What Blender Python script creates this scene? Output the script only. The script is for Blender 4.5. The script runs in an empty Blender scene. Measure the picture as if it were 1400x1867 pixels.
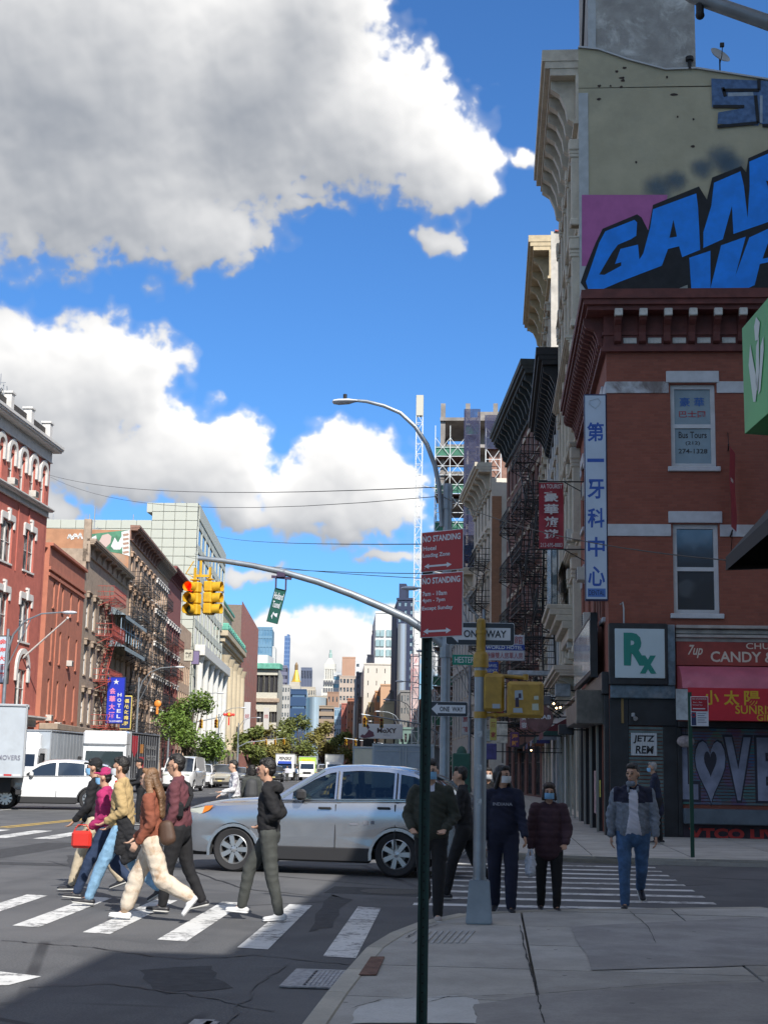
import bpy,bmesh,math,random
from math import sin,cos,pi,radians,sqrt,atan2,asin,hypot
from mathutils import Vector,Matrix,Euler,noise
random.seed(7)
SC=bpy.context.scene
COL=SC.collection
# --- camera
F_PX,PW,PH=2600.0,1400.0,1867.0
EYE=Vector((0,0,1.6))
YAW,PITCH,ROLL=4.5,10.2,1.1
RC=Matrix.Rotation(radians(YAW),3,'Z')@ Matrix.Rotation(radians(90+PITCH),3,'X')@ Matrix.Rotation(radians(ROLL),3,'Z')
cd=bpy.data.cameras.new('camera')
cam=bpy.data.objects.new('camera',cd)
COL.objects.link(cam)
cam.matrix_world=Matrix.Translation(EYE)@ RC.to_4x4()
cd.sensor_fit='VERTICAL'
cd.sensor_height=24
cd.lens=24*F_PX/PH
cd.clip_start=0.1
cd.clip_end=9000
SC.camera=cam
def ray(px,py):
 return RC @ Vector(((px-PW/2)/F_PX,(PH/2-py)/F_PX,-1))
def atY(px,py,Y):
 d=ray(px,py)
 return EYE+d*(Y/d.y)
def atX(px,py,X):
 d=ray(px,py)
 return EYE+d*(X/d.x)
def G(px,py,z=0.0):
 d=ray(px,py)
 return EYE+d*((z-EYE.z)/d.z)
# --- light
SUN_EL,SUN_AZ=40.0,25.0
SC.view_settings.view_transform='Standard'
SC.view_settings.look='None'
SC.view_settings.gamma=1
SC.view_settings.use_curve_mapping=False
SC.view_settings.exposure=1.03
sd=bpy.data.lights.new('sun','SUN')
sd.energy=3.2
sd.angle=radians(0.53)
sd.color=(1.0,0.95,0.88)
sun=bpy.data.objects.new('sun',sd)
COL.objects.link(sun)
SDIR=Vector((sin(radians(SUN_AZ))*cos(radians(SUN_EL)),-cos(radians(SUN_AZ))*cos(radians(SUN_EL)),sin(radians(SUN_EL))))
sun.rotation_euler=SDIR.to_track_quat('Z','Y').to_euler()
class NT:
 """short helpers to wire nodes"""
 def __init__(s,tree):
  s.t=tree
 def n(s,typ,**kw):
  nd=s.t.nodes.new(typ)
  for k,v in kw.items():
   setattr(nd,k,v)
  return nd
 def put(s,sock,v):
  if isinstance(v,bpy.types.NodeSocket):
   s.t.links.new(v,sock)
  elif v is not None:
   sock.default_value=v
 def m(s,op,a,b=None,c=None,clamp=False):
  nd=s.n('ShaderNodeMath',operation=op,use_clamp=clamp)
  for i,v in enumerate((a,b,c)):
   s.put(nd.inputs[i],v)
  return nd.outputs[0]
 def v(s,op,a,b=None,out=0):
  nd=s.n('ShaderNodeVectorMath',operation=op)
  s.put(nd.inputs[0],a)
  if b is not None:
   s.put(nd.inputs[3 if op=='SCALE' else 1],b)
  return nd.outputs[out]
 def ramp(s,fac,a,b,to0=0.0,to1=1.0,smooth=True):
  nd=s.n('ShaderNodeMapRange',interpolation_type='SMOOTHSTEP' if smooth else 'LINEAR')
  for i,v in enumerate((fac,a,b,to0,to1)):
   s.put(nd.inputs[i],v)
  return nd.outputs[0]
 def mix(s,fac,a,b,mode='MIX'):
  nd=s.n('ShaderNodeMix',data_type='RGBA',blend_type=mode)
  s.put(nd.inputs[0],fac)
  s.put(nd.inputs[6],col4(a)if isinstance(a,tuple)else a)
  s.put(nd.inputs[7],col4(b)if isinstance(b,tuple)else b)
  return nd.outputs[2]
 def noise(s,vec,scale,detail=3,rough=0.55,dist=0.0):
  nd=s.n('ShaderNodeTexNoise')
  s.put(nd.inputs['Vector'],vec)
  nd.inputs['Scale'].default_value=scale
  nd.inputs['Detail'].default_value=detail
  nd.inputs['Roughness'].default_value=rough
  nd.inputs['Distortion'].default_value=dist
  return nd.outputs[0]
def col4(c):
 return tuple(c)+(1.0,)if len(c)==3 else tuple(c)
# --- sky: daylight with cumulus clouds
CLOUDS=[(120,130,470,330),(470,130,260,240),(640,215,230,130),(790,285,125,85),(170,345,310,118),
(560,20,165,170),(742,110,42,36),(380,420,120,70),(880,320,45,45),
(40,705,165,140),(190,700,140,120),(270,655,80,70),(360,830,130,95),(200,850,200,62),
(430,860,62,62),(90,815,170,80),(60,935,95,38),
(635,850,112,88),(560,895,88,72),(705,905,80,75),(620,950,140,45),(450,915,60,45),
(797,440,36,36),(958,290,34,18),(552,374,24,10),
(600,1160,110,48),(722,1150,75,46),(500,1160,62,42),(560,1195,200,38),(455,1040,70,18),
(640,1215,130,30),(560,1250,250,26),(900,1180,150,60),(700,1020,60,12),
(-500,500,330,130),(-300,980,300,90),(1900,500,380,150),(1700,1050,300,100),(-900,200,300,160),
(2600,700,400,180)]
AROUND=[]  # random clouds out of view, added to whiten the sky's fill light
_r=random.Random(11)
while len(AROUND)<46:
 a_,e_=_r.uniform(-180,180),_r.uniform(6,78)
 if-36<a_<28 and e_<46:continue
 k_=1/max(.25,cos(radians(e_))); s_=_r.uniform(6,15)
 AROUND.append((a_,e_,s_*1.3*k_,s_*.62))
w=bpy.data.worlds.new('World')
SC.world=w
w.use_nodes=True
w.cycles.sampling_method='MANUAL'
w.cycles.sample_map_resolution=512
import numpy as np
def _rng_grid(seed,n=256):
 return np.random.RandomState(seed).rand(n,n).astype(np.float32)
def _vnoise(X,Y,seed):
 """smooth gradient noise, roughly -1..1"""
 g=_rng_grid(seed)*2*np.pi
 gx,gy=np.cos(g),np.sin(g)
 xi=np.floor(X).astype(int); yi=np.floor(Y).astype(int)
 fx=X-xi; fy=Y-yi
 u=fx*fx*fx*(fx*(fx*6-15)+10); v=fy*fy*fy*(fy*(fy*6-15)+10)
 def d(i,j):
  a,b=(xi+i)& 255,(yi+j)& 255
  return gx[a,b]*(fx-i)+gy[a,b]*(fy-j)
 return((d(0,0)*(1-u)+d(1,0)*u)*(1-v)+(d(0,1)*(1-u)+d(1,1)*u)*v)*1.5
def _fbm(X,Y,seed,octaves,rough=0.55,lac=2.03):
 s=0; a=1.0; t=0
 for k in range(octaves):
  s=s+a*_vnoise(X+17.3*k,Y-9.1*k,seed+k); t+=a
  a*=rough; X=X*lac; Y=Y*lac
 return s/t
def _billow(X,Y,seed,octaves,rough=0.5):
 s=0; a=1.0; t=0
 for k in range(octaves):
  s=s+a*(1-2.0*np.abs(_vnoise(X+5.1*k,Y+3.7*k,seed+k))); t+=a
  a*=rough; X=X*2.1; Y=Y*2.1
 return s/t
def cloud_field(AZ,EL):
 """how deep inside a cloud a direction (degrees) looks; below zero is clear sky"""
 wx=_fbm(AZ*.33,EL*.33,3,4)*1.0+_fbm(AZ*1.3,EL*1.3,43,3)*.25
 wy=_fbm(AZ*.33,EL*.33,23,4)*0.8+_fbm(AZ*1.3,EL*1.3,63,3)*.25
 QX,QY=AZ+wx,EL+wy
 best=np.full(AZ.shape,-9.0,np.float32)
 for cx,cy,rx,ry in CLOUDS:
  c=ray(cx,cy)
  a=math.degrees(atan2(c.x,c.y)); e=math.degrees(atan2(c.z,hypot(c.x,c.y)))
  d=np.hypot((QX-a)/(rx*.0222),(QY-e)/(ry*.0222))
  f=(1-d)*min(1.0,.30+min(rx,ry)*.004)
  h=np.clip(.5+.5*(best-f)/.16,0,1)
  best=f*(1-h)+best*h+.16*h*(1-h)
 if AZ[0,0]<-100:
  for a,e,ra,re_ in AROUND:
   for w_ in(-360,0,360):
    best=np.maximum(best,1-np.hypot((QX-a-w_)/ra,(QY-e)/re_))
 return best,_billow(QX*.62,QY*.70,71,5,.45)*.15+_fbm(AZ*.9,EL*1.1,91,7,.52)*.24
def cloud_image(name,az0,az1,el0,el1,wpx,hpx):
 az=np.linspace(az0,az1,wpx,dtype=np.float32); el=np.linspace(el0,el1,hpx,dtype=np.float32)
 AZ,EL=np.meshgrid(az,el)
 sky_k=(wpx-1)/(az1-az0)
 base,puff=cloud_field(AZ,EL)
 f=base+puff
 def blur(a,r):
  r=max(1,int(r)); k=2*r+1
  for ax in(0,1):
   p=np.concatenate([np.repeat(a.take([0],ax),r+1,ax),a,np.repeat(a.take([-1],ax),r,ax)],ax)
   c=np.cumsum(p,ax,dtype=np.float64)
   a=((c.take(range(k,c.shape[ax]),ax)-c.take(range(0,c.shape[ax]-k),ax))/k).astype(np.float32)
  return a
 def shift(a,dx,dy):
  return np.roll(np.roll(a,-int(round(dy*sky_k)),0),-int(round(dx*sky_k)),1)
 def lit(h,dx,dy,k):
  return np.tanh((h-shift(h,dx,dy))*k)
 hgt=np.sqrt(np.clip(f,0,None)+.002)
 fine=blur(hgt,.06*sky_k)
 L=.12*lit(fine,.10,.20,6)+.22*lit(blur(hgt,.2*sky_k),.25,.5,4.5)+.38*lit(blur(hgt,.55*sky_k),.4,1.3,3.0)+.55*lit(blur(hgt,1.3*sky_k),.6,3.0,2.0)
 deep=np.clip((blur(f,.5*sky_k)-.25)/.6,0,1)
 lum=np.clip(.60+.52*L-.42*deep,0,1)
 soft=np.clip(.5+.5*_fbm(AZ*.5,EL*.5,120,3),0,1)
 al=np.clip((f-.0)/(.09+.20*soft),0,1)
 al=al*al*(3-2*al)
 al=np.maximum(al,np.clip((blur(f,.12*sky_k)+.04)/.3,0,1)*.55)
 c0=np.array([.225,.245,.28],np.float32); c1=np.array([.76,.75,.735],np.float32); lum=lum**1.2
 rgb=c0+(c1-c0)*lum[...,None]
 px=np.concatenate([rgb,al[...,None]],2).astype(np.float32)
 im=bpy.data.images.new(name,wpx,hpx,alpha=True,float_buffer=True)
 im.colorspace_settings.name='Non-Color'
 im.alpha_mode='CHANNEL_PACKED'
 im.pixels.foreach_set(px.ravel())
 im.update()
 return im
def build_world():
 nt=w.node_tree
 nt.nodes.clear()
 N=NT(nt)
 sky=N.n('ShaderNodeTexSky',sky_type='NISHITA')
 sky.sun_disc=False
 sky.sun_elevation=radians(SUN_EL)
 sky.sun_rotation=radians(180-SUN_AZ)
 sky.altitude=0
 sky.air_density=1.0
 sky.dust_density=0.6
 sky.ozone_density=2.0
 tc=N.n('ShaderNodeTexCoord')
 sep=N.n('ShaderNodeSeparateXYZ')
 N.put(sep.inputs[0],tc.outputs['Generated'])
 x,y,z=sep.outputs
 az=N.m('MULTIPLY',N.m('ARCTAN2',x,y),57.29578)
 el=N.m('MULTIPLY',N.m('ARCSINE',z),57.29578)
 def tex(im,a0,a1,e0,e1):
  cb=N.n('ShaderNodeCombineXYZ')
  N.put(cb.inputs[0],N.m('DIVIDE',N.m('SUBTRACT',az,a0),a1-a0))
  N.put(cb.inputs[1],N.m('DIVIDE',N.m('SUBTRACT',el,e0),e1-e0))
  t=N.n('ShaderNodeTexImage',image=im,extension='EXTEND',interpolation='Cubic')
  N.put(t.inputs[0],cb.outputs[0])
  return t.outputs[0],t.outputs[1]
 cw,aw=tex(cloud_image('clouds all round',-180,180,-10,90,1080,300),-180,180,-10,90)
 A0,A1,E0,E1=-26,20,-3,36
 cn,an=tex(cloud_image('clouds ahead',A0,A1,E0,E1,1380,1170),A0,A1,E0,E1)
 ins=N.m('MULTIPLY',N.m('MULTIPLY',N.ramp(az,A0+.5,A0+3),N.ramp(az,A1-.5,A1-3)),
 N.m('MULTIPLY',N.ramp(el,E0+.3,E0+2),N.ramp(el,E1-.5,E1-3)))
 c=N.mix(ins,cw,cn)
 a=N.m('ADD',N.m('MULTIPLY',an,ins),N.m('MULTIPLY',aw,N.m('SUBTRACT',1.0,ins)))
 c=N.mix(1.0,c,(CLOUD_K,CLOUD_K,CLOUD_K),'MULTIPLY')
 skyc=N.mix(1.0,sky.outputs[0],SKY_TINT,'MULTIPLY')
 out=N.mix(a,skyc,c)
 bg=N.n('ShaderNodeBackground'); bg.inputs['Strength'].default_value=SKY_S
 N.put(bg.inputs['Color'],out)
 wo=N.n('ShaderNodeOutputWorld')
 nt.links.new(bg.outputs[0],wo.inputs[0])
SKY_S,CLOUD_K,SKY_TINT=0.095,7.8,(0.30,0.56,0.86)
build_world()
SC.cycles.max_bounces=6
SC.cycles.diffuse_bounces=3
SC.cycles.glossy_bounces=3
SC.cycles.transmission_bounces=5
SC.cycles.transparent_max_bounces=12
SC.cycles.use_denoising=True
SC.cycles.caustics_reflective=False
SC.cycles.caustics_refractive=False
# --- materials
_mats={}
def mat(name,color,rough=0.7,metal=0.0,var=0.0,vscale=3.0,bump=0.0,bscale=30.0,spec=0.5,emit=None,estr=0.0,
dirt=None,dscale=0.6,damt=0.0,coat=0.0):
 """principled colour with fine grain and, where asked, stains of another colour"""
 if name in _mats:return _mats[name]
 m=bpy.data.materials.new(name); m.use_nodes=True; _mats[name]=m
 nt=m.node_tree; N=NT(nt); bs=nt.nodes['Principled BSDF']
 bs.inputs['Base Color'].default_value=col4(color)
 bs.inputs['Roughness'].default_value=rough
 bs.inputs['Metallic'].default_value=metal
 bs.inputs['Specular IOR Level'].default_value=spec
 if coat:bs.inputs['Coat Weight'].default_value=coat; bs.inputs['Coat Roughness'].default_value=.05
 if emit:bs.inputs['Emission Color'].default_value=col4(emit); bs.inputs['Emission Strength'].default_value=estr
 P=None
 if var or bump or damt:
  P=N.n('ShaderNodeTexCoord').outputs['Object']
 c=None
 if var:
  t=N.noise(P,vscale,5,.6)
  lo=tuple(max(0,x*(1-var))for x in color); hi=tuple(min(1,x*(1+var))for x in color)
  c=N.mix(N.ramp(t,.3,.7),lo,hi)
 if damt:
  t=N.noise(P,dscale,6,.65,.4)
  c=N.mix(N.m('MULTIPLY',N.ramp(t,.48,.68),damt),c or tuple(color),dirt or(.1,.1,.1))
 if c is not None:N.put(bs.inputs['Base Color'],c)
 if bump:
  b=N.n('ShaderNodeBump'); b.inputs['Strength'].default_value=bump; b.inputs['Distance'].default_value=.02
  N.put(b.inputs['Height'],N.noise(P,bscale,3,.6)); nt.links.new(b.outputs[0],bs.inputs['Normal'])
 return m
def brick_mat(name,c1,c2,mortar,bw=.215,bh=.075,axis='x',dirt=(.08,.07,.06),damt=.25,bump=.5):
 """running-bond brickwork; bricks follow whichever way the wall faces"""
 if name in _mats:return _mats[name]
 m=bpy.data.materials.new(name); m.use_nodes=True; _mats[name]=m
 nt=m.node_tree; N=NT(nt); bs=nt.nodes['Principled BSDF']; bs.inputs['Roughness'].default_value=.85
 P=N.n('ShaderNodeTexCoord').outputs['Object']
 s=N.n('ShaderNodeSeparateXYZ'); N.put(s.inputs[0],P)
 cb=N.n('ShaderNodeCombineXYZ'); N.put(cb.inputs[0],N.m('ADD',s.outputs[0],s.outputs[1])); N.put(cb.inputs[1],s.outputs[2])
 t=N.n('ShaderNodeTexBrick'); N.put(t.inputs['Vector'],cb.outputs[0])
 t.inputs['Scale'].default_value=1; t.inputs['Brick Width'].default_value=bw; t.inputs['Row Height'].default_value=bh
 t.inputs['Mortar Size'].default_value=.007; t.inputs['Mortar Smooth'].default_value=.3; t.inputs['Bias'].default_value=0
 N.put(t.inputs['Color1'],col4(c1)); N.put(t.inputs['Color2'],col4(c2)); N.put(t.inputs['Mortar'],col4(mortar))
 c=t.outputs[0]
 c=N.mix(N.m('MULTIPLY',N.ramp(N.noise(P,.55,6,.65,.3),.46,.72),damt),c,dirt)
 c=N.mix(N.m('MULTIPLY',N.ramp(N.noise(P,2.3,5,.6),.5,.8),.25),c,tuple(min(1,x*1.6)for x in c2))
 N.put(bs.inputs['Base Color'],c)
 b=N.n('ShaderNodeBump'); b.inputs['Strength'].default_value=bump; b.inputs['Distance'].default_value=.006; b.invert=True
 N.put(b.inputs['Height'],t.outputs['Fac']); nt.links.new(b.outputs[0],bs.inputs['Normal'])
 return m
def glass_mat(name,tint=(.02,.025,.03),rough=.06,var=.6,bright=(.22,.24,.25),amt=.35,scale=.5):
 """window glass with something dim and uneven (blinds, curtains, painted room light) behind it"""
 if name in _mats:return _mats[name]
 m=bpy.data.materials.new(name); m.use_nodes=True; _mats[name]=m
 nt=m.node_tree; N=NT(nt); bs=nt.nodes['Principled BSDF']
 P=N.n('ShaderNodeTexCoord').outputs['Object']
 oi=N.n('ShaderNodeObjectInfo').outputs['Random']
 off=N.n('ShaderNodeCombineXYZ'); N.put(off.inputs[0],N.m('MULTIPLY',oi,37.0)); N.put(off.inputs[2],N.m('MULTIPLY',oi,11.0))
 t=N.noise(N.v('ADD',P,off.outputs[0]),scale,2,.5)
 c=N.mix(N.m('MULTIPLY',N.ramp(t,.5,.56),amt),tint,bright)
 N.put(bs.inputs['Base Color'],c)
 bs.inputs['Roughness'].default_value=rough
 bs.inputs['Specular IOR Level'].default_value=.9
 b=N.n('ShaderNodeBump'); b.inputs['Strength'].default_value=.06; b.inputs['Distance'].default_value=.05
 N.put(b.inputs['Height'],N.noise(P,1.3,2,.5)); nt.links.new(b.outputs[0],bs.inputs['Normal'])
 return m
def clear_glass(name,tint=(.75,.8,.78),alpha=.28):
 if name in _mats:return _mats[name]
 m=bpy.data.materials.new(name); m.use_nodes=True; _mats[name]=m
 nt=m.node_tree; nt.nodes.clear(); N=NT(nt)
 o=N.n('ShaderNodeOutputMaterial'); mx=N.n('ShaderNodeMixShader')
 tr=N.n('ShaderNodeBsdfTransparent'); tr.inputs[0].default_value=col4(tint)
 gl=N.n('ShaderNodeBsdfGlossy'); gl.inputs['Roughness'].default_value=.03; gl.inputs[0].default_value=(.8,.85,.9,1)
 fr=N.n('ShaderNodeFresnel'); fr.inputs[0].default_value=1.5
 N.put(mx.inputs[0],N.m('ADD',fr.outputs[0],alpha*.3,clamp=True))
 nt.links.new(tr.outputs[0],mx.inputs[1]); nt.links.new(gl.outputs[0],mx.inputs[2]); nt.links.new(mx.outputs[0],o.inputs[0])
 return m
# --- mesh collecting
class M:
 def __init__(s):
  s.v=[]; s.f=[]; s.mi=[]; s.cur=0; s.mats=[]
 def use(s,m):
  if m not in s.mats:s.mats.append(m)
  s.cur=s.mats.index(m); return s
 def add(s,vs,fs):
  b=len(s.v); s.v+=[tuple(v)for v in vs]
  for f in fs:
   s.f.append([b+i for i in f]); s.mi.append(s.cur)
  return s
 def box(s,x0,x1,y0,y1,z0,z1):
  return s.add([(x0,y0,z0),(x1,y0,z0),(x1,y1,z0),(x0,y1,z0),(x0,y0,z1),(x1,y0,z1),(x1,y1,z1),(x0,y1,z1)],
  [(0,3,2,1),(4,5,6,7),(0,1,5,4),(1,2,6,5),(2,3,7,6),(3,0,4,7)])
 def bbox(s,x0,x1,y0,y1,z0,z1,b=.01):
  """box with its edges cut at 45 degrees"""
  if x1<x0:x0,x1=x1,x0
  if y1<y0:y0,y1=y1,y0
  b=min(b,(x1-x0)*.45,(y1-y0)*.45,(z1-z0)*.45)
  bm=bmesh.new(); bmesh.ops.create_cube(bm,size=1)
  for v in bm.verts:
   v.co=Vector(((x0+x1)/2+v.co.x*(x1-x0),(y0+y1)/2+v.co.y*(y1-y0),(z0+z1)/2+v.co.z*(z1-z0)))
  bmesh.ops.bevel(bm,geom=bm.edges[:],offset=b,segments=1,affect='EDGES')
  bm.verts.index_update()
  s.add([v.co for v in bm.verts],[[v.index for v in f.verts]for f in bm.faces]); bm.free(); return s
 def rbox(s,c,size,R):
  hx,hy,hz=size[0]/2,size[1]/2,size[2]/2
  c=Vector(c)
  vs=[c+R @ Vector((sx*hx,sy*hy,sz*hz))for sz in(-1,1)for sx,sy in((-1,-1),(1,-1),(1,1),(-1,1))]
  return s.add(vs,[(0,3,2,1),(4,5,6,7),(0,1,5,4),(1,2,6,5),(2,3,7,6),(3,0,4,7)])
 def bar(s,a,b,w,h=None,up=(0,0,1)):
  """square bar from a to b"""
  a=Vector(a); b=Vector(b); d=b-a; L=d.length
  if L<1e-6:return s
  z=d.normalized(); u=Vector(up)
  if abs(z.dot(u))>.98:u=Vector((1,0,0))
  x=z.cross(u).normalized(); y=z.cross(x)
  R=Matrix((x,y,z)).transposed()
  return s.rbox((a+b)/2,(w,h or w,L),R)
 def quad(s,a,b,c,d):return s.add([a,b,c,d],[(0,1,2,3)])
 def poly(s,pts):return s.add(pts,[list(range(len(pts)))])
 def prism(s,pts,h,axis='z',base=0.0):
  """pts: 2-D outline (counter-clockwise), pushed along the axis"""
  n=len(pts)
  def P(p,k):
   return{'z':(p[0],p[1],k),'y':(p[0],k,p[1]),'x':(k,p[0],p[1])}[axis]
  vs=[P(p,base)for p in pts]+[P(p,base+h)for p in pts]
  fs=[list(range(n-1,-1,-1)),list(range(n,2*n))]+[(i,(i+1)%n,(i+1)%n+n,i+n)for i in range(n)]
  return s.add(vs,fs)
 def tube(s,pts,rad,n=8,cap=True):
  pts=[Vector(p)for p in pts]; k=len(pts)
  if not hasattr(rad,'__len__'):rad=[rad]*k
  prev=None; rings=[]
  for i,p in enumerate(pts):
   d=(pts[min(i+1,k-1)]-pts[max(i-1,0)]).normalized()
   if prev is None:
    u=Vector((0,0,1))if abs(d.z)<.9 else Vector((1,0,0))
    x=d.cross(u).normalized()
   else:
    x=(prev-d*prev.dot(d)).normalized()
   prev=x; y=d.cross(x)
   rings.append([p+(x*cos(2*pi*j/n)+y*sin(2*pi*j/n))*rad[i]for j in range(n)])
  vs=[v for r in rings for v in r]; fs=[]
  for i in range(k-1):
   for j in range(n):
    a,b=i*n+j,i*n+(j+1)%n
    fs.append((a,b,b+n,a+n))
  if cap:fs+=[list(range(n-1,-1,-1)),list(range((k-1)*n,k*n))]
  return s.add(vs,fs)
 def lathe(s,prof,n=20,c=(0,0,0),axis='z',closed=False):
  """prof: (radius, height) pairs"""
  c=Vector(c); vs=[]
  for r,h in prof:
   for j in range(n):
    a=2*pi*j/n
    q={'z':(r*cos(a),r*sin(a),h),'y':(r*cos(a),h,r*sin(a)),'x':(h,r*cos(a),r*sin(a))}[axis]
    vs.append(c+Vector(q))
  k=len(prof); fs=[]
  for i in range(k if closed else k-1):
   for j in range(n):
    a,b=i*n+j,i*n+(j+1)%n
    a2,b2=((i+1)%k)*n+j,((i+1)%k)*n+(j+1)%n
    fs.append((a,b,b2,a2))
  return s.add(vs,fs)
 def ball(s,c,r,n=12,m=8,sc=(1,1,1)):
  prof=[(max(1e-4,sin(pi*i/m)),-cos(pi*i/m))for i in range(m+1)]
  vs=[]
  for pr,h in prof:
   for j in range(n):
    a=2*pi*j/n
    vs.append((c[0]+r*sc[0]*pr*cos(a),c[1]+r*sc[1]*pr*sin(a),c[2]+r*sc[2]*h))
  fs=[(i*n+j,i*n+(j+1)%n,(i+1)*n+(j+1)%n,(i+1)*n+j)for i in range(m)for j in range(n)]
  return s.add(vs,fs)
 def join(s,me,mx=None):
  mx=mx or Matrix()
  return s.add([mx @ v.co for v in me.vertices],[list(p.vertices)for p in me.polygons])
 def mesh(s,name='mesh',material=None,smooth=False):
  me=bpy.data.meshes.new(name)
  me.from_pydata(s.v,[],s.f)
  ms=s.mats or([material]if material else[])
  for m in ms:me.materials.append(m)
  if s.mats and len(s.mats)>1:me.polygons.foreach_set('material_index',s.mi)
  if smooth:
   me.polygons.foreach_set('use_smooth',[True]*len(me.polygons))
   if smooth!='all':
    me.set_sharp_from_angle(angle=radians(38))
  me.validate(); me.update()
  return me
 def obj(s,name,material=None,parent=None,smooth=False,loc=None,rotz=0):
  return obj(name,s.mesh(name,material,smooth),parent,loc,rotz)
def obj(name,me,parent=None,loc=None,rotz=0,kind=None):
 o=bpy.data.objects.new(name,me); COL.objects.link(o)
 if parent is not None:o.parent=parent
 if loc is not None:o.location=loc
 if rotz:o.rotation_euler=(0,0,rotz)
 if kind:o['kind']=kind
 return o
def tag(o,label,cat,group=None):
 o['label']=label; o['category']=cat
 if group:o['group']=group
 return o
def thing(name,label,cat,loc=(0,0,0),rotz=0,group=None):
 o=bpy.data.objects.new(name,None); COL.objects.link(o); o.empty_display_size=.1
 o.location=loc; o.rotation_euler=(0,0,rotz)
 return tag(o,label,cat,group)
def struct(o):
 o['kind']='structure'; return o
def stuff(o):
 o['kind']='stuff'; return o
def copy_tree(o,parent=None,label=None,**kw):
 kids=list(o.children)
 c=o.copy(); COL.objects.link(c); c.parent=parent
 if label:c['label']=label
 for k,v in kw.items():setattr(c,k,v)
 for ch in kids:copy_tree(ch,c)
 return c
SIDE=bpy.data.scenes.new('side')
def evaluated_mesh(o,*others):
 for x in(o,)+others:
  for c in list(x.users_collection):c.objects.unlink(x)
  SIDE.collection.objects.link(x)
 vl=SIDE.view_layers[0]; vl.update(); dg=vl.depsgraph; dg.update()
 return bpy.data.meshes.new_from_object(o.evaluated_get(dg))
def bake(o,name,materials=()):
 """mesh of an object with its modifiers applied; the helper object is removed"""
 me=evaluated_mesh(o); me.name=name
 bpy.data.objects.remove(o)
 me.materials.clear()
 for m in materials:me.materials.append(m)
 return me
# --- lettering
_txt={}
def text_mesh(s,size=1.0,bold=0.0,shear=0.0,spacing=1.0,line=1.0,align='CENTER',width=None,depth=0.0,height=None):
 """letters in the x-z plane facing -y, centred on the origin"""
 key=(s,bold,shear,spacing,line,align,depth)
 if key not in _txt:
  c=bpy.data.curves.new('lettering','FONT'); c.body=s; c.size=1; c.offset=bold; c.shear=shear
  c.space_character=spacing; c.space_line=line; c.align_x=align; c.align_y='CENTER'; c.resolution_u=3; c.extrude=depth
  o=bpy.data.objects.new('lettering',c); COL.objects.link(o)
  me=evaluated_mesh(o)
  bpy.data.objects.remove(o)
  co=[Vector(v.co)for v in me.vertices]
  x0=min(v.x for v in co); x1=max(v.x for v in co); y0=min(v.y for v in co); y1=max(v.y for v in co)
  _txt[key]=(co,[list(p.vertices)for p in me.polygons],x0,x1,y0,y1)
  bpy.data.meshes.remove(me)
 co,fs,x0,x1,y0,y1=_txt[key]
 kx=kz=size
 if height:kx=kz=height/(y1-y0)
 if width:
  kx=width/(x1-x0)
  if not height:kz=kx
 m=M()
 cx,cy=((x0+x1)/2 if(width or align=='CENTER')else x0),(y0+y1)/2
 m.add([((v.x-cx)*kx,-v.z,(v.y-cy)*kz)for v in co],fs)
 return m
def text(s,material,parent,loc,rotz=0,name='lettering',**kw):
 o=text_mesh(s,**kw).obj(name,material,parent,loc=loc,rotz=rotz)
 return o
def fill2d(outer,holes=(),name='plate'):
 """triangulated flat outline with holes: (2-D points, triangles)"""
 from mathutils.geometry import tessellate_polygon
 loops=[[Vector((p[0],p[1],0))for p in outer]]+[[Vector((p[0],p[1],0))for p in h]for h in holes]
 tri=tessellate_polygon(loops)
 pts=[(p.x,p.y)for l in loops for p in l]
 return pts,[list(t)for t in tri],loops
def plate(outer,holes,y0,y1,fmap=None):
 """flat outline in x-z with holes, given thickness from y0 to y1; fmap(x, y, z) bends it"""
 pts,tri,loops=fill2d(outer,holes)
 n=len(pts); m=M()
 f=fmap or(lambda x,y,z:(x,y,z))
 vs=[f(p[0],y0,p[1])for p in pts]+[f(p[0],y1,p[1])for p in pts]
 fs=[t for t in tri]+[[i+n for i in reversed(t)]for t in tri]
 b=0
 for l in loops:
  k=len(l)
  for i in range(k):
   fs.append([b+i,b+(i+1)%k,b+(i+1)%k+n,b+i+n])
  b+=k
 m.add(vs,fs)
 return m
def fix_normals(me):
 bm=bmesh.new(); bm.from_mesh(me); bmesh.ops.recalc_face_normals(bm,faces=bm.faces[:]); bm.to_mesh(me); bm.free(); return me
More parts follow.
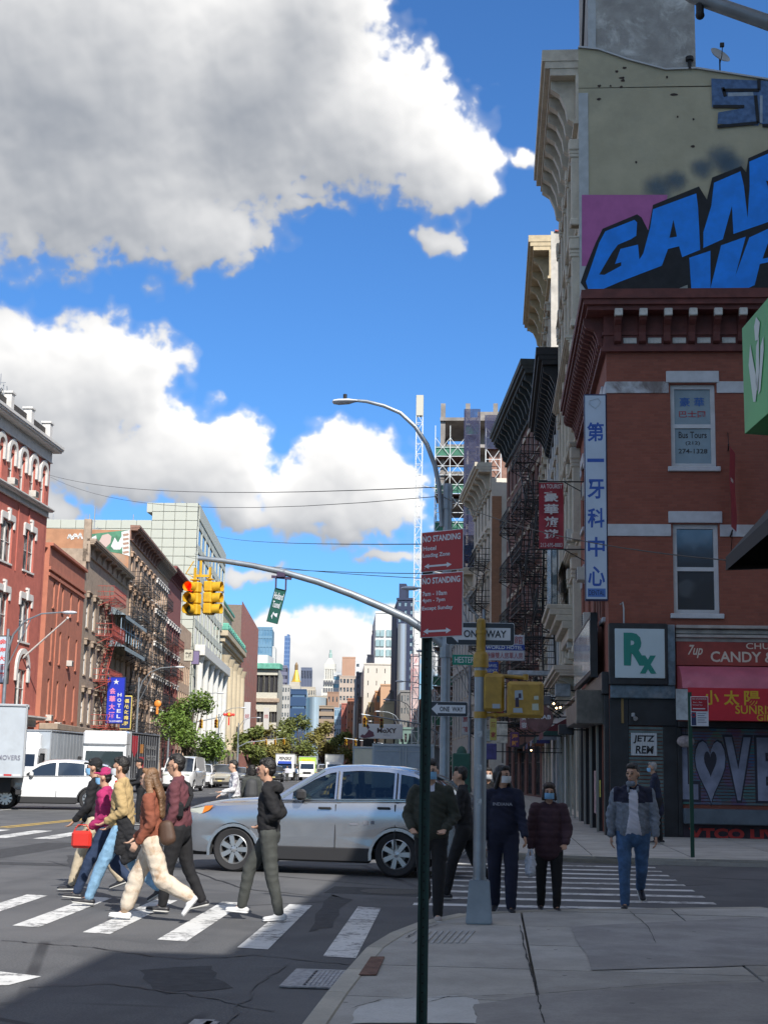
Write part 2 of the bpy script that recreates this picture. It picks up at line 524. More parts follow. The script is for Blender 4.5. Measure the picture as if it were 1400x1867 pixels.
# --- the ground and the streets
BK,BY=.108,88.0
def bend(Y):return-BK*max(0.0,Y-BY)
BANG=math.atan(BK)
def asphalt_mat(name='asphalt'):
 m=bpy.data.materials.new(name); m.use_nodes=True
 nt=m.node_tree; N=NT(nt); bs=nt.nodes['Principled BSDF']
 P=N.n('ShaderNodeTexCoord').outputs['Object']
 g=N.noise(P,55,4,.7); mid=N.noise(P,1.1,5,.6,.4); big=N.noise(P,.18,3,.5)
 c=N.mix(N.ramp(g,.3,.72),(.062,.063,.066),(.130,.132,.135))
 c=N.mix(N.m('MULTIPLY',N.ramp(mid,.42,.62),.6),c,(.058,.060,.064))
 c=N.mix(N.m('MULTIPLY',N.ramp(big,.48,.56),.5),c,(.135,.135,.137))
 # tyre tracks along the avenue and worn scuffs
 st=N.v('MULTIPLY',P,(1.0,.045,1))
 c=N.mix(N.m('MULTIPLY',N.ramp(N.noise(st,1.6,4,.6),.5,.68),.35),c,(.045,.046,.050))
 st2=N.v('MULTIPLY',P,(.35,2.6,1))
 c=N.mix(N.m('MULTIPLY',N.ramp(N.noise(st2,1.0,6,.75,1.2),.66,.72),.28),c,(.21,.21,.21))
 sp=N.noise(P,3.1,2,.5)
 c=N.mix(N.m('MULTIPLY',N.ramp(sp,.74,.78),.5),c,(.03,.03,.032))
 # cracks
 vo=N.n('ShaderNodeTexVoronoi',feature='DISTANCE_TO_EDGE'); vo.inputs['Scale'].default_value=.16
 N.put(vo.inputs['Vector'],N.v('ADD',P,N.v('SCALE',N.v('SUBTRACT',N.n('ShaderNodeTexNoise').outputs['Color'],(.5,.5,.5)),1.1)))
 cr=N.m('MULTIPLY',N.ramp(vo.outputs[0],.008,.003),N.ramp(N.noise(P,.3,2,.5),.45,.55))
 c=N.mix(cr,c,(.025,.025,.027))
 N.put(bs.inputs['Base Color'],c)
 bs.inputs['Roughness'].default_value=.8
 b=N.n('ShaderNodeBump'); b.inputs['Strength'].default_value=.55; b.inputs['Distance'].default_value=.01
 N.put(b.inputs['Height'],g); nt.links.new(b.outputs[0],bs.inputs['Normal'])
 return m
def concrete_mat(name,c0,c1,rand=.25):
 m=bpy.data.materials.new(name); m.use_nodes=True
 nt=m.node_tree; N=NT(nt); bs=nt.nodes['Principled BSDF']
 P=N.n('ShaderNodeTexCoord').outputs['Object']
 r=N.n('ShaderNodeObjectInfo').outputs['Random']
 c=N.mix(N.ramp(N.noise(P,1.4,6,.65,.3),.35,.65),c0,c1)
 c=N.mix(N.m('MULTIPLY',N.ramp(N.noise(P,45,4,.7),.4,.7),.35),c,tuple(x*.7 for x in c0))
 c=N.mix(N.m('MULTIPLY',N.ramp(N.noise(P,.5,5,.7,.6),.55,.62),.35),c,tuple(x*.72 for x in c0))
 gum=N.n('ShaderNodeTexVoronoi'); gum.inputs['Scale'].default_value=2.2; N.put(gum.inputs['Vector'],P)
 c=N.mix(N.m('MULTIPLY',N.ramp(gum.outputs['Distance'],.055,.04),.7),c,(.05,.05,.052))
 mul=N.m('ADD',1-rand/2,N.m('MULTIPLY',r,rand))
 cc=N.n('ShaderNodeCombineXYZ')
 for i in range(3):N.put(cc.inputs[i],mul)
 c=N.mix(1.0,c,cc.outputs[0],'MULTIPLY')
 N.put(bs.inputs['Base Color'],c); bs.inputs['Roughness'].default_value=.82
 b=N.n('ShaderNodeBump'); b.inputs['Strength'].default_value=.3; b.inputs['Distance'].default_value=.008
 N.put(b.inputs['Height'],N.noise(P,60,4,.7)); nt.links.new(b.outputs[0],bs.inputs['Normal'])
 return m
def paint_mat(name,c,base=(.07,.07,.073),wear=.5):
 m=bpy.data.materials.new(name); m.use_nodes=True
 nt=m.node_tree; N=NT(nt); bs=nt.nodes['Principled BSDF']
 P=N.n('ShaderNodeTexCoord').outputs['Object']
 t=N.noise(P,9,6,.75); u=N.noise(P,1.1,3,.6,.5)
 k=N.m('MULTIPLY',N.ramp(N.m('ADD',t,N.m('MULTIPLY',u,.6)),.80,.92),wear)
 col=N.mix(N.ramp(N.noise(P,4,4,.6),.3,.7),c,tuple(x*.86 for x in c))
 N.put(bs.inputs['Base Color'],N.mix(k,col,base)); bs.inputs['Roughness'].default_value=.7
 return m
ASPH=asphalt_mat()
CONC=concrete_mat('pavement concrete',(.33,.315,.285),(.43,.415,.38))
KERB=concrete_mat('kerb stone',(.36,.34,.29),(.46,.43,.36),.35)
WHITE=paint_mat('road paint white',(.66,.66,.64),wear=.75)
YELL=paint_mat('road paint yellow',(.55,.36,.06),wear=.5)
m=M(); m.add([(-5000,-400,0),(5000,-400,0),(5000,8500,0),(-5000,8500,0)],[(0,1,2,3)])
struct(m.obj('ground',ASPH))
def flat(name,pts,mt,z=.004,parent=None,kind='structure'):
 m=M(); m.poly([(p[0],p[1],z)for p in pts]); o=m.obj(name,mt,parent)
 if kind:o['kind']=kind
 return o
 # near crosswalk over the avenue
for i in range(0,14):
 x=-1.45-.82*i; y0=12.68+.42*i-.004*i*i; y1=17.2+.09*i
 flat('crosswalk_bar',[(x,y0),(x+.29,y0-.08),(x+.16,y1-.1),(x-.12,y1)],WHITE)
q=[G(-400,1776),G(0,1772),G(76,1781),G(16,1797),G(-400,1812)]
flat('stop_line',[(p.x,p.y)for p in q],WHITE)
# far crosswalk
for i in range(0,19):
 x=-5.4-1.02*i; flat('crosswalk_bar',[(x-.22,30.3),(x+.22,30.3),(x+.12,33.9),(x-.32,33.9)],WHITE)
 # crosswalk over the side street: bars run across the picture
for i in range(9):
 y=25.5-.97*i
 flat('crosswalk_bar',[(-.95,y-.17),(2.8,y+.02),(2.8,y+.30),(-.95,y+.13)],WHITE)
 # crosswalk over the side street on the far side of the avenue
for i in range(9):
 y=27.5-.97*i
 flat('crosswalk_bar',[(-31,y-.15),(-26.5,y-.15),(-26.5,y+.15),(-31,y+.15)],WHITE)
for dx in(0,.26):
 def cx(Y):return-12.1+.035*(min(Y,88)-35)+bend(Y)+dx
 for a,b in((34.8,60),(60,88),(88,140),(140,300)):
  flat('centre_line',[(cx(a)-.07,a),(cx(a)+.07,a),(cx(b)+.07,b),(cx(b)-.07,b)],YELL)
 flat('centre_line',[(-12.4+dx,-60),(-12.26+dx,-60),(-12.26+dx,11),(-12.4+dx,11)],YELL)
for lane in(-16.3,-20.2,-7.6,-3.9):
 for a in range(38,200,9):
  x=lane+bend(a); flat('lane_dash',[(x-.07,a),(x+.07,a),(x+.07-BK*3*(a>BY),a+3),(x-.07-BK*3*(a>BY),a+3)],WHITE)
  # darker patches and cuts in the road
PATCH=mat('asphalt patch',(.04,.041,.044),.85,var=.3,vscale=8,bump=.3,bscale=60)
for px in([(590,1628),(770,1636),(762,1622),(610,1616)],):
 p=[G(*a)for a in px]; flat('road_patch',[(a.x,a.y)for a in p],PATCH,.002)
flat('road_patch',[(-9.2,19),(-8.3,19),(-8.1,29),(-9.0,29)],PATCH,.002)
flat('road_patch',[(-30,23.2),(-3,22.4),(-3,23.0),(-30,23.8)],PATCH,.002)
SEAL=mat('tar crack seal',(.018,.018,.02),.6)
def wob(pts,n=7,a=.012):
 out=[]; r_=random.Random(len(pts))
 for p,q in zip(pts,pts[1:]):
  for i in range(n):out.append((p[0]+(q[0]-p[0])*i/n+r_.uniform(-a,a),p[1]+(q[1]-p[1])*i/n+r_.uniform(-a,a)))
 return out+[pts[-1]]
for px,w_ in(([(0,1716),(150,1726),(330,1750),(470,1742),(660,1762)],.018),([(60,1800),(200,1795),(330,1812),(500,1845)],.014),([(300,1560),(380,1600),(450,1622),(640,1640)],.02),([(90,1570),(160,1588),(330,1600)],.018),([(420,1867),(460,1800),(520,1760)],.012)):
 q=wob([(G(*p).x,G(*p).y)for p in px],8,.04); m=M()
 for a,b in zip(q,q[1:]):d=Vector((b[0]-a[0],b[1]-a[1])).normalized()*w_*random.uniform(.4,1); m.poly([(a[0]-d.y,a[1]+d.x,.0062),(a[0]+d.y,a[1]-d.x,.0062),(b[0]+d.y,b[1]-d.x,.0062),(b[0]-d.y,b[1]+d.x,.0062)])
 struct(m.obj('crack_seal',SEAL))
for px in([(250,1770),(380,1760),(420,1800),(290,1815)],[(120,1560),(230,1556),(260,1580),(130,1588)],[(560,1700),(600,1690),(640,1640),(600,1632)]):
 q=wob([(G(*p).x,G(*p).y)for p in px+px[:1]],5,.05)[:-1]; flat('road_patch',q,PATCH,.0021+.0003*len(px[0])+.0004*(px[0][0]%5))
mh=M(); mh.lathe([(.0,.006),(.34,.006),(.36,.004),(.42,.004),(.42,.0)],28); mh.obj('manhole_cover',mat('iron cover',(.06,.055,.05),.6,.4,bump=.5,bscale=40),loc=(G(715,1626).x,G(715,1626).y,.002))
tag(bpy.data.objects['manhole_cover'],'round iron manhole cover in the road between the silver car and the near crosswalk','manhole cover')
# --- pavements
def clip(poly,a,b):
 """keep the part of poly left of a->b"""
 out=[]
 for i in range(len(poly)):
  p,q=poly[i],poly[(i+1)%len(poly)]
  sp=(b[0]-a[0])*(p[1]-a[1])-(b[1]-a[1])*(p[0]-a[0])
  sq=(b[0]-a[0])*(q[1]-a[1])-(b[1]-a[1])*(q[0]-a[0])
  if sp>=0:out.append(p)
  if(sp<0)!=(sq<0):
   t=sp/(sp-sq); out.append((p[0]+(q[0]-p[0])*t,p[1]+(q[1]-p[1])*t))
 return out
def area(p):return .5*abs(sum(p[i][0]*p[(i+1)%len(p)][1]-p[(i+1)%len(p)][0]*p[i][1]for i in range(len(p))))
def pavement(name,outline,grid,z=.12,rot=0,kerb_edges=(),gap=.012,origin=(0,0),limit=None):
 """base slab under separate flags; outline counter-clockwise and convex"""
 m=M(); m.prism(outline,z-.03,base=-.02); base=struct(m.obj(name,CONC))
 c0=(sum(p[0]for p in outline)/len(outline),sum(p[1]for p in outline)/len(outline))
 gx,gy=grid if isinstance(grid,tuple)else(grid,grid)
 R=Matrix.Rotation(rot,2)
 xs=[p[0]for p in outline]; ys=[p[1]for p in outline]
 X0,X1,Y0,Y1=min(xs)-2,max(xs)+2,min(ys)-2,max(ys)+2
 nx,ny=int((X1-X0)/gx)+2,int((Y1-Y0)/gy)+2
 cell=None; rest=M()
 for i in range(-1,nx):
  for j in range(-1,ny):
   ox=math.floor(X0/gx)*gx+origin[0]; oy=math.floor(Y0/gy)*gy+origin[1]
   sq=[(ox+i*gx+gap,oy+j*gy+gap),(ox+(i+1)*gx-gap,oy+j*gy+gap),(ox+(i+1)*gx-gap,oy+(j+1)*gy-gap),(ox+i*gx+gap,oy+(j+1)*gy-gap)]
   cen=(sq[0][0]+gx/2,sq[0][1]+gy/2)
   p=sq
   for k in range(len(outline)):
    if len(p)<3:break
    p=clip(p,outline[k],outline[(k+1)%len(outline)])
   if len(p)<3 or area(p)<.03:continue
   c=(sum(a[0]for a in p)/len(p),sum(a[1]for a in p)/len(p))
   seen=limit is None or limit(c)
   dz=random.uniform(-.003,.003)
   if seen:
    s=M(); s.prism([(a[0]-c[0],a[1]-c[1])for a in p],.04,base=z-.04)
    o=s.obj('slab',CONC,base,loc=(c[0],c[1],dz))
   else:
    rest.prism(p,.04,base=z-.04+dz)
 if rest.v:stuff(rest.obj('slab',CONC,base))
 return base
def kerb(parent,line,w=.16,z=.124,seg=1.6,nmax=60,closed=False):
 """kerb stones along a line (the road lies to its right)"""
 k=0
 for a,b in zip(line,line[1:]):
  L=hypot(b[0]-a[0],b[1]-a[1]); n=max(1,round(L/seg))
  for i in range(n):
   p=(a[0]+(b[0]-a[0])*i/n,a[1]+(b[1]-a[1])*i/n); q=(a[0]+(b[0]-a[0])*(i+1)/n,a[1]+(b[1]-a[1])*(i+1)/n)
   l=L/n; ang=atan2(q[1]-p[1],q[0]-p[0])
   m=M(); m.bbox(.004,l-.004,-w,0.0,-.02,z,.012)
   m.obj('kerb_stone',KERB,parent,loc=(p[0],p[1],0),rotz=ang); k+=1
   # the corner the camera stands on, ramped down to the crossing
NZ=.05
def GP(px,py,z=.05):p=G(px,py,z); return(p.x,p.y)
corner=[GP(668,1768),GP(700,1728),GP(740,1702),GP(790,1682),GP(860,1667),GP(1000,1661),GP(1400,1656)]
near=[(-1.02,-14),(14,-14),(14,corner[-1][1]+1.2)]+corner[::-1]+[(-1.0,GP(640,1810)[1]),]
near=near[::1]
corner_pave=pavement('pavement',near,(1.75,1.62),z=NZ,origin=(.32,.55),rot=0,limit=lambda c:6<c[1]<20 and abs(c[0])<5)
kerb(corner_pave,[near[-1],]+corner,w=-.16,z=NZ+.004)
kerb(corner_pave,[(-1.02,-3),(-1.02,3.6),near[-1]],w=-.16,z=NZ+.004)
# ribbed ramp and drain
rampm=M()
for i in range(9):
 a=GP(752+i*11.5,1720,NZ); b=GP(772+i*11.5,1698,NZ)
 rampm.bar((a[0],a[1],NZ+.003),(b[0],b[1],NZ+.003),.022,.008)
stuff(rampm.obj('ramp_ridge',mat('ramp ridge',(.36,.36,.35),.8,var=.2),corner_pave))
RUST=mat('rusted steel plate',(.16,.085,.06),.85,.2,var=.35,vscale=9,bump=.4,bscale=40)
LCON=concrete_mat('new pale concrete',(.46,.46,.44),(.54,.54,.52)); DCON=concrete_mat('old dark concrete',(.22,.21,.20),(.30,.29,.275))
for nm,px,mt,z in(('concrete_patch',[(640,1867),(655,1838),(700,1822),(830,1816),(868,1823),(872,1867)],LCON,.0555),('concrete_patch',[(866,1832),(1010,1812),(1210,1800),(1420,1790),(1420,1880),(866,1880)],DCON,.056),
('concrete_patch',[(1040,1690),(1400,1672),(1420,1760),(1080,1770)],DCON,.0548)):
 q=wob([GP(*p,NZ)for p in px+px[:1]],6,.02)[:-1]; flat(nm,q,mt,z,corner_pave)
CRK=mat('crack shadow',(.03,.03,.03),.95)
for px,w_ in(([(948,1688),(958,1740),(975,1800),(992,1867)],.012),([(640,1840),(700,1823),(860,1818),(1000,1812),(1200,1796),(1400,1788)],.010),([(760,1867),(775,1830),(820,1818)],.007),([(1148,1662),(1180,1690),(1195,1720)],.008),([(560+180,1712),(760,1698),(800,1686)],.012)):
 q=wob([GP(*p,NZ)for p in px],9,.008); m=M()
 for a,b in zip(q,q[1:]):d=Vector((b[0]-a[0],b[1]-a[1])).normalized()*w_*random.uniform(.2,.7); m.poly([(a[0]-d.y,a[1]+d.x,NZ+.0075),(a[0]+d.y,a[1]-d.x,NZ+.0075),(b[0]+d.y,b[1]-d.x,NZ+.0075),(b[0]-d.y,b[1]+d.x,NZ+.0075)])
 m.obj('crack',CRK,corner_pave)
p=[GP(654,1779,NZ),GP(686,1779,NZ),GP(701,1746,NZ),GP(676,1746,NZ)]
m=M(); m.prism([(a[0],a[1])for a in p],.008,base=NZ+.002); m.obj('steel_plate',RUST,corner_pave)
IRON=mat('drain iron',(.30,.30,.31),.55,.5,var=.3,vscale=20,bump=.3,bscale=60)
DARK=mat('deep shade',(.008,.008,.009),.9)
def drain(px,label):
 a,b,c,d=[G(*q)for q in px]
 X0,X1,Y0,Y1=(a.x+b.x)/2,c.x,(a.y+d.y)/2,(b.y+c.y)/2
 t=thing('storm_drain',label,'drain',(X0,Y0,.004))
 W,D=X1-X0,Y1-Y0
 fr=M()
 for x0,x1,y0,y1 in((0,W,0,.05),(0,W,D-.05,D),(0,.17,.05,D-.05),(W-.05,W,.05,D-.05)):fr.bbox(x0,x1,y0,y1,0,.016,.004)
 fr.obj('frame',IRON,t)
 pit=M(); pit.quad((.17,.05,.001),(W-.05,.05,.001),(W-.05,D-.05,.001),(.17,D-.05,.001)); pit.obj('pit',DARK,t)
 nb=9; g=M(); x0=.17; x1=W-.05
 for i in range(1,nb):x=x0+(x1-x0)*i/nb; g.box(x-.014,x+.014,.05,D-.05,.002,.014)
 for j in range(1,7):y=.05+(D-.1)*j/7; g.box(x0,x1,y-.011,y+.011,.003,.012)
 g.obj('grate',IRON,t)
drain([(512,1798),(542,1768),(655,1776),(642,1810)],'iron storm drain grate against the kerb at the near corner')
drain([(340,1880),(350,1862),(392,1866),(392,1884)],'iron drain cover cut off by the bottom edge of the picture')
# far corner, side street north pavement and avenue pavements
ne=[(-.95,60),(-.95,30.2),(-.75,28.6),(-.1,27.4),(1.1,26.7),(2.6,26.45),(24,28.0),(24,35.4),(2.82,35.4),(2.82,60)]
pavA=pavement('pavement',[(-.95,35.4),(-.95,30.2),(-.75,28.6),(-.1,27.4),(1.1,26.7),(2.6,26.45),(24,26.85),(24,35.4)],(1.8,1.8),
limit=lambda c:c[0]<7.5)
kerb(pavA,[(-.95,35.4),(-.95,30.2),(-.75,28.6),(-.1,27.4),(1.1,26.7),(2.6,26.45),(9,26.57)],w=-.16)
pavB=pavement('pavement',[(-.95,35.4),(2.82,35.4),(2.82,88),(-.95,88)],(1.9,1.9),limit=lambda c:c[1]<55)
kerb(pavB,[(-.95,88),(-.95,35.4)],w=-.16,seg=2.2)
pavC=pavement('pavement',[(-.95,88),(2.82,88),(2.82-BK*400,488),(-.95-BK*400,488)],(40,40),limit=lambda c:False)
pavD=pavement('pavement',[(-29.0,33),(-25.9,33),(-25.9,88),(-29.0,88)],(1.8,1.8),limit=lambda c:c[1]<80)
kerb(pavD,[(-25.9,33),(-25.9,88)],w=-.16,seg=2.4)
pavE=pavement('pavement',[(-29.0,88),(-25.9,88),(-25.9-BK*400,488),(-29.0-BK*400,488)],(40,40),limit=lambda c:False)
pavF=pavement('pavement',[(-29.0,-20),(-25.9,-20),(-25.9,19),(-29.0,19)],(4,4),limit=lambda c:False)
# --- building parts
# a facade is described in (u, v, d): along the wall, up, out from it
FR={'S':lambda u,v,d:(u,-d,v),'W':lambda u,v,d:(-d,u,v),'E':lambda u,v,d:(d,u,v)}
ROT={'S':0,'W':-pi/2,'E':pi/2}
def fpos(side,u,v,d=0):return FR[side](u,v,d)
class FM(M):
 """mesh collected in facade coordinates"""
 def __init__(s,side):super().__init__(); s.side=side
 def add(s,vs,fs):
  return super().add([fpos(s.side,v[0],v[2],-v[1])for v in vs],fs)
def wall_holes(m,u0,u1,v0,v1,holes,depth=.18):
 us=sorted({u0,u1}|{a for h in holes for a in h[:2]}); vs=sorted({v0,v1}|{a for h in holes for a in h[2:4]})
 us=[u for u in us if u0<=u<=u1]; vs=[v for v in vs if v0<=v<=v1]
 for i in range(len(us)-1):
  j=0
  while j<len(vs)-1:
   uc=(us[i]+us[i+1])/2
   def ins(j):vc=(vs[j]+vs[j+1])/2; return any(h[0]<uc<h[1]and h[2]<vc<h[3]for h in holes)
   if ins(j):j+=1; continue
   k=j
   while k+1<len(vs)-1 and not ins(k+1):k+=1
   m.quad((us[i],0,vs[j]),(us[i+1],0,vs[j]),(us[i+1],0,vs[k+1]),(us[i],0,vs[k+1])); j=k+1
 for a,b,c,d in[h[:4]for h in holes]:
  m.quad((a,0,c),(a,depth,c),(a,depth,d),(a,0,d)); m.quad((b,0,c),(b,0,d),(b,depth,d),(b,depth,c))
  m.quad((a,0,d),(a,depth,d),(b,depth,d),(b,0,d)); m.quad((a,0,c),(b,0,c),(b,depth,c),(a,depth,c))
_win={}
def window(parent,side,u,v,w,h,fmat,gmat,sill=None,hood=None,kind='sash',rec=.16,hoodk='block',fw=.06):
 """u: middle, v: bottom; window > pane, sill, lintel"""
 key=(w,h,fmat.name,gmat.name,sill.name if sill else 0,hood.name if hood else 0,kind,rec,hoodk,fw)
 if key not in _win:
  f=M(); y=rec-.05
  f.box(-w/2,-w/2+fw,y,y+.07,0,h); f.box(w/2-fw,w/2,y,y+.07,0,h)
  f.box(-w/2+fw,w/2-fw,y,y+.07,h-fw,h); f.box(-w/2+fw,w/2-fw,y,y+.07,0,fw)
  if kind=='sash':f.box(-w/2+fw,w/2-fw,y+.005,y+.06,h*.5-fw*.45,h*.5+fw*.45)
  if kind=='pair':
   f.box(-fw*1.3,fw*1.3,y-.01,y+.06,fw,h-fw)
   for s in(-1,1):
    a,b=sorted((s*fw*1.3,s*(w/2-fw))); f.box(a,b,y+.005,y+.055,h*.5-fw*.4,h*.5+fw*.4)
  if kind=='grid':
   for k in(1,2):f.box(-w/2+w*k/3-fw/3,-w/2+w*k/3+fw/3,y+.005,y+.055,fw,h-fw)
   f.box(-w/2+fw,w/2-fw,y+.007,y+.05,h*.62,h*.62+fw)
  g=M(); g.box(-w/2+fw*.5,w/2-fw*.5,rec+.005,rec+.03,fw*.5,h-fw*.5)
  s=hd=None
  if sill:s=M(); s.bbox(-w/2-.09,w/2+.09,-.08,.1,-.12,0,.01); s=s.mesh('sill',sill)
  if hood:
   hd=M()
   if hoodk=='block':hd.bbox(-w/2-.12,w/2+.12,-.06,.02,h,h+.3,.01)
   if hoodk=='eared':
    hd.bbox(-w/2-.16,w/2+.16,-.10,.02,h+.02,h+.42,.015)
    for q in(-1,1):a,b=sorted((q*(w/2+.01),q*(w/2+.26))); hd.bbox(a,b,-.09,.02,h-.42,h+.34,.015)
    hd.bbox(-.13,.13,-.2,.0,h-.05,h+.68,.03); hd.bbox(-.2,.2,-.17,.0,h+.58,h+.74,.02)
   if hoodk=='shelf':
    hd.bbox(-w/2-.16,w/2+.16,-.28,.02,h+.22,h+.34,.01); hd.bbox(-w/2-.1,w/2+.1,-.14,.02,h,h+.22,.01)
    for q in(-1,1):hd.bbox(q*(w/2+.05)-.06,q*(w/2+.05)+.06,-.2,.02,h-.15,h+.22,.02)
   if hoodk=='arch':
    n=12
    for k in range(n):
     a0,a1=pi*k/n,pi*(k+1)/n; r0,r1=w/2+.02,w/2+.34
     pts=[(r0*cos(a0),h+r0*sin(a0)),(r1*cos(a0),h+r1*sin(a0)),(r1*cos(a1),h+r1*sin(a1)),(r0*cos(a1),h+r0*sin(a1))]
     hd.prism(pts,.16,axis='y',base=-.15)
    for q in(-1,1):a,b=sorted((q*(w/2+.02),q*(w/2+.36))); hd.bbox(a,b,-.15,.01,h-.75,h,.015)
   hd=hd.mesh('lintel',hood)
  _win[key]=(f.mesh('window',fmat),g.mesh('pane',gmat),s,hd)
 f,g,s,hd=_win[key]
 o=obj('window',f,parent,fpos(side,u,v,0),ROT[side])
 obj('pane',g,o)
 if s:obj('sill',s,o)
 if hd:obj('lintel',hd,o)
 return o
def ac_unit(parent,side,u,v,mt):
 if 'ac' not in _win:
  m=M(); m.bbox(-.32,.32,-.38,.1,0,.4,.02); b=m.mesh('air_conditioner',mt)
  g=M()
  for k in range(6):g.box(-.28,.28,-.395,-.378,.05+k*.055,.08+k*.055)
  _win['ac']=(b,g.mesh('grille',mat('ac grille',(.12,.12,.12),.7)))
 b,g=_win['ac']
 o=obj('air_conditioner',b,parent,fpos(side,u,v,0),ROT[side]); obj('grille',g,o)
 return o
def cornice(parent,side,u0,u1,z,h,proj,mt,nb=0,bw=.16,ret0=0.0,ret1=0.0,frieze=.5,joined=False,btop=None):
 """stepped cornice with brackets; z is its top"""
 m=FM(side)
 a,b=u0-ret0,u1+ret1
 m.box(a,b,-proj,0,z-h*.16,z); m.box(a+.03,b-.03,-proj*.92,0,z-h*.26,z-h*.16)
 m.box(a+.06,b-.06,-proj*.78,0,z-h*.36,z-h*.26)
 m.box(u0,u1,-.09,0,z-h,z-h*.36); m.box(u0,u1,-.16,0,z-h*1.06,z-h)
 c=m.obj('cornice',mt,parent)
 if nb:
  q=M()
  pr=[(0,-h*.6),(0,0),(-proj*.74,0),(-proj*.74,-h*.12),(-proj*.5,-h*.2),(-proj*.34,-h*.38),(-proj*.28,-h*.55),(-.1,-h*.62)]
  q.prism([(p[0],p[1])for p in pr],bw,axis='x',base=-bw/2)
  me=q.mesh('bracket',mt)
  if joined:
   big=FM(side)
   for k in range(nb):
    u=u0+(u1-u0)*(k+.5)/nb; big.add([(v.co.x+u,v.co.y,v.co.z+z-h*.36)for v in me.vertices],[list(p.vertices)for p in me.polygons])
   big.obj('bracket',mt,c)
  else:
   for k in range(nb):
    u=u0+(u1-u0)*(k+.5)/nb
    obj('bracket',me,c,fpos(side,u,z-h*.36,0),ROT[side])
 return c
def fire_escape(parent,side,u0,u1,levels,mt,depth=1.05,rails=True,stair=True,drop=True,flip=False):
 f=thing('fire_escape','','',(0,0,0)); del f['label']; del f['category']; f.parent=parent
 L=u1-u0
 p=M()
 n=int(depth/.11)
 for k in range(n+1):y=-depth*k/n; p.bar((0,y-.05,0),(L,y-.05,0),.035,.02)
 for x in(0.03,L/2,L-.03):p.bar((x,0,-.03),(x,-depth-.05,-.03),.05,.05); p.bar((x,0,-.7),(x,-depth,-.05),.045,.045)
 hh=.95
 for z in(.1,.5,hh):
  p.bar((0,-depth,z),(L,-depth,z),.045,.045); p.bar((0,0,z),(0,-depth,z),.045,.045); p.bar((L,0,z),(L,-depth,z),.045,.045)
 nn=max(4,int(L/.4))
 for k in range(nn+1):p.bar((L*k/nn,-depth,0),(L*k/nn,-depth,hh),.028,.028)
 for k in range(1,4):
  for x in(0,L):p.bar((x,-depth*k/4,0),(x,-depth*k/4,hh),.018,.018)
 pm=p.mesh('platform',mt)
 for i,z in enumerate(levels):
  obj('platform',pm,f,fpos(side,u0,z,0)if side!='W' else fpos(side,u1,z,0),ROT[side])
  if stair and i:
   H=z-levels[i-1]; s=M(); fl=(i%2==0)!=flip
   xa,xb=(L*.18,L*.82)if fl else(L*.82,L*.18)
   for y in(-.25,-.75):
    s.bar((xa,y,0),(xb,y,H),.05,.15); s.bar((xa,y,.75),(xb,y,H+.75),.025,.025)
    for k in range(5):t=k/4; s.bar((xa+(xb-xa)*t,y,H*t),(xa+(xb-xa)*t,y,H*t+.75),.02,.02)
   ns=int(H/.27)
   for k in range(1,ns):t=k/ns; s.box(xa+(xb-xa)*t-.08,xa+(xb-xa)*t+.08,-.75,-.25,H*t-.012,H*t+.012)
   s.obj('stair',mt,f,loc=fpos(side,u0,levels[i-1],0)if side!='W' else fpos(side,u1,levels[i-1],0),rotz=ROT[side])
 if drop:
  s=M()
  for x in(0,.4):s.bar((x,0,-2.4),(x,0,.9),.035,.035)
  for k in range(11):s.bar((0,0,-2.3+k*.3),(.4,0,-2.3+k*.3),.025,.025)
  s.obj('drop_ladder',mt,f,loc=fpos(side,(u0+u1)/2,levels[0],depth+.05),rotz=ROT[side])
 return f
def building(name,label,cat,loc,W,D,H,side,wmat,rotz=0,smat=None,front=(),south=(),parapet=.0,rmat=None,extra=None,group=None,roofz=None,back=True):
 """W: extent east-west, D: north-south. side 'W': facade at local x=0, body to +x; 'E': facade at x=0, body to -x.
    rows: dicts (v, h, w, us, f, g, sill, hood, hoodk, kind)"""
 t=thing(name,label,cat,loc,rotz,group)
 smat=smat or wmat
 x0,x1=(0,W)if side=='W' else(-W,0)
 def rows(sd,spec,u0,u1,mt,nm):
  m=FM(sd); holes=[]
  for r in spec:
   for u in r['us']:holes.append((u-r['w']/2,u+r['w']/2,r['v'],r['v']+r['h']))
  wall_holes(m,u0,u1,0,H,holes,.2)
  m.obj(nm,mt,t)
  for r in spec:
   for u in r['us']:
    window(t,sd,u,r['v'],r['w'],r['h'],r['f'],r['g'],r.get('sill'),r.get('hood'),r.get('kind','sash'),hoodk=r.get('hoodk','block'),fw=r.get('fw',.06))
 rows(side,front,0,D,wmat,'front_wall')
 rows('S',south,x0,x1,smat,'side_wall')
 m=M()
 xb=x1 if side=='W' else x0
 m.quad((x0,D,0),(x1,D,0),(x1,D,H),(x0,D,H)); m.quad((xb,0,0),(xb,D,0),(xb,D,H),(xb,0,H))
 m.obj('rear_wall',smat,t)
 m=M(); rz=H-parapet
 m.quad((x0,0,rz),(x1,0,rz),(x1,D,rz),(x0,D,rz)); m.obj('roof',rmat or ROOF,t)
 return t
ROOF=mat('roof felt',(.12,.12,.12),.9,var=.2)
def us(n,a,b):return[a+(b-a)*(k+.5)/n for k in range(n)]
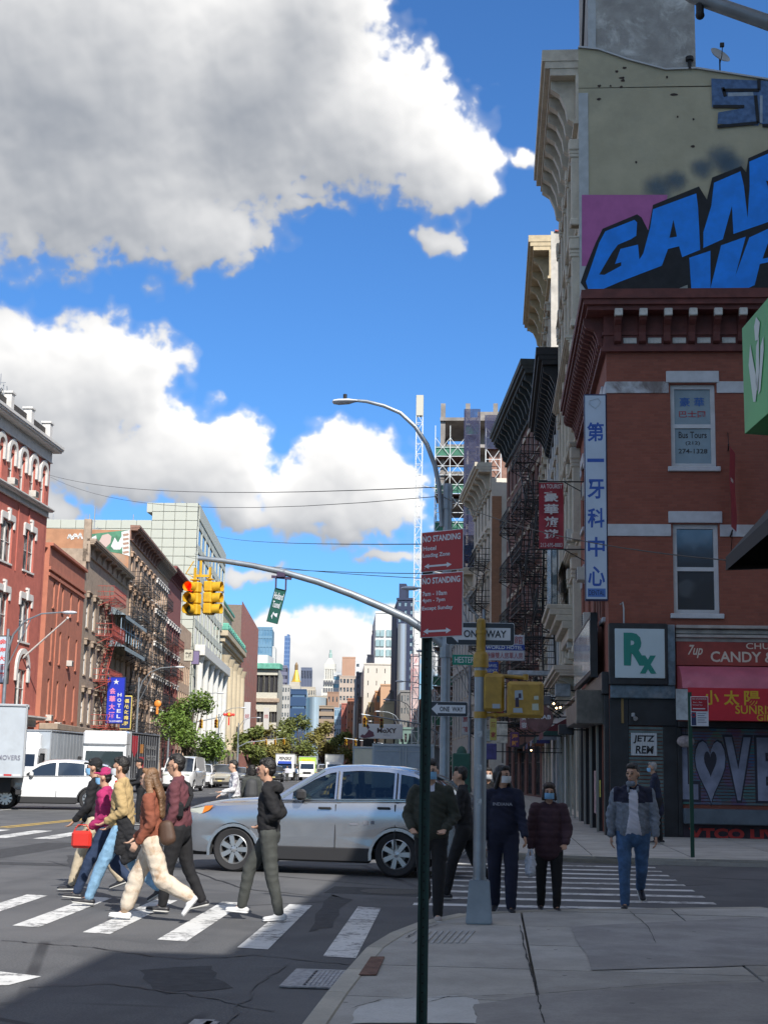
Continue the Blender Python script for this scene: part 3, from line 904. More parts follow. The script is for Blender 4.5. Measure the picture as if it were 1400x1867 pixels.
# --- shared building materials
BR_RED=brick_mat('corner red brick',(.225,.070,.046),(.27,.088,.058),(.215,.085,.06),damt=.3,dirt=(.12,.05,.04))
BR_DARK=brick_mat('dark red brick',(.13,.052,.042),(.17,.07,.055),(.16,.12,.1))
BR_BROWN=brick_mat('brown brick',(.22,.115,.08),(.27,.15,.11),(.22,.18,.15),damt=.4)
OXIDE=mat('oxide red cornice paint',(.125,.035,.03),.7,var=.25,vscale=3,damt=.4,dirt=(.07,.03,.028),dscale=1.3)
TRIMW=mat('white window trim',(.56,.58,.60),.6,var=.08,vscale=2,damt=.25,dirt=(.33,.33,.34),dscale=1.7)
PALEBLK=mat('pale lintel paint',(.50,.52,.55),.7,var=.1,damt=.25,dirt=(.36,.36,.37),dscale=1.2)
PEEL=mat('peeling band paint',(.50,.52,.55),.75,var=.1,damt=.95,dirt=(.15,.12,.11),dscale=1.1)
CREAM=mat('cream painted stone',(.52,.47,.38),.75,var=.12,vscale=2,damt=.45,dirt=(.25,.21,.17),dscale=1.0,bump=.2,bscale=12)
CREAM2=mat('grey white painted stone',(.46,.46,.44),.75,var=.12,vscale=2,damt=.45,dirt=(.24,.24,.24),dscale=1.0)
BLACKM=mat('black painted iron',(.018,.018,.02),.6,.3)
REDM=mat('red painted iron',(.33,.06,.045),.6,.1,var=.2)
GLS=glass_mat('window glass')
GLS2=glass_mat('paler window glass',tint=(.035,.035,.038),bright=(.3,.3,.3),amt=.5,scale=.8)  # paler, more uneven glass for the ground floor shop fronts
GREYM=mat('grey metal',(.38,.39,.40),.5,.6)
ACW=mat('air conditioner casing',(.5,.49,.45),.6,var=.15)
DGREY=mat('dark grey paint',(.035,.037,.04),.6,var=.3)
def paint(name,c,r=.6,**k):return mat(name,c,r,**k)
# --- E1: the red corner building
X1,Y1=2.82,35.5
SIGNPANE=mat('papered window glass',(.20,.27,.31),.25,var=.12,vscale=1.5)
e1=building('brick_building','dark red brick corner building with heavy bracketed cornice and white window trim','building',(X1,Y1,0),13,11,13.1,'W',BR_RED,
front=[dict(v=9.2,h=2.05,w=1.05,us=[1.6,4.3,7.0,9.6],f=TRIMW,g=GLS,sill=PALEBLK,hood=PALEBLK,fw=.09),
dict(v=5.5,h=2.2,w=1.05,us=[1.6,4.3,7.0,9.6],f=TRIMW,g=GLS,sill=PALEBLK,hood=PALEBLK,fw=.09),
dict(v=.1,h=3.3,w=1.5,us=[1.5,3.6,6.0,8.5],f=DGREY,g=GLS2,kind='grid')],
south=[dict(v=5.5,h=2.25,w=1.12,us=[2.16,5.4,8.6,11.4],f=TRIMW,g=glass_mat('upper floor glass',tint=(.035,.045,.055),bright=(.10,.12,.14),amt=.6,rough=.12,scale=.9),sill=PALEBLK,kind='sash',fw=.11),
dict(v=9.2,h=2.15,w=1.12,us=[5.4,8.6,11.4],f=TRIMW,g=GLS,sill=PALEBLK,kind='sash',fw=.11),
dict(v=9.2,h=2.15,w=1.12,us=[2.16],f=TRIMW,g=SIGNPANE,sill=PALEBLK,kind='sash',fw=.11)],parapet=.5)
wn=[o for o in e1.children if o.name.startswith('window')and abs(o.location.x-2.16)<.01 and o.location.z>9][0]
BLUEINK=mat('blue window lettering',(.02,.10,.35),.5); REDINK=mat('red window lettering',(.33,.03,.04),.5); BLKINK=mat('black lettering',(.012,.012,.015),.5)
# solid wall behind that window, its lettering stands on the glass
for s_,mt_,z_,h_,w_ in(('豪 華',BLUEINK,1.72,.24,.62),('巴士團',REDINK,1.40,.17,.66),('Bus Tours',BLKINK,.86,.17,.70),('(212)',BLKINK,.64,.11,.36),('274-1328',BLKINK,.44,.12,.72)):
 text(s_,mt_,wn,(0,.158,z_),height=h_,width=w_,bold=.012)
for(v,h)in((11.38,.30),(7.77,.29)):
 for u in(2.16,5.4,8.6,11.4):
  m=M(); m.bbox(u-.66,u+.66,-.05,.05,v,v+h,.01); m.obj('lintel',PALEBLK,e1)
for v,mt_ in((11.11,PEEL),(7.43,PALEBLK)):
 ed=[0,1.56,2.76,4.8,6.0,8.0,9.2,10.8,12.0,13]
 for a,b in zip(ed[::2],ed[1::2]):
  m=M(); m.bbox(a+.001,b,-.03,.05,v,v+.30,.005); m.obj('band',PEEL if(v>9 and a==0)else PALEBLK,e1)
 for u in(0,2.95,5.65,8.3,10.4):
  m=FM('W'); m.bbox(u+.001,min(u+.95,11),-.03,.05,v,v+.30,.005); m.obj('band',PALEBLK,e1)
  # cornice: two faces meeting at the corner
m=M()
for(p,za,zb)in((.66,13.42,13.64),(.60,13.28,13.42),(.50,13.16,13.28),(.14,12.18,12.30),(.10,12.62,12.70),(.06,12.30,13.16)):
 m.box(-p,13,-p,0,za,zb); m.box(-p,0,0.0005,11,za,zb)
cor=m.obj('cornice',OXIDE,e1)
pr=[(0,0),(0,-.78),(-.12,-.72),(-.16,-.5),(-.24,-.34),(-.44,-.26),(-.5,-.16),(-.5,0)]
bk=M(); bk.prism([(p[0]-.06,p[1])for p in pr][::-1],.17,axis='x',base=-.085); bkm=bk.mesh('bracket',OXIDE)
blk=M(); blk.bbox(-.10,.10,-.66,-.5,0,.19,.015)
WBLK=mat('worn pale block paint',(.50,.50,.47),.8,var=.2,vscale=5,damt=.4,dirt=(.25,.2,.17),dscale=2.5)
blkm=blk.mesh('block',WBLK)
for k in range(21):
 u=.28+.62*k
 obj('bracket',bkm,cor,(u,0,13.16)); obj('block',blkm,cor,(u+.0,0.05,12.98))
pn=M(); pn.bbox(-.17,.17,-.085,-.05,0,.15,.01); pnm=pn.mesh('frieze_panel',WBLK)
for k in range(20):obj('frieze_panel',pnm,cor,(.60+.62*k,0,12.40))
for k in range(26):
 u=.25+.42*k
 obj('bracket',bkm,cor,fpos('W',u,13.16,0),ROT['W'])
for k in range(25):obj('frieze_panel',pnm,cor,fpos('W',.46+.42*k,12.40,0),ROT['W'])
m=M(); m.box(-.55,13,-.55,.2,13.64,13.70); m.box(-.55,.2,.2,11,13.64,13.70); m.obj('coping',OXIDE,cor)
# ground floor, south side
SHOPDK=mat('black shop front paint',(.012,.014,.018),.45,var=.4,vscale=4,damt=.3,dirt=(.03,.03,.035))
BLUEGRY=mat('weathered grey blue board',(.10,.15,.19),.6,var=.3,vscale=5,damt=.5,dirt=(.25,.27,.28),dscale=3)
m=M(); m.bbox(-.02,1.40,-.30,-.0,3.72,5.22,.02); m.obj('sign_surround',SHOPDK,e1)
m=M(); m.bbox(.02,1.58,-.22,-.0,3.40,3.72,.02); m.bbox(1.40,1.58,-.26,-.0,3.72,5.20,.01); m.obj('fascia_board',BLUEGRY,e1)
m=M(); m.bbox(.0,.46,-.06,0.05,0,3.4,.01); m.bbox(1.28,1.62,-.07,.05,0,2.75,.01); m.bbox(.46,1.62,-.10,.05,2.75,3.40,.01); m.obj('door_surround',SHOPDK,e1)
m=M(); m.box(.28,.34,-.1,-.06,2.8,3.4); m.obj('brass_strip',mat('dull brass',(.22,.15,.06),.5,.5),e1)
sh=M()
for k in range(30):sh.box(.46,1.28,-.03,.0,.02+k*.091,.02+k*.091+.066)
stuff(sh.obj('shutter_slat',mat('grey green shutter steel',(.12,.16,.16),.45,.5,var=.3,vscale=2,damt=.4,dirt=(.05,.07,.08),dscale=1.5),e1))
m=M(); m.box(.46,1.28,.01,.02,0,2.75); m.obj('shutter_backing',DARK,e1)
m=M(); m.bbox(.52,.60,-.2,-.1,2.95,3.05,.01); m.tube([(.56,-.14,3.0),(.58,-.25,2.95),(.60,-.34,2.90)],[.02,.03,.06],8); m.obj('flood_lamp',GREYM,e1)
# board with tag lettering
jb=thing('board','white board with black JETZ REM lettering hung on the grey shutter of the corner door','sign',(X1+.82,Y1-.05,2.3))
m=M(); m.bbox(-.31,.31,-.03,0,-.27,.27,.005); m.obj('panel',mat('white ribbed board',(.52,.55,.57),.6,var=.06),jb)
m=M()
for k in range(15):m.box(-.29+k*.0407,-.28+k*.0407,-.034,-.03,-.265,.265)
stuff(m.obj('rib',mat('board rib',(.36,.38,.4),.6),jb))
text('JETZ',BLKINK,jb,(0,-.036,.115),height=.20,width=.52,bold=.03,shear=.1); text('REM',BLKINK,jb,(.01,-.036,-.13),height=.19,width=.44,bold=.03,shear=.1)
# pharmacy sign
rx=thing('pharmacy_sign','square white sign with large green Rx letters on the corner of the red brick building','sign',(X1+.72,Y1-.30,4.48))
RXG=mat('green sign letters',(.01,.20,.16),.5); RXW=mat('white sign acrylic',(.46,.56,.60),.35,var=.05,vscale=1)
m=M(); m.bbox(-.60,.60,-.06,0,-.60,.60,.01); m.obj('panel',RXW,rx)
text('R',RXG,rx,(-.10,-.065,.10),height=.80,width=.58,bold=.05); text('x',RXG,rx,(.19,-.067,-.27),height=.44,width=.40,bold=.05)
# dental sign
dn=thing('vertical_sign','tall narrow white sign with blue Chinese characters at the corner of the brick building','sign',(X1-.30,Y1+.06,0))
DW=mat('white sign face',(.44,.52,.62),.4,var=.06,vscale=1.5); DBL=mat('blue characters',(.015,.075,.36),.5); DNAVY=mat('navy sign edge',(.02,.03,.09),.5)
m=M(); m.bbox(-.27,.29,-.09,.09,5.80,11.08,.01); m.obj('sign_box',DNAVY,dn)
m=M(); m.box(-.245,.265,-.096,-.0905,5.84,11.04); m.obj('sign_face',DW,dn)
for i,c in enumerate('第一牙科中心'):text(c,DBL,dn,(.01,-.10,10.09-i*.736),height=.09 if c=='一' else .50,width=.42,bold=.022)
m=M(); m.box(-.21,.23,-.102,-.0965,5.89,6.10); m.obj('lower_panel',mat('blue panel',(.06,.16,.45),.5),dn)
text('DENTAL',DNAVY,dn,(.01,-.105,5.995),height=.13,width=.38,bold=.01)
m=M()
dia=[(-.13,10.90),(.08,10.96),(.15,10.86),(.02,10.70),(-.14,10.82)]
for a,b in zip(dia,dia[1:]+dia[:1]):m.bar((a[0],-.1,a[1]),(b[0],-.1,b[1]),.018,.006)
m.obj('emblem',GREYM,dn)
m=M()
for z in(6.2,8.5,10.7):m.bar((.25,.08,z),(.45,.5,z),.04)
m.obj('bracket',BLACKM,dn)
# candy shop
FASC=mat('dull red fascia',(.27,.045,.035),.55,var=.2,vscale=2,damt=.25,dirt=(.10,.03,.03))
LETW=mat('cream lettering',(.55,.50,.42),.6)
ms=M()
for(a,b,p)in((4.80,4.90,.1),(4.90,4.97,.2),(5.0,5.1,.12),(5.12,5.20,.24),(4.97,5.12,.06)):ms.bbox(1.62,13,-p,0,a,b,.01)
ms.obj('stone_course',mat('weathered stone course',(.36,.35,.33),.8,var=.2,damt=.4,dirt=(.18,.17,.16),dscale=2),e1)
m=M(); m.bbox(1.62,13,-.14,0,4.22,4.80,.01); m.obj('fascia',FASC,e1)
text('7up',LETW,e1,(2.08,-.145,4.56),height=.32,width=.36,shear=.35,bold=.015,rotz=0)
text('CANDY & SODA',LETW,e1,(3.72,-.145,4.44),height=.26,width=2.55,bold=.02); text('CHUNG YEE',LETW,e1,(4.05,-.145,4.71),height=.15,width=1.5,bold=.01)
aw=thing('shop_awning','red cloth awning with yellow Sunrise Gift lettering over the candy shop','awning',(X1+1.62,Y1-.14,0))
prof=[(0,4.20),(-.35,4.17),(-.7,4.05),(-.95,3.85),(-1.05,3.60)]
m=M(); n=len(prof)
m.add([(x,p[0],p[1])for x in(0,9.5)for p in prof],[(i,i+1,i+1+n,i+n)for i in range(n-1)]); m.obj('canopy',mat('pink red canopy cloth',(.42,.10,.15),.5,var=.15,vscale=1.5,damt=.4,dirt=(.55,.25,.32),dscale=1),aw,smooth=True)
m=M(); m.poly([(0,p[0],p[1])for p in prof]+[(0,0,3.6)]); m.obj('side_cheek',mat('canopy cheek',(.33,.05,.06),.6,var=.1),aw)
VAL=mat('red valance cloth',(.46,.015,.03),.65,var=.12,vscale=2)
m=M(); m.box(.12,9.5,-1.07,-1.05,2.86,3.62); m.obj('valance',VAL,aw)
m=M(); m.box(-.16,.12,-1.068,-1.048,2.86,3.58); m.obj('end_panel',mat('faded white cloth',(.38,.42,.44),.7,var=.2,damt=.4,dirt=(.12,.13,.14),dscale=5),aw)
YLET=mat('yellow lettering',(.55,.36,.02),.5)
for i,c in enumerate('小太陽禮品'):text(c,YLET,aw,(.66+i*.47+(.18 if i>2 else 0),-1.075,3.39),height=.34,width=.36,bold=.02)
text('SUNRISE',YLET,aw,(1.70,-1.075,3.12),height=.20,width=.98,bold=.012); text('GIFT SHOP',YLET,aw,(2.25,-1.075,2.94),height=.15,width=1.1,bold=.012)
m=M()
for k in range(24):m.box(1.72,9.0,-.03,0.0,.90+k*.076,.90+k*.076+.058)
GRAF=bpy.data.materials.new('graffitied shutter'); GRAF.use_nodes=True
N=NT(GRAF.node_tree); P=N.n('ShaderNodeTexCoord').outputs['Object']
vo=N.n('ShaderNodeTexVoronoi'); vo.inputs['Scale'].default_value=3.2; N.put(vo.inputs['Vector'],N.v('ADD',P,N.v('SCALE',N.n('ShaderNodeTexNoise').outputs['Color'],.35)))
hs=N.n('ShaderNodeHueSaturation'); N.put(hs.inputs['Color'],vo.outputs['Color']); hs.inputs['Saturation'].default_value=.9; hs.inputs['Value'].default_value=.3
c=N.mix(.62,hs.outputs[0],(.05,.10,.16)); c=N.mix(N.m('MULTIPLY',N.ramp(N.noise(P,1.5,4,.6),.5,.6),.6),c,(.12,.05,.13))
N.put(GRAF.node_tree.nodes['Principled BSDF'].inputs['Base Color'],c); GRAF.node_tree.nodes['Principled BSDF'].inputs['Roughness'].default_value=.5
stuff(m.obj('shutter_slat',GRAF,e1))
LAV=mat('grey lavender spray paint',(.20,.22,.30),.6,var=.3,vscale=2)
DKSP=mat('dark spray paint',(.02,.02,.035),.6)
gx=2.3
def spray(pts,mt,d,nm='painted_letter'):
 m=M(); m.poly([(p[0],-d,p[1])for p in pts]); return m.obj(nm,mt,e1)
for ch,u_,w_ in(('L',1.90,.40),('V',3.06,.62),('E',3.76,.50)):text(ch,DKSP,e1,(u_,-.034,1.76),height=1.62,width=w_+.12,bold=.09,name='painted_letter'); text(ch,LAV,e1,(u_,-.038,1.76),height=1.50,width=w_,bold=.05,name='painted_letter')
for mt,k_,d_ in((DKSP,1.08,.035),(LAV,1.0,.039),(DKSP,.42,.042)):
 spray([(2.40+k_*.36*(sin(a)**3),1.80+(.12 if k_<.5 else 0)+k_*.052*(13*cos(a)-5*cos(2*a)-2*cos(3*a)-cos(4*a))-.02)for a in[i*pi/14 for i in range(28)]],mt,d_)
m=M(); m.bbox(1.62,13,-.35,0,2.72,2.86,.01); m.bbox(1.62,1.72,-.1,0,0,2.72,.01); m.box(1.72,13,0.0,.01,2.65,2.86); m.obj('shop_frame',SHOPDK,e1)
m=M(); m.bbox(1.72,9,-.38,-.02,.44,.80,.02); m.obj('counter',mat('blue grey counter',(.09,.12,.15),.6,var=.15),e1)
m=M(); m.box(1.66,9,-.08,-.02,.02,.44); m.obj('plinth',mat('plinth paint',(.03,.02,.03),.6,var=.4,vscale=6,damt=.8,dirt=(.07,.03,.05),dscale=4),e1)
text('VTCO LIVE',mat('red spray paint',(.50,.04,.035),.6),e1,(3.0,-.085,.22),height=.25,width=2.3,bold=.05,name='painted_letter')
for k,(u,v)in enumerate(((1.80,2.42),(1.86,2.36),(1.78,2.34))):
 pass
lan=thing('paper_lantern','dusty pale round lantern hanging beside the graffitied shutter','lantern',(X1+1.78,Y1-.35,2.38))
m=M(); m.ball((0,0,0),.17,14,10,(1.25,1,.85)); m.obj('shade',mat('dusty lantern paper',(.35,.30,.30),.8,var=.3,vscale=10),lan); m=M(); m.tube([(0,0,.12),(0,0,.40)],.008,6); m.tube([(0,0,.40),(0,.3,.42)],.008,6); m.obj('cord',BLACKM,lan)
# west side of the corner building: storefront, glossy sign board, pipes
for u,dd in((.1,.0),(2.5,.0),(4.8,0),(7.2,0),(9.7,0)):
 m=FM('W'); m.bbox(u,u+.34,-.12,.05,0,3.5,.02); m.obj('pillar',SHOPDK,e1)
m=FM('W'); m.bbox(.0,11,-.18,0,3.5,4.05,.02); m.obj('fascia_board',SHOPDK,e1)
m=FM('W'); m.bbox(.35,1.05,-.78,-.05,2.78,3.62,.02); m.obj('canopy_box',mat('brown grey metal',(.10,.095,.085),.5,.3,var=.3,vscale=4),e1)
m=FM('W'); m.bbox(1.06,6.5,-.72,-.05,2.86,3.40,.02); m.obj('canopy_box',mat('canopy metal',(.08,.08,.078),.5,.3,var=.3,vscale=3),e1)
MIRR=bpy.data.materials.new('reflection painted sign face'); MIRR.use_nodes=True
N=NT(MIRR.node_tree); P=N.n('ShaderNodeTexCoord').outputs['Object']
t1=N.noise(N.v('MULTIPLY',P,(1,2.6,.9)),1.5,5,.65); t2=N.noise(N.v('MULTIPLY',P,(1,3.0,.6)),3.0,3,.6)
c=N.mix(N.ramp(t1,.42,.6),(.10,.13,.14),(.62,.62,.58)); c=N.mix(N.m('MULTIPLY',N.ramp(t2,.58,.66),.7),c,(.25,.32,.36))  # white and grey streaks in the colour imitate reflections
B=MIRR.node_tree.nodes['Principled BSDF']; N.put(B.inputs['Base Color'],c); B.inputs['Roughness'].default_value=.12; B.inputs['Specular IOR Level'].default_value=.9
sb=thing('sign_board','wide glossy picture sign board mounted high along the avenue side of the corner building','sign',(X1-.30,Y1+1.3,4.05))
m=M(); m.bbox(-.06,.08,0,7.5,0,1.55,.02); m.obj('board_frame',BLACKM,sb)
m=M(); m.box(-.075,-.06,.12,7.38,.12,1.43); m.obj('board_face',MIRR,sb)
m=M(); m.box(-.06,.12,-.02,0,-.06,1.6); m.obj('edge_trim',SHOPDK,sb)
m=FM('W')
for u in(1.2,2.2,3.3):m.tube([(u,-.12,5.5),(u,-.12,6.6),(u+.3,-.05,7.0)],.03,6)
m.obj('conduit',mat('red brown pipe',(.20,.10,.08),.6),e1)
m=M(); m.tube([(.28,-.1,5.7),(.34,-.14,5.75),(.36,-.16,5.6),(.36,-.16,3.8)],.022,6); m.obj('conduit',GREYM,e1)
ac_unit(e1,'W',4.3,9.2,ACW); ac_unit(e1,'W',4.3,5.55,ACW); ac_unit(e1,'W',7.0,7.2,ACW)
# banner on the avenue side
bn=thing('banner','red cloth banner reading AA TOURIST hung from iron arms over the avenue','banner',(1.75,41.6,0))
zt=atY(985,880,41.6).z; zb=atY(985,1000,41.6).z; bx0=atY(982,940,41.6).x-1.75; bx1=atY(1027,940,41.6).x-1.75
BNR=mat('red banner cloth',(.30,.03,.045),.7,var=.15,vscale=3)
m=M(); nx,nz=6,10
m.add([(bx0+(bx1-bx0)*i/nx,.03*sin(i*1.3+j*.7),zb+(zt-zb)*j/nz)for j in range(nz+1)for i in range(nx+1)],[(j*(nx+1)+i,j*(nx+1)+i+1,(j+1)*(nx+1)+i+1,(j+1)*(nx+1)+i)for j in range(nz)for i in range(nx)])
m.obj('cloth',BNR,bn,smooth=True)
bw=bx1-bx0; bc=(bx0+bx1)/2
WL=mat('white lettering',(.62,.62,.62),.6)
text('AA TOURIST',WL,bn,(bc,-.05,zt-.12),height=.13,width=bw*.88,bold=.01)
for i,c in enumerate('豪華旅遊'):text(c,WL,bn,(bc,-.05,zt-.43-i*.375),height=.31,width=bw*.58,bold=.03)
text('212-695-8883',WL,bn,(bc,-.05,zb+.1),height=.12,width=bw*.88)
for z in(zt+.03,zb-.02):m=M(); m.bar((bx0,0,z),(X1-1.75,0,z),.035); m.bar((bx1,0,z),(X1-1.75,0,z-.45),.025); m.obj('arm',BLACKM,bn)
# small red banner on the south face
sb2=thing('banner','narrow faded red banner with white characters seen edge-on on the south brick face','banner',(5.83,Y1,0))
z1,z0=atY(1335,820,Y1-.5).z,atY(1340,965,Y1-.5).z
m=M(); m.add([(-.05,-.95,z1-.05),(.0,-.12,z1+.12),(.06,-.10,z0),(.03,-.9,z0-.1)],[(0,1,2,3)]);
m=M(); nn=8
m.add([(-.12+.26*i+.015*sin(j),-.9+.8*i,z0+(z1-z0)*j/nn)for j in range(nn+1)for i in(0,1)],[(j*2,j*2+1,j*2+3,j*2+2)for j in range(nn)])
m.obj('cloth',BNR,sb2)
for i,c in enumerate('豪華旅遊'):
 o=text(c,WL,sb2,(0,-.5,z1-.35-i*.42),height=.28,width=.42,bold=.02); o.rotation_euler=(0,0,atan2(.8,.26)); o.location.x=-.01; o.location.y=-.52
m=M(); m.bar((.0,0,z1+.1),(-.15,-1.0,z1+.02),.03); m.bar((0,0,z1+.55),(-.15,-1.0,z1+.02),.015); m.obj('arm',BLACKM,sb2); m=M(); m.bar((0,0,z0-.1),(-.1,-.95,z0-.1),.03); m.bar((0,0,z0-.6),(-.1,-.95,z0-.1),.015); m.obj('arm',BLACKM,sb2)
# --- E2: tall cream fronted building with the painted south wall
PLASTER=mat('ochre grey rendered wall',(.42,.385,.27),.9,var=.10,vscale=.7,damt=.35,dirt=(.27,.26,.20),dscale=.35,bump=.3,bscale=9)
e2=building('tenement_building','tall building with cream ornate front and a painted graffiti mural on its bare side wall','building',(X1,46.5,0),18,10.5,25.0,'W',CREAM,smat=PLASTER,
front=[dict(v=v,h=2.1,w=1.15,us=us(4,.4,10.1),f=CREAM2,g=GLS,sill=CREAM,hood=CREAM,hoodk='shelf')for v in(5.6,9.3,13.0,16.6,20.2)]+[dict(v=.3,h=3.2,w=1.9,us=us(3,.5,10),f=DGREY,g=GLS2,kind='grid')])
m=M(); m.prism([(0,24.98),(18,24.9),(18,24.9),(6.5,25.15),(4.05,25.62),(3.0,25.6),(1.7,26.0),(.7,26.4),(0,26.5)][::-1],.3,axis='y',base=0.0)
m.obj('parapet',PLASTER,e2)
m=FM('W'); m.box(.31,10.5,0.0,.3,25.0,26.5); m.obj('parapet',CREAM2,e2)
m=M(); m.bar((0,-.03,26.52),(.7,-.03,26.42),.1,.06); m.bar((.7,-.03,26.42),(1.7,-.03,26.02),.1,.06); m.bar((1.7,-.03,26.02),(3.0,-.03,25.62),.1,.06); m.bar((3,-.03,25.62),(4.05,-.03,25.64),.1,.06); m.bar((4.05,-.03,25.64),(6.5,-.03,25.17),.1,.06); m.obj('coping',GREYM,e2)
m=M(); m.bbox(.0,.33,-.035,0,13.5,24.8,.01); m.obj('corner_strip',mat('pale corner strip',(.42,.45,.46),.7,var=.1),e2)
cornice(e2,'W',0.0,10.3,26.45,2.6,1.25,CREAM,nb=8,bw=.36)
cornice(e2,'W',0.0,10.3,16.1,.7,.5,CREAM,nb=0); cornice(e2,'W',0,10.3,8.9,.6,.45,CREAM)
cornice(e2,'W',0.0,10.3,19.6,.4,.35,CREAM); cornice(e2,'W',0,10.3,12.4,.4,.35,CREAM); cornice(e2,'W',0,10.3,5.0,.9,.9,CREAM,nb=6)
pil=M()
pil.bbox(-.17,.17,-.26,.03,0,3.1,.03); pil.bbox(-.23,.23,-.34,.03,2.72,3.12,.04); pil.bbox(-.21,.21,-.32,.03,2.45,2.58,.03); pil.bbox(-.21,.21,-.30,.03,0,.25,.03)
pil.bbox(-.20,.20,-.33,.03,2.58,2.72,.03)
pilm=pil.mesh('column',CREAM)
for v in(5.4,9.1,12.8,16.4,20.0):
 for u in(.22,2.82,5.25,7.7,10.1):obj('column',pilm,e2,fpos('W',u,v,0),ROT['W'])
 # stucco bulkhead over the roof
STUC=mat('patchy grey stucco',(.33,.32,.30),.95,var=.15,vscale=2,damt=1.0,dirt=(.60,.60,.57),dscale=.9,bump=.5,bscale=14)
bh=M(); bh.box(.35,4.05,.12,5,25.3,33.0); bh.obj('roof_bulkhead',STUC,e2)
m=M(); m.box(.35,.62,.06,.12,25.6,33); m.obj('corner_strip',mat('pale corner strip',(.42,.45,.46)),e2)
m=M(); m.tube([(.16,.3,26.3),(.40,.3,33.0)],.05,6); m.obj('vent_pipe',BLACKM,e2); m=M(); m.lathe([(.06,0),(.06,.3),(.14,.32),(.14,.45),(.02,.5)],10,(3.82,-.05,25.6)); m.obj('roof_vent',BLACKM,e2)
# satellite dish
ds=thing('satellite_dish','grey satellite dish on a short mast on the parapet above the mural','satellite dish',(atY(1312,138,46.8).x,46.8,25.4))
m=M(); m.tube([(0,0,-.4),(0,0,.75)],.025,8); m.tube([(-.15,0,-.3),(0,0,.1),(.2,0,-.3)],.015,6); m.obj('mast',BLACKM,ds)
R_=Matrix.Rotation(radians(35),4,'Z')@ Matrix.Rotation(radians(62),4,'X')
dm=M(); dm.lathe([(.001,-.08),(.2,-.06),(.36,-.01),(.42,.03),(.415,.04),(.36,.005),(.2,-.045),(.001,-.065)],24)
dm.v=[tuple(R_ @ Vector((v[0]*1,v[1]*.8,v[2]))+Vector((0,-.05,.85)))for v in dm.v]; dm.obj('dish',mat('grey dish',(.30,.31,.31),.5),ds,smooth=True)
m=M(); m.tube([(0,-.02,.55),(0,-.45,.62),(.02,-.5,.95)],.015,6); m.bbox(-.06,.08,-.54,-.44,.93,1.08,.01); m.obj('feed_arm',BLACKM,ds)
# mural on the wall: flat paint a few millimetres proud
def mural(name,pts,mt,d):
 p=[atY(x,y,46.5)for x,y in pts]
 q=[(a.x-X1,a.z)for a in p]
 from mathutils.geometry import tessellate_polygon
 tri=tessellate_polygon([[Vector((a[0],a[1],0))for a in q]])
 m=M(); m.add([(a[0],-d,a[1])for a in q],[list(t)for t in tri]); return m.obj(name,mt,e2)
PINK=mat('mauve wall paint',(.42,.13,.33),.85,var=.08,vscale=2); MBLK=mat('mural black',(.012,.014,.018),.8,var=.3); MBLU=mat('mural blue',(.006,.24,.86),.7,var=.14,vscale=1.2,damt=.35,dirt=(.006,.18,.66),dscale=1.2)
OLDB=mat('faded blue mural paint',(.075,.14,.27),.85,var=.25,vscale=6,damt=.5,dirt=(.13,.2,.32),dscale=3); PALE=mat('faded white mural paint',(.30,.36,.42),.85,var=.15)
mural('mural_field',[(1060,356),(1216,356),(1200,480),(1060,486)],PINK,.04)
def zc(pts):return[(950+x/3.111,y/3.111)for x,y in pts]
mural('mural_outline',zc([(335,1605),(360,1530),(420,1380),(460,1300),(655,1218),(680,1235),(718,1310),(745,1165),(1005,1060),(1050,1135),(1080,1010),(1245,945),(1272,980),(1285,900),(1420,840),(1600,780),(1600,1720),(335+440,1690),(560,1690),(395,1690)]),MBLK,.045)
mural('mural_ground',zc([(770,1690),(940,1618),(948,1690)]),mat('mural gap',(.25,.26,.24),.85),.05)
mural('mural_letter',zc([(365,1600),(400,1500),(440,1380),(475,1315),(640,1250),(655,1265),(650,1340),(620,1360),(545,1392),(510,1440),(440,1560),(470,1562),(565,1510),(565,1490),(530,1500),(560,1415),(660,1390),(668,1475),(690,1440),(730,1290),(745,1190),(990,1100),(1000,1180),(1012,1420),(910,1462),(893,1400),(830,1415),(795,1510),(560,1600),(410,1665),(380,1650)]),MBLU,.05)
mural('mural_outline',zc([(860,1250),(880,1345),(838,1352)]),MBLK,.055)
mural('mural_letter',zc([(1030,1410),(1030,1320),(1075,1170),(1090,1040),(1240,975),(1260,1060),(1280,1240),(1292,1060),(1290,920),(1420,865),(1600,800),(1600,1180),(1390,1265),(1200,1330),(1192,1170),(1140,1360)]),MBLU,.05)
mural('mural_outline',zc([(1385,1030),(1405,1090),(1410,1060),(1400,1030)]),MBLK,.055)
mural('mural_letter',zc([(950,1465),(1070,1425),(1070,1640),(1130,1395),(1270,1345),(1210,1570),(1290,1350),(1420,1290),(1600,1250),(1600,1480),(1400,1490),(1350,1500),(1320,1620),(1170,1690),(965,1690)]),MBLU,.05)
mural('mural_outline',zc([(1400,1370),(1365,1470),(1420,1460)]),MBLK,.055)
mural('mural_field',zc([(1075,448),(1600,470),(1600,720),(1380,715),(1350,700),(1340,715),(1110,705),(1115,640),(1265,615),(1080,610)]),OLDB,.04)
for seg in([(1140,515),(1345,515),(1345,455)],[(1140,500),(1155,550)],[(1085,607),(1262,608)],[(1325,545),(1340,700),(1110,722)],[(1365,715),(1600,710)]):
 m=M(); p=[atY(*zc([s])[0],46.5)for s in seg]
 for a,b in zip(p,p[1:]):m.bar((a.x-X1,-.05,a.z),(b.x-X1,-.05,b.z),.11,.02,up=(0,1,0))
 m.obj('mural_outline',MBLK,e2)
mural('mural_field',zc([(1170,530),(1310,525),(1315,545),(1170,550)]),PALE,.046); mural('mural_field',zc([(1350,545),(1365,545),(1365,700),(1350,700)]),PALE,.046)
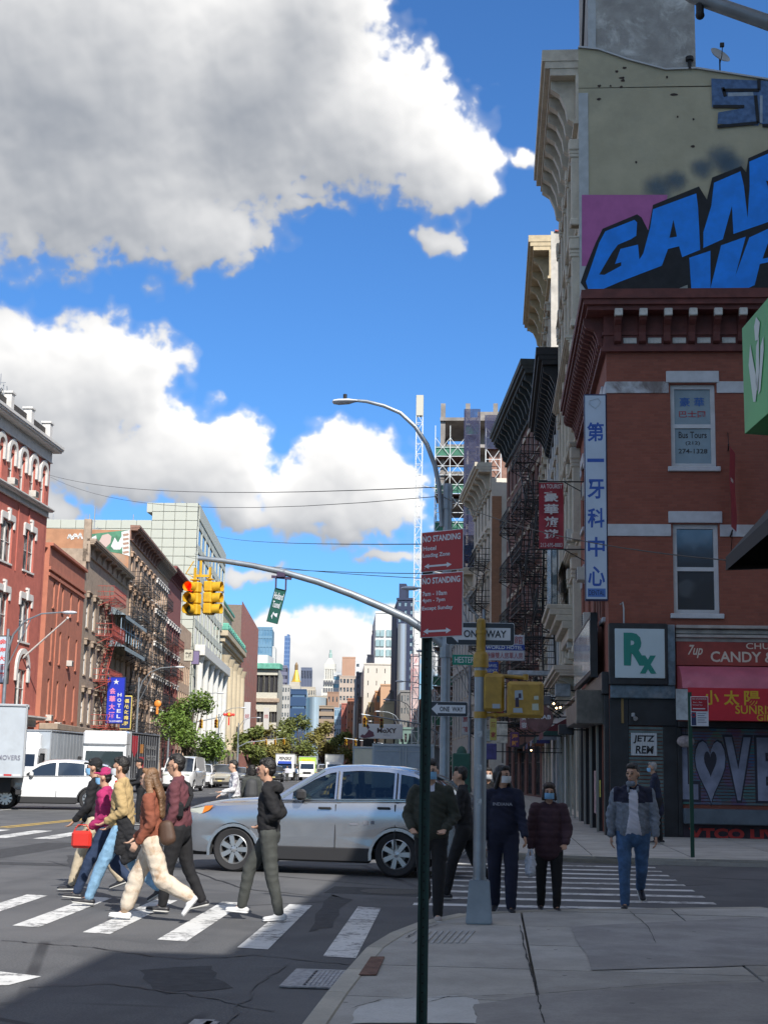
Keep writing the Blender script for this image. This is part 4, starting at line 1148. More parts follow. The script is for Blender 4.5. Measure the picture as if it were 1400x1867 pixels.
HZM=bpy.data.materials.new('soft blue overspray'); HZM.use_nodes=True; N=NT(HZM.node_tree); HZM.node_tree.nodes.clear(); o_=N.n('ShaderNodeOutputMaterial'); mx=N.n('ShaderNodeMixShader'); tr=N.n('ShaderNodeBsdfTransparent'); df=N.n('ShaderNodeBsdfDiffuse'); df.inputs[0].default_value=(.10,.16,.22,1)
P=N.n('ShaderNodeTexCoord').outputs['Object']; N.put(mx.inputs[0],N.m('MULTIPLY',N.ramp(N.m('ADD',N.v('LENGTH',P,out=1),N.m('MULTIPLY',N.noise(P,1.5,4,.6),.5)),1.15,.35),.65)); HZM.node_tree.links.new(tr.outputs[0],mx.inputs[1]); HZM.node_tree.links.new(df.outputs[0],mx.inputs[2]); HZM.node_tree.links.new(mx.outputs[0],o_.inputs[0])
for i,(x,y,s_)in enumerate(((1200,345,.8),(1232,330,.6),(1278,308,.6),(1315,290,.8),(1335,305,.7))):
 p=atY(x,y,46.5); m=M(); m.lathe([(.001,0),(1.15,0)],16,axis='y'); o=m.obj('overspray',HZM,e2,loc=(p.x-X1,-.02-.003*i,p.z)); o.scale=(s_,1,s_)
 # holes where render has fallen
m=M(); random.seed(3)
for x,y,sx in((585,385,30),(540,405,20),(570,442,34),(575,458,24),(565,495,22),(440,487,24),(865,537,44),(440,563,30),(505,488,12),(885,663,12),(975,677,14),(825,437,14),(970,830,26),(650,920,14)):
 p=atY(*zc([(x,y)])[0],46.5); k=sx/3.11*46.5/2600/2; m.poly([(p.x-X1+k*cos(a)*random.uniform(.7,1.2),-.012,p.z+.05*sin(a)*random.uniform(.6,1.3))for a in[i*pi/4 for i in range(8)]])
stuff(m.obj('fallen_render',mat('exposed dark brick',(.05,.035,.03),.9),e2))
# stone bay low on the cream front
m=FM('W')
for(p,a,b)in((1.1,6.9,7.05),(1.0,6.7,6.9),(.8,6.5,6.7),(.6,6.25,6.5),(.4,5.9,6.25)):m.bbox(.6,5.6,-p,.0,a,b,.02)
m.obj('stone_canopy',CREAM,e2)
gs=thing('sign_box','upright glossy blue and white sign box above the stone ledge','sign',(X1-.72,49.6,7.1))
m=M(); m.bbox(-.12,.10,0,3.6,0,2.7,.02); m.obj('frame',BLACKM,gs); m=M(); m.box(-.135,-.12,.1,3.5,.1,2.6); m.box(-.09,.07,-.015,0,.1,2.6); m.obj('face',MIRR,gs)
ac_unit(e2,'W',2.0,9.35,ACW); ac_unit(e2,'W',2.0,5.7,ACW); ac_unit(e2,'W',7.2,8.2,ACW)
# --- E3..: further fronts along the east side
def row(vs,n,a,b,w,h,f=CREAM2,g=GLS,sill=None,hood=None,hoodk='block',kind='sash',fw=.06):
 return[dict(v=v,h=h,w=w,us=us(n,a,b),f=f,g=g,sill=sill,hood=hood,hoodk=hoodk,kind=kind,fw=fw)for v in vs]
SHOPG=glass_mat('shop window glass',tint=(.05,.05,.055),bright=(.45,.33,.2),amt=.5,scale=1.6)  # warm bright patches in the colour imitate lit shop interiors
e3=building('tenement_building','lower white fronted building with a heavy black bracketed cornice next to the mural building','building',(X1,57.1,0),16,13.2,18.0,'W',CREAM2,
front=row((5.2,8.7,12.2),5,.4,12.8,1.2,2.4,sill=CREAM2,hood=CREAM,hoodk='shelf')+row((.2,),3,.4,12.8,2.6,3.2,DGREY,SHOPG,kind='grid'),parapet=.3)
cornice(e3,'W',.1,13.1,18.9,2.0,1.15,BLACKM,nb=16,bw=.2)
for v in(8.0,11.6,4.5):
 cornice(e3,'W',.1,13.1,v,.4,.35,CREAM)
for u in(.2,2.9,5.4,7.9,10.4,12.9):
 m=FM('W'); m.bbox(u-.2,u+.2,-.2,.03,4.6,16.4,.03); m.obj('pilaster',CREAM2,e3)
e4=building('tenement_building','tall cream building with a pale parapet rising behind the black cornice','building',(X1,70.4,0),16,14,27.6,'W',CREAM,smat=mat('pale painted side wall',(.50,.47,.42),.85,var=.1,damt=.6,dirt=(.24,.22,.2),dscale=.7),
front=row((5.2,8.8,12.4,16.0,19.6,23.0),5,.4,13.6,1.2,2.3,hood=CREAM,hoodk='shelf',sill=CREAM)+row((.2,),3,.4,13.6,2.8,3.2,DGREY,SHOPG,kind='grid'))
cornice(e4,'W',.0,14,28.9,2.2,1.15,mat('ochre painted cornice',(.47,.38,.24),.7,var=.15,damt=.3,dirt=(.25,.2,.14)),nb=6,bw=.3)
m=M(); m.prism([(0,27.6),(16,27.6),(16,28.2),(2.6,28.3),(1.6,28.9),(0,29.1)][::-1],.3,axis='y'); m.obj('parapet',mat('pale painted side wall',(.5,.47,.42)),e4)
m=M(); m.bar((.2,-.04,29.12),(1.6,-.04,28.94),.12,.08); m.bar((1.6,-.04,28.94),(2.8,-.04,28.34),.12,.08); m.obj('coping',mat('red tile coping',(.3,.06,.05),.7),e4)
e5=building('tenement_building','red brick building with a long dark cornice and black fire escapes on the avenue','building',(X1,84.5,0),15,20,24.6,'W',BR_DARK,rotz=BANG*.9,
front=row((5.0,8.3,11.6,14.9,18.2,21.2),8,.5,19.5,1.1,2.0,TRIMW,GLS,sill=CREAM,hood=CREAM)+row((.2,),5,.4,19.6,2.6,3.1,DGREY,SHOPG,kind='grid'))
cornice(e5,'W',0,20,26.4,2.4,1.3,mat('green black cornice',(.035,.04,.04),.7,var=.3),nb=14,bw=.3)
e3f=fire_escape(e3,'W',1.5,6.0,[4.6,8.1,11.6],BLACKM,drop=True)
e4f=fire_escape(e4,'W',2.0,8.0,[4.6,8.2,11.8,15.4],BLACKM,depth=1.15)
fire_escape(e5,'W',.8,6.2,[4.5,7.8,11.1,14.4,17.7,20.7],BLACKM,depth=1.15)
fire_escape(e5,'W',8.0,13.5,[4.5,7.8,11.1,14.4,17.7],BLACKM,depth=1.15,flip=True)
def at_bend(Y,off=0):return 2.82+bend(Y)+off
PALECR=mat('pale cream render',(.66,.62,.54),.85,var=.08,vscale=1,damt=.35,dirt=(.33,.3,.27),dscale=.6)  # pale cream for side walls, stained at random
e6=building('tenement_building','cream walled building with small fire escapes past the red brick one','building',(at_bend(106)-1.1,106,0),14,14,23.4,'W',CREAM,rotz=BANG,smat=PALECR,
front=row((4.6,7.8,11,14.2,17.4,20.4),5,.4,13.6,1.1,2.0,hood=CREAM,hoodk='shelf')+row((.2,),3,.4,13.6,2.6,3.0,DGREY,SHOPG,kind='grid'))
m=M(); m.box(.02,.75,-.03,0,4,22.0); m.obj('brick_strip',brick_mat('orange brick',(.36,.17,.09),(.42,.2,.11),(.3,.22,.16)),e6)
cornice(e6,'W',0,14,24.6,2.0,1.3,CREAM,nb=6,bw=.4)
fire_escape(e6,'W',1,6.0,[4.4,7.6,10.8,14.0,17.2],BLACKM,depth=1.1)
e7=building('tenement_building','narrow grey stone building with bracketed bays beyond the cream one','building',(at_bend(120.5)-1.0,120.5,0),14,22,17.5,'W',CREAM2,rotz=BANG,smat=PALECR,
front=row((4.6,8.0,11.4,14.2),7,.4,21.6,1.3,2.2,hood=CREAM2,hoodk='shelf',sill=CREAM)+row((.2,),4,.4,21.6,3.0,3.0,DGREY,SHOPG,kind='grid'))
cornice(e7,'W',0,22,18.6,1.6,1.3,CREAM,nb=10,bw=.4)
e8=building('tenement_building','brown brick building seen past the scaffold with rows of small windows','building',(at_bend(143),143,0),14,26,14.5,'W',BR_BROWN,rotz=BANG,
front=row((4.6,8.0,11.4),9,.4,25.6,1.3,2.0,sill=CREAM)+row((.2,),5,.4,25.6,3.0,3.0,DGREY,SHOPG,kind='grid'))
cornice(e8,'W',0,26,15.4,1.3,1.0,CREAM,nb=10,bw=.4)
e9=building('tenement_building','dark low brick row far along the shaded side of the avenue','building',(at_bend(170),170,0),14,60,12.0,'W',BR_DARK,rotz=BANG,
front=row((4.6,8.0),18,.4,59.6,1.6,2.2,sill=CREAM)+row((.2,),10,.4,59.6,3.6,3.0,DGREY,SHOPG,kind='grid'))
# scaffolding round a new tower
def scaffold(label,name,px0,px1,ptop,Y,D,lift=2.1,bays=4,deck=None,mt=None,skin=None,bot=2.0):
 a=atY(px0,1000,Y); b=atY(px1,1000,Y); zt=atY((px0+px1)/2,ptop,Y).z; W=b.x-a.x
 t=thing(name,label,'scaffolding',(a.x,Y,0),0)
 n=int((zt-bot)/lift)
 s=M()
 for i in range(bays+1):
  for y in(0,D):s.bar((W*i/bays,y,0),(W*i/bays,y,zt),.07)
 s.obj('standard',mt,t)
 bm_=M()
 for x0,x1,y in((0,W,0),(0,W,D)):bm_.bar((x0,y,0),(x1,y,0),.06); bm_.bar((x0,y,1.0),(x1,y,1.0),.05)
 for x in(0,W):bm_.bar((x,0,0),(x,D,0),.06)
 for i in range(bays):x=W*i/bays; w_=W/bays; bm_.bar((x,0,0),(x+w_,0,lift),.045); bm_.bar((x+w_,0,0),(x,0,lift),.045)
 for x in(0,):bm_.bar((x,0,0),(x,D,lift),.045); bm_.bar((x,D,0),(x,0,lift),.045)
 bme=bm_.mesh('brace',mt)
 dk=M(); dk.box(.05,W-.05,.05,D-.05,-.06,0); dkm=dk.mesh('deck',mat('timber deck',(.10,.04,.03),.8))
 gp=M(); gp.box(.05,W-.05,.12,.15,.1,1.1); gpm=gp.mesh('guard_panel',deck)
 for k in range(n):
  z=bot+k*lift; obj('brace',bme,t,(0,0,z))
  if k%2==0:obj('deck',dkm,t,(0,0,z)); obj('guard_panel',gpm,t,(0,0,z))
 return t,W,zt
WHT=mat('white scaffold tube',(.60,.62,.62),.5,.3); GRN=mat('green mesh panel',(.04,.16,.10),.7,var=.15)
CORE=mat('unfinished concrete',(.26,.24,.22),.9,var=.3,vscale=.4,damt=.5,dirt=(.12,.08,.07),dscale=.3)
sc1,W1_,z1_=scaffold('white scaffolding with green guard panels round an unfinished tower','scaffolding',791,846,776,150,5.5,2.05,2,GRN,WHT)
net=bpy.data.materials.new('blue debris netting'); net.use_nodes=True
N=NT(net.node_tree); net.node_tree.nodes.clear(); o_=N.n('ShaderNodeOutputMaterial'); mx=N.n('ShaderNodeMixShader'); tr=N.n('ShaderNodeBsdfTransparent'); df=N.n('ShaderNodeBsdfDiffuse'); df.inputs[0].default_value=(.06,.065,.12,1)
N.put(mx.inputs[0],N.ramp(N.noise(N.n('ShaderNodeTexCoord').outputs['Object'],.8,4,.6),.2,.7,.25,.6)); net.node_tree.links.new(tr.outputs[0],mx.inputs[1]); net.node_tree.links.new(df.outputs[0],mx.inputs[2]); net.node_tree.links.new(mx.outputs[0],o_.inputs[0])
sc2,W2_,z2_=scaffold('tall scaffold tower wrapped in blue debris netting','scaffolding',846,872,746,140,5,2.05,1,GRN,mat('dull scaffold tube',(.2,.2,.22),.6))
m=M(); m.box(-.1,W2_+.1,-.12,-.06,6,z2_); m.box(-.14,-.08,-.1,5.1,6,z2_); m.obj('netting',net,sc2)
m=M(); m.box(.35,W2_-.35,.6,4.6,0,z2_-3); m.obj('core_wall',CORE,sc2)
sc3,W3_,z3_=scaffold('short netted scaffold stair against the sky right of the tall one','scaffolding',884,912,757,128,5,2.05,1,GRN,WHT)
m=M(); m.box(-.1,W3_+1.5,-.12,-.06,z3_-3.2,z3_); m.obj('netting',net,sc3); m=M(); m.box(.3,W3_+2,.6,4.6,0,z3_-2.5); m.obj('core_wall',mat('pale red block wall',(.30,.17,.13),.9,var=.3,vscale=1),sc3)
t=thing('tower_building','unfinished concrete tower with open floors inside the white scaffolding','building',(atY(800,1000,152).x,151,0))
for k in range(14):
 m=M(); m.box(0,10,0,10,k*3.0,k*3.0+.35); m.obj('floor_slab',CORE,t)
m=M()
for x in(.3,3,6,9.5):
 for y in(.3,9):m.box(x-.25,x+.25,y,y+.4,0,41)
m.box(4,7,4,7,0,41); m.obj('core',CORE,t)
# hoist mast
hm=thing('hoist_mast','slender white lattice hoist mast rising far above the roofs','hoist',(atY(763,900,132).x,132,0))
zt=atY(763,722,132).z; s=.30
m=M()
for x,y in((-s,-s),(s,-s),(s,s),(-s,s)):m.bar((x,y,0),(x,y,zt),.07)
m.obj('chord',WHT,hm)
m=M(); k=0; z=0
while z<zt-1:
 f=1 if k%2 else-1
 m.bar((-s*f,-s,z),(s*f,-s,z+1.0),.045); m.bar((-s,-s*f,z),(-s,s*f,z+1),.045); m.bar((s,-s*f,z),(s,s*f,z+1),.045)
 m.bar((-s,-s,z),(s,-s,z),.045); m.bar((-s,s,z),(s,s,z),.045); z+=1.0; k+=1
stuff(m.obj('lacing',WHT,hm))
m=M(); m.bbox(-.34,.34,-.36,.3,zt-2,zt,.02); m.obj('top_cage',mat('cream metal',(.5,.48,.4),.6),hm)
m=M()
for z in(12,20,28):m.bar((s,0,z),(2.2,2.5,z),.08)
m.obj('wall_tie',WHT,hm)
# --- west side of the avenue
def wpt(px,py):
 """where a line of sight meets the west building line"""
 d=ray(px,py); t=(-29-BK*-BY)/(d.x+BK*d.y)if True else 0
 t=(-29+BK*BY)/(d.x+BK*d.y)
 p=EYE+d*t
 if p.y<BY:p=atX(px,py,-29)
 return p
def wY(px,py):return wpt(px,py).y
W1RED=mat('painted red brick wall',(.46,.135,.10),.85,var=.10,vscale=2,bump=.25,bscale=25,damt=.25,dirt=(.36,.11,.08),dscale=.7)
W2RED=mat('orange red render',(.45,.165,.105),.85,var=.10,vscale=1.5,bump=.15,bscale=20,damt=.3,dirt=(.32,.12,.08),dscale=.6)
TRIMC=mat('white stone trim',(.62,.60,.57),.7,var=.1,damt=.25,dirt=(.4,.38,.36),dscale=1.5)
DKF=mat('dark window frame',(.06,.055,.05),.6)
GREYB=mat('grey brown stone front',(.36,.28,.21),.8,var=.15,damt=.5,dirt=(.17,.14,.12),dscale=.8)
TANB=mat('tan brown front',(.50,.35,.24),.8,var=.15,damt=.5,dirt=(.2,.13,.1),dscale=.8)
g_w=glass_mat('west window glass',tint=(.03,.03,.035),bright=(.30,.28,.26),amt=.7,scale=1.2,rough=.1)
def ul(px,py,Y0):return(wY(px,py)-Y0)
Y0=75.0
w1=building('brick_building','bright red brick building with white arched window hoods at the left edge','building',(-29,Y0,0),14,14.5,21.0,'E',W1RED,
front=[dict(v=17.95,h=2.0,w=.95,us=[13.1-2.02*k for k in range(6)],f=TRIMC,g=g_w,hood=TRIMC,hoodk='arch'),
dict(v=13.3,h=2.5,w=2.0,us=[11.3,7.1,2.8],f=TRIMC,g=g_w,sill=TRIMC,hood=TRIMC,hoodk='eared',kind='pair'),
dict(v=8.9,h=2.6,w=2.0,us=[11.3,7.1,2.8],f=TRIMC,g=g_w,sill=TRIMC,hood=TRIMC,hoodk='eared',kind='pair'),
dict(v=4.9,h=2.3,w=1.9,us=[11.3,7.1,2.8],f=TRIMC,g=g_w,sill=TRIMC,hood=TRIMC,hoodk='arch',kind='pair'),
dict(v=.2,h=3.2,w=2.6,us=[2.6,7.2,11.8],f=DGREY,g=SHOPG,kind='grid')])
cornice(w1,'E',0,14.5,22.0,1.1,.75,TRIMC,nb=0,ret1=.5)
cornice(w1,'E',0,14.5,17.75,.5,.5,TRIMC); cornice(w1,'E',0,14.5,4.4,.6,.8,TRIMC)
m=FM('E'); m.box(0,14.4,.25,.55,22.0,23.1); m.obj('parapet',mat('dark tarred parapet',(.05,.045,.042),.9,var=.3),w1)
for u in(14.1,10.3,6.5):
 m=FM('E'); m.bbox(u-.28,u+.28,-.05,.5,22.0,23.4,.02); m.bbox(u-.36,u+.36,-.12,.56,23.4,23.55,.02); m.obj('parapet_post',TRIMC,w1)
m=FM('E')
for k in range(2):m.tube([(8.9+k*2.0,-.03,13.0),(8.9+k*2.0,-.03,17.2)],.04,6)
m.obj('drain_pipe',W1RED,w1)
ac_unit(w1,'E',11.1,17.95,ACW); ac_unit(w1,'E',7.1,17.95,ACW)
# rooftop aerial frame
ra=thing('roof_aerial','spindly metal aerial frame on the roof of the red building at the left edge','aerial',(-29.8,81.5,22.1))
m=M()
for x,y in((-.5,-.5),(.5,-.5),(.5,.5),(-.5,.5)):m.bar((x,y,0),(x*.6,y*.6,1.9),.05)
for z in(.6,1.2,1.9):m.bar((-.5,-.5,z),(.5,-.5,z),.04); m.bar((-.5,.5,z),(-.5,-.5,z),.04)
m.bar((-.5,-.5,0),(.4,-.3,1.9),.03); m.bar((0,0,1.9),(0,0,2.6),.04); m.lathe([(.01,0),(.3,.08),(.34,.14)],12,(.1,-.3,1.3),'x'); m.obj('frame',GREYM,ra)
# the bend starts here: every later building is turned
def west(name,label,pa,pb,ptop,wmat,smat=None,front=(),D=None,W=14,extra_h=0,south=(),rotz=None):
 A=wpt(*pa); B=wpt(*pb); H=wpt(*ptop).z+extra_h
 Dp=D or(hypot(B.x-A.x,B.y-A.y))
 fr=[dict(r,us=us(r['n'],r.get('a',.4),Dp-r.get('b',.4))if 'us' not in r else r['us'])for r in front if r['v']+r['h']<H-.1]
 t=building(name,label,'building',(A.x,A.y,0),W,Dp,H,'E',wmat,rotz=BANG if rotz is None else rotz,smat=smat,front=fr,south=south)
 return t,Dp,H
w2,D2,H2=west('rendered_building','plain orange red building of narrow dark windows beside the white trimmed one',(92,1000),(153,1100),(150,1034),W2RED,
front=[dict(v=11.9,h=1.75,w=.62,n=4,a=.6,f=DKF,g=g_w,sill=W2RED),dict(v=8.3,h=2.2,w=.62,n=4,a=.6,f=DKF,g=g_w,sill=W2RED),dict(v=4.6,h=2.5,w=.62,n=4,a=.6,f=DKF,g=g_w,sill=W2RED),dict(v=.2,h=3.2,w=2.4,n=3,f=DGREY,g=SHOPG,kind='grid')])
for v,p in((H2,.22),(H2-1.6,.14),(H2-2.0,.1)):
 m=FM('E'); m.bbox(0,D2,-p,.02,v-.22,v,.02); m.obj('band',W2RED,w2)
m=FM('E'); m.bbox(-.1,D2+.2,-1.2,0,3.7,4.1,.03); m.obj('shop_fascia',GREYB,w2)
ac_unit(w2,'E',us(4,.6,D2-.4)[2],8.35,ACW); ac_unit(w2,'E',us(4,.6,D2-.4)[0],4.3,ACW); ac_unit(w2,'E',us(4,.6,D2-.4)[1],3.9,ACW);
m=FM('E'); m.tube([(3.3,-.04,4.2),(3.4,-.04,12.6),(3.9,-.04,14.4)],.05,6); m.obj('drain_pipe',W2RED,w2)
w3,D3,H3=west('stone_building','narrow grey stone fronted building behind the red fire escape',(153,1100),(231,1100),(172,1012),GREYB,
front=[dict(v=v,h=2.4,w=1.15,n=7,f=TRIMC,g=g_w,sill=GREYB,hood=GREYB,hoodk='shelf')for v in(4.6,8.2,11.8)]+[dict(v=.2,h=3.2,w=2.4,n=3,f=DGREY,g=SHOPG,kind='grid')])
cornice(w3,'E',0,D3,H3+.8,1.2,.7,GREYB,nb=8,bw=.2)
m=FM('E'); m.bbox(0,.5,-.25,.3,H3-1,H3+2.3,.03); m.obj('chimney',GREYB,w3); m=FM('E'); m.bbox(D3-.4,D3,-.2,.3,H3,H3+1.2,.03); m.obj('chimney',GREYB,w3)
fire_escape(w3,'E',6.0,12.5,[4.4,8.0,11.6,14.6],REDM,depth=1.3)
SIDEO=mat('orange painted side wall',(.40,.20,.11),.9,var=.12,vscale=1,damt=.6,dirt=(.34,.31,.25),dscale=.35)
w4,D4,H4=west('tenement_building','brown building whose orange side wall carries green and white graffiti',(231,1100),(282,1100),(237,966),TANB,smat=SIDEO,
front=[dict(v=v,h=2.3,w=1.1,n=6,f=DKF,g=g_w,sill=TRIMC,hood=TANB,hoodk='shelf')for v in(4.8,8.2,11.6,15.0,18.2)]+[dict(v=.2,h=3.2,w=2.8,n=3,f=DGREY,g=SHOPG,kind='grid')],W=24)
cornice(w4,'E',.0,D4,H4+.5,1.3,.9,mat('brown painted cornice',(.26,.14,.1),.7,var=.2),nb=10,bw=.2)
fire_escape(w4,'E',1.0,7.0,[4.5,7.9,11.3,14.7,18.0],BLACKM,depth=1.2); fire_escape(w4,'E',8.6,min(D4-.5,14.5),[4.5,7.9,11.3,14.7,18.0],BLACKM,depth=1.2,flip=True)
ac_unit(w4,'E',7.7,15.1,ACW); ac_unit(w4,'E',12.0,11.8,ACW); ac_unit(w4,'E',5.3,8.4,ACW)
# graffiti on its side wall: flat paint
def side_pt(px,py):
 o=w4.location; nrm=Vector((-sin(BANG),cos(BANG),0)); nrm=Vector((sin(-BANG)*-1,cos(BANG),0))
 n=Vector((-sin(BANG),cos(BANG),0)); d=ray(px,py); t=(o-EYE).dot(n)/d.dot(n); p=EYE+d*t-o
 return Vector((p.x*cos(BANG)+p.y*sin(BANG),0,p.z))
def wgraf(name,pts,mt,d):
 from mathutils.geometry import tessellate_polygon
 q=[side_pt(*p)for p in pts]; m=M(); m.add([(a.x,-d,a.z)for a in q],[list(t)for t in tessellate_polygon([[Vector((a.x,a.z,0))for a in q]])]); return m.obj(name,mt,w4)
GG=mat('green spray paint',(.07,.20,.12),.8,var=.3,vscale=1.5); GW=mat('white spray paint',(.62,.62,.60),.8,var=.15); GP_=mat('pale pink spray paint',(.5,.38,.34),.8)
wgraf('painted_patch',[(164,974),(200,970),(236,966),(238,1012),(200,1006),(166,996)],GG,.02)
wgraf('painted_letter',[(181,988),(187,976),(198,973),(204,978),(202,990),(194,998),(184,996)],GP_,.03)
wgraf('painted_letter',[(203,996),(210,980),(216,990),(222,978),(226,992),(220,1002),(208,1002)],GW,.03)
wgraf('painted_letter',[(168,980),(176,976),(178,990),(170,992)],GW,.03)
wgraf('painted_patch',[(222,970),(237,966),(237,1014),(224,1010)],GW,.028)
for k in range(5):y=974+k*8; wgraf('painted_letter',[(224,y),(235,y-2),(236,y+2),(226,y+4)],mat('faint brown',(.35,.22,.16),.8),.034)
for seg in([(124,982),(128,974),(132,984)],[(134,983),(136,974),(141,975)],[(143,982),(147,972),(151,983)],[(124,979),(150,977)]):
 m=M(); q=[side_pt(*s)for s in seg]
 for a,b in zip(q,q[1:]):m.bar((a.x,-.03,a.z),(b.x,-.03,b.z),.14,.02,up=(0,1,0))
 m.obj('painted_letter',GW,w4)
w5,D5,H5=west('tenement_building','dark brown walk-up with black fire escapes left of the corner tree',(282,1100),(306,1100),(300,1040),TANB,
front=[dict(v=v,h=2.3,w=1.1,n=6,f=TRIMC,g=g_w,sill=TRIMC,hood=TRIMC,hoodk='shelf')for v in(4.8,8.2,11.6,15.0,18.2)]+[dict(v=.2,h=3.2,w=2.8,n=3,f=DGREY,g=SHOPG,kind='grid')])
cornice(w5,'E',.0,D5,H5+.6,1.3,.9,GREYB,nb=10,bw=.2)
fire_escape(w5,'E',.6,6.4,[4.5,7.9,11.3,14.7,18.0],BLACKM,depth=1.2)
fire_escape(w5,'E',7.8,13.4,[4.5,7.9,11.3,14.7],BLACKM,depth=1.2,flip=True)
w6,D6,H6=west('tenement_building','deep red building with an arched top storey behind the hanging signal',(306,1100),(331,1100),(325,1060),mat('deep red front',(.24,.08,.07),.85,var=.15,damt=.3,dirt=(.15,.06,.05)),
front=[dict(v=v,h=2.3,w=1.2,n=6,f=DKF,g=g_w,hood=TRIMC,hoodk='shelf')for v in(4.8,8.2,11.6,15.0)]+[dict(v=.2,h=3.2,w=2.8,n=3,f=DGREY,g=SHOPG,kind='grid')])
cornice(w6,'E',.0,D6,H6+.6,1.3,.9,mat('deep red cornice',(.2,.06,.055),.8),nb=10,bw=.2)
fire_escape(w6,'E',2,8,[4.5,7.9,11.3,14.7],mat('rust red iron',(.16,.04,.03),.7),depth=1.2)
w7,D7,H7=west('tenement_building','low brown building with a boxed Chinese sign next to the pale panelled hotel',(331,1100),(352,1100),(345,1150),TANB,
front=[dict(v=v,h=2.3,w=1.2,n=6,f=DKF,g=g_w)for v in(4.8,8.2,11.6)]+[dict(v=.2,h=3.2,w=2.8,n=4,f=DGREY,g=SHOPG,kind='grid')])
# --- the pale panelled hotel
PANEL=mat('pale cream cladding panel',(.47,.48,.41),.6,var=.04,vscale=.4,damt=.12,dirt=(.48,.49,.42),dscale=.2)
JOINT=mat('panel joint shadow gap',(.20,.20,.17),.9)
A=wpt(352,1150)
Hh=atY(390,917,A.y).z; xw=atY(267,950,A.y).x-A.x
ho=thing('hotel_building','tall pale cream hotel clad in square panels with a stepped roof','building',(A.x,A.y,0))
lowz=atY(120,947,A.y).z; xlow=atY(84,950,A.y).x-A.x; stepx=atY(278,930,A.y).x-A.x; midz=atY(270,950,A.y).z
Dh=hypot(wpt(402,1200).x-A.x,wpt(402,1200).y-A.y)
sB,cB=sin(BANG),cos(BANG)
m=M(); m.prism([(stepx,.1),(0,.1),(-Dh*sB,Dh*cB),(stepx,Dh*cB)],Hh-.1,base=0); m.prism([(xlow,.1),(stepx,.1),(stepx,16),(xlow,16)],lowz-.1); m.obj('core_wall',JOINT,ho)
pw,ph_=(0-stepx)/4.0,Hh/30
pm=M(); pm.bbox(.03,pw-.03,0,.1,.03,ph_-.03,.02); pmm=pm.mesh('panel',PANEL)
for i in range(4):
 for j in range(8,30):obj('panel',pmm,ho,(stepx+i*pw,0,j*ph_))
nlow=int(-(xlow-stepx)/(pw*1.2)); lw=(stepx-xlow)/nlow
pm=M(); pm.bbox(.03,lw-.03,0,.1,.03,ph_-.03,.02); pl=pm.mesh('panel',PANEL)
kz=lowz/ph_
for i in range(nlow):
 for j in range(0,14):obj('panel',pl,ho,(xlow+i*lw,0,lowz-(j+1)*ph_))
m=M(); m.bbox(xw,stepx,-.0,3,Hh-1.3,Hh,.02); m.obj('roof_overhang',PANEL,ho)
m=M(); m.quad((stepx,0.05,Hh-.02),(0,.05,Hh-.02),(-Dh*sB,Dh*cB,Hh-.02),(stepx,Dh*cB,Hh-.02)); m.obj('roof',ROOF,ho)
GLB=glass_mat('blue facade glass',tint=(.03,.06,.09),bright=(.12,.2,.26),amt=.5,rough=.04,scale=.3)
ef=thing('facade','',''); del ef['label']; del ef['category']; ef.parent=ho; ef.rotation_euler=(0,0,BANG*1.0)
em=M()
for k in range(9):u=k*Dh/8; em.box(.02,.22,u-.35 if k else 0,u+.35,0,Hh-.3)
for j in range(11):em.box(.02,.20,0,Dh,j*Hh/11,j*Hh/11+1.0)
em.box(.02,.3,0,Dh,Hh-2.2,Hh-.3); em.obj('facade_frame',PANEL,ef)
gm=M(); gm.box(0,.08,0,Dh,0,Hh-.5); gm.obj('curtain_glass',GLB,ef)
cm=M()
for k in range(6):cm.lathe([(.55,0),(.5,.5),(.48,10.5),(.62,10.9),(.66,11.3)],10,(.9,1.5+k*(Dh-3)/5,4.5))
cm.bbox(.3,1.7,0,Dh,15.8,17.2,.05); cm.bbox(.3,1.5,0,Dh,3.8,4.5,.05); cm.obj('colonnade',mat('white column stone',(.6,.59,.55),.7,var=.08),ef)
m=M()
for x in(-20,-15,-9):m.tube([(x,1,lowz-.2),(x,1,lowz+.9)],.06,6)
m.obj('roof_pipe',GREYM,ho)
an=thing('tv_aerial','thin rooftop television aerial against the cloud above the graffiti wall','aerial',(atY(172,965,150).x,150,atY(172,965,150).z-2))
m=M(); m.bar((0,0,-6),(0,0,4.6),.09); m.bar((-.9,0,2.2),(.8,0,2.0),.06); m.bar((-.6,0,2.9),(.2,0,2.9),.05); m.bar((-.5,0,2.0),(-.5,0,2.5),.05); m.bar((.4,0,1.8),(.4,0,2.3),.05); m.obj('mast',GREYM,an)
# --- the stone bank with green copper roof edges
BANKM=mat('cream bank stone',(.50,.42,.29),.75,var=.12,vscale=.5,damt=.4,dirt=(.30,.24,.17),dscale=.25)
COPPER=mat('green copper roofing',(.12,.36,.27),.7,var=.25,vscale=1)
A=wpt(402,1200); B=wpt(438,1200)
bk_=thing('bank_building','carved cream stone bank with green copper cornices','building',(A.x,A.y,0),BANG)
Db=hypot(B.x-A.x,B.y-A.y); Zb=wpt(404,1150).z; Zt=wpt(403,1078).z
m=M(); m.box(-16,0,0,Db,0,Zb); m.box(-14,-.8,1,Db*.7,Zb,Zt-.8); m.box(-16,.15,-.15,Db+.1,0,4); m.obj('wall',BANKM,bk_)
m=M()
for(a,b,p)in((Zb-2.2,Zb-1.8,.3),(Zb-1.8,Zb-.9,.7),(Zb-.9,Zb,1.2)):m.bbox(-16.3,p,-p,Db+.3,a,b,.05)
m.bbox(-14.4,-.4,.6,Db*.7+.4,Zt-1.2,Zt-.6,.05); m.obj('cornice',BANKM,bk_)
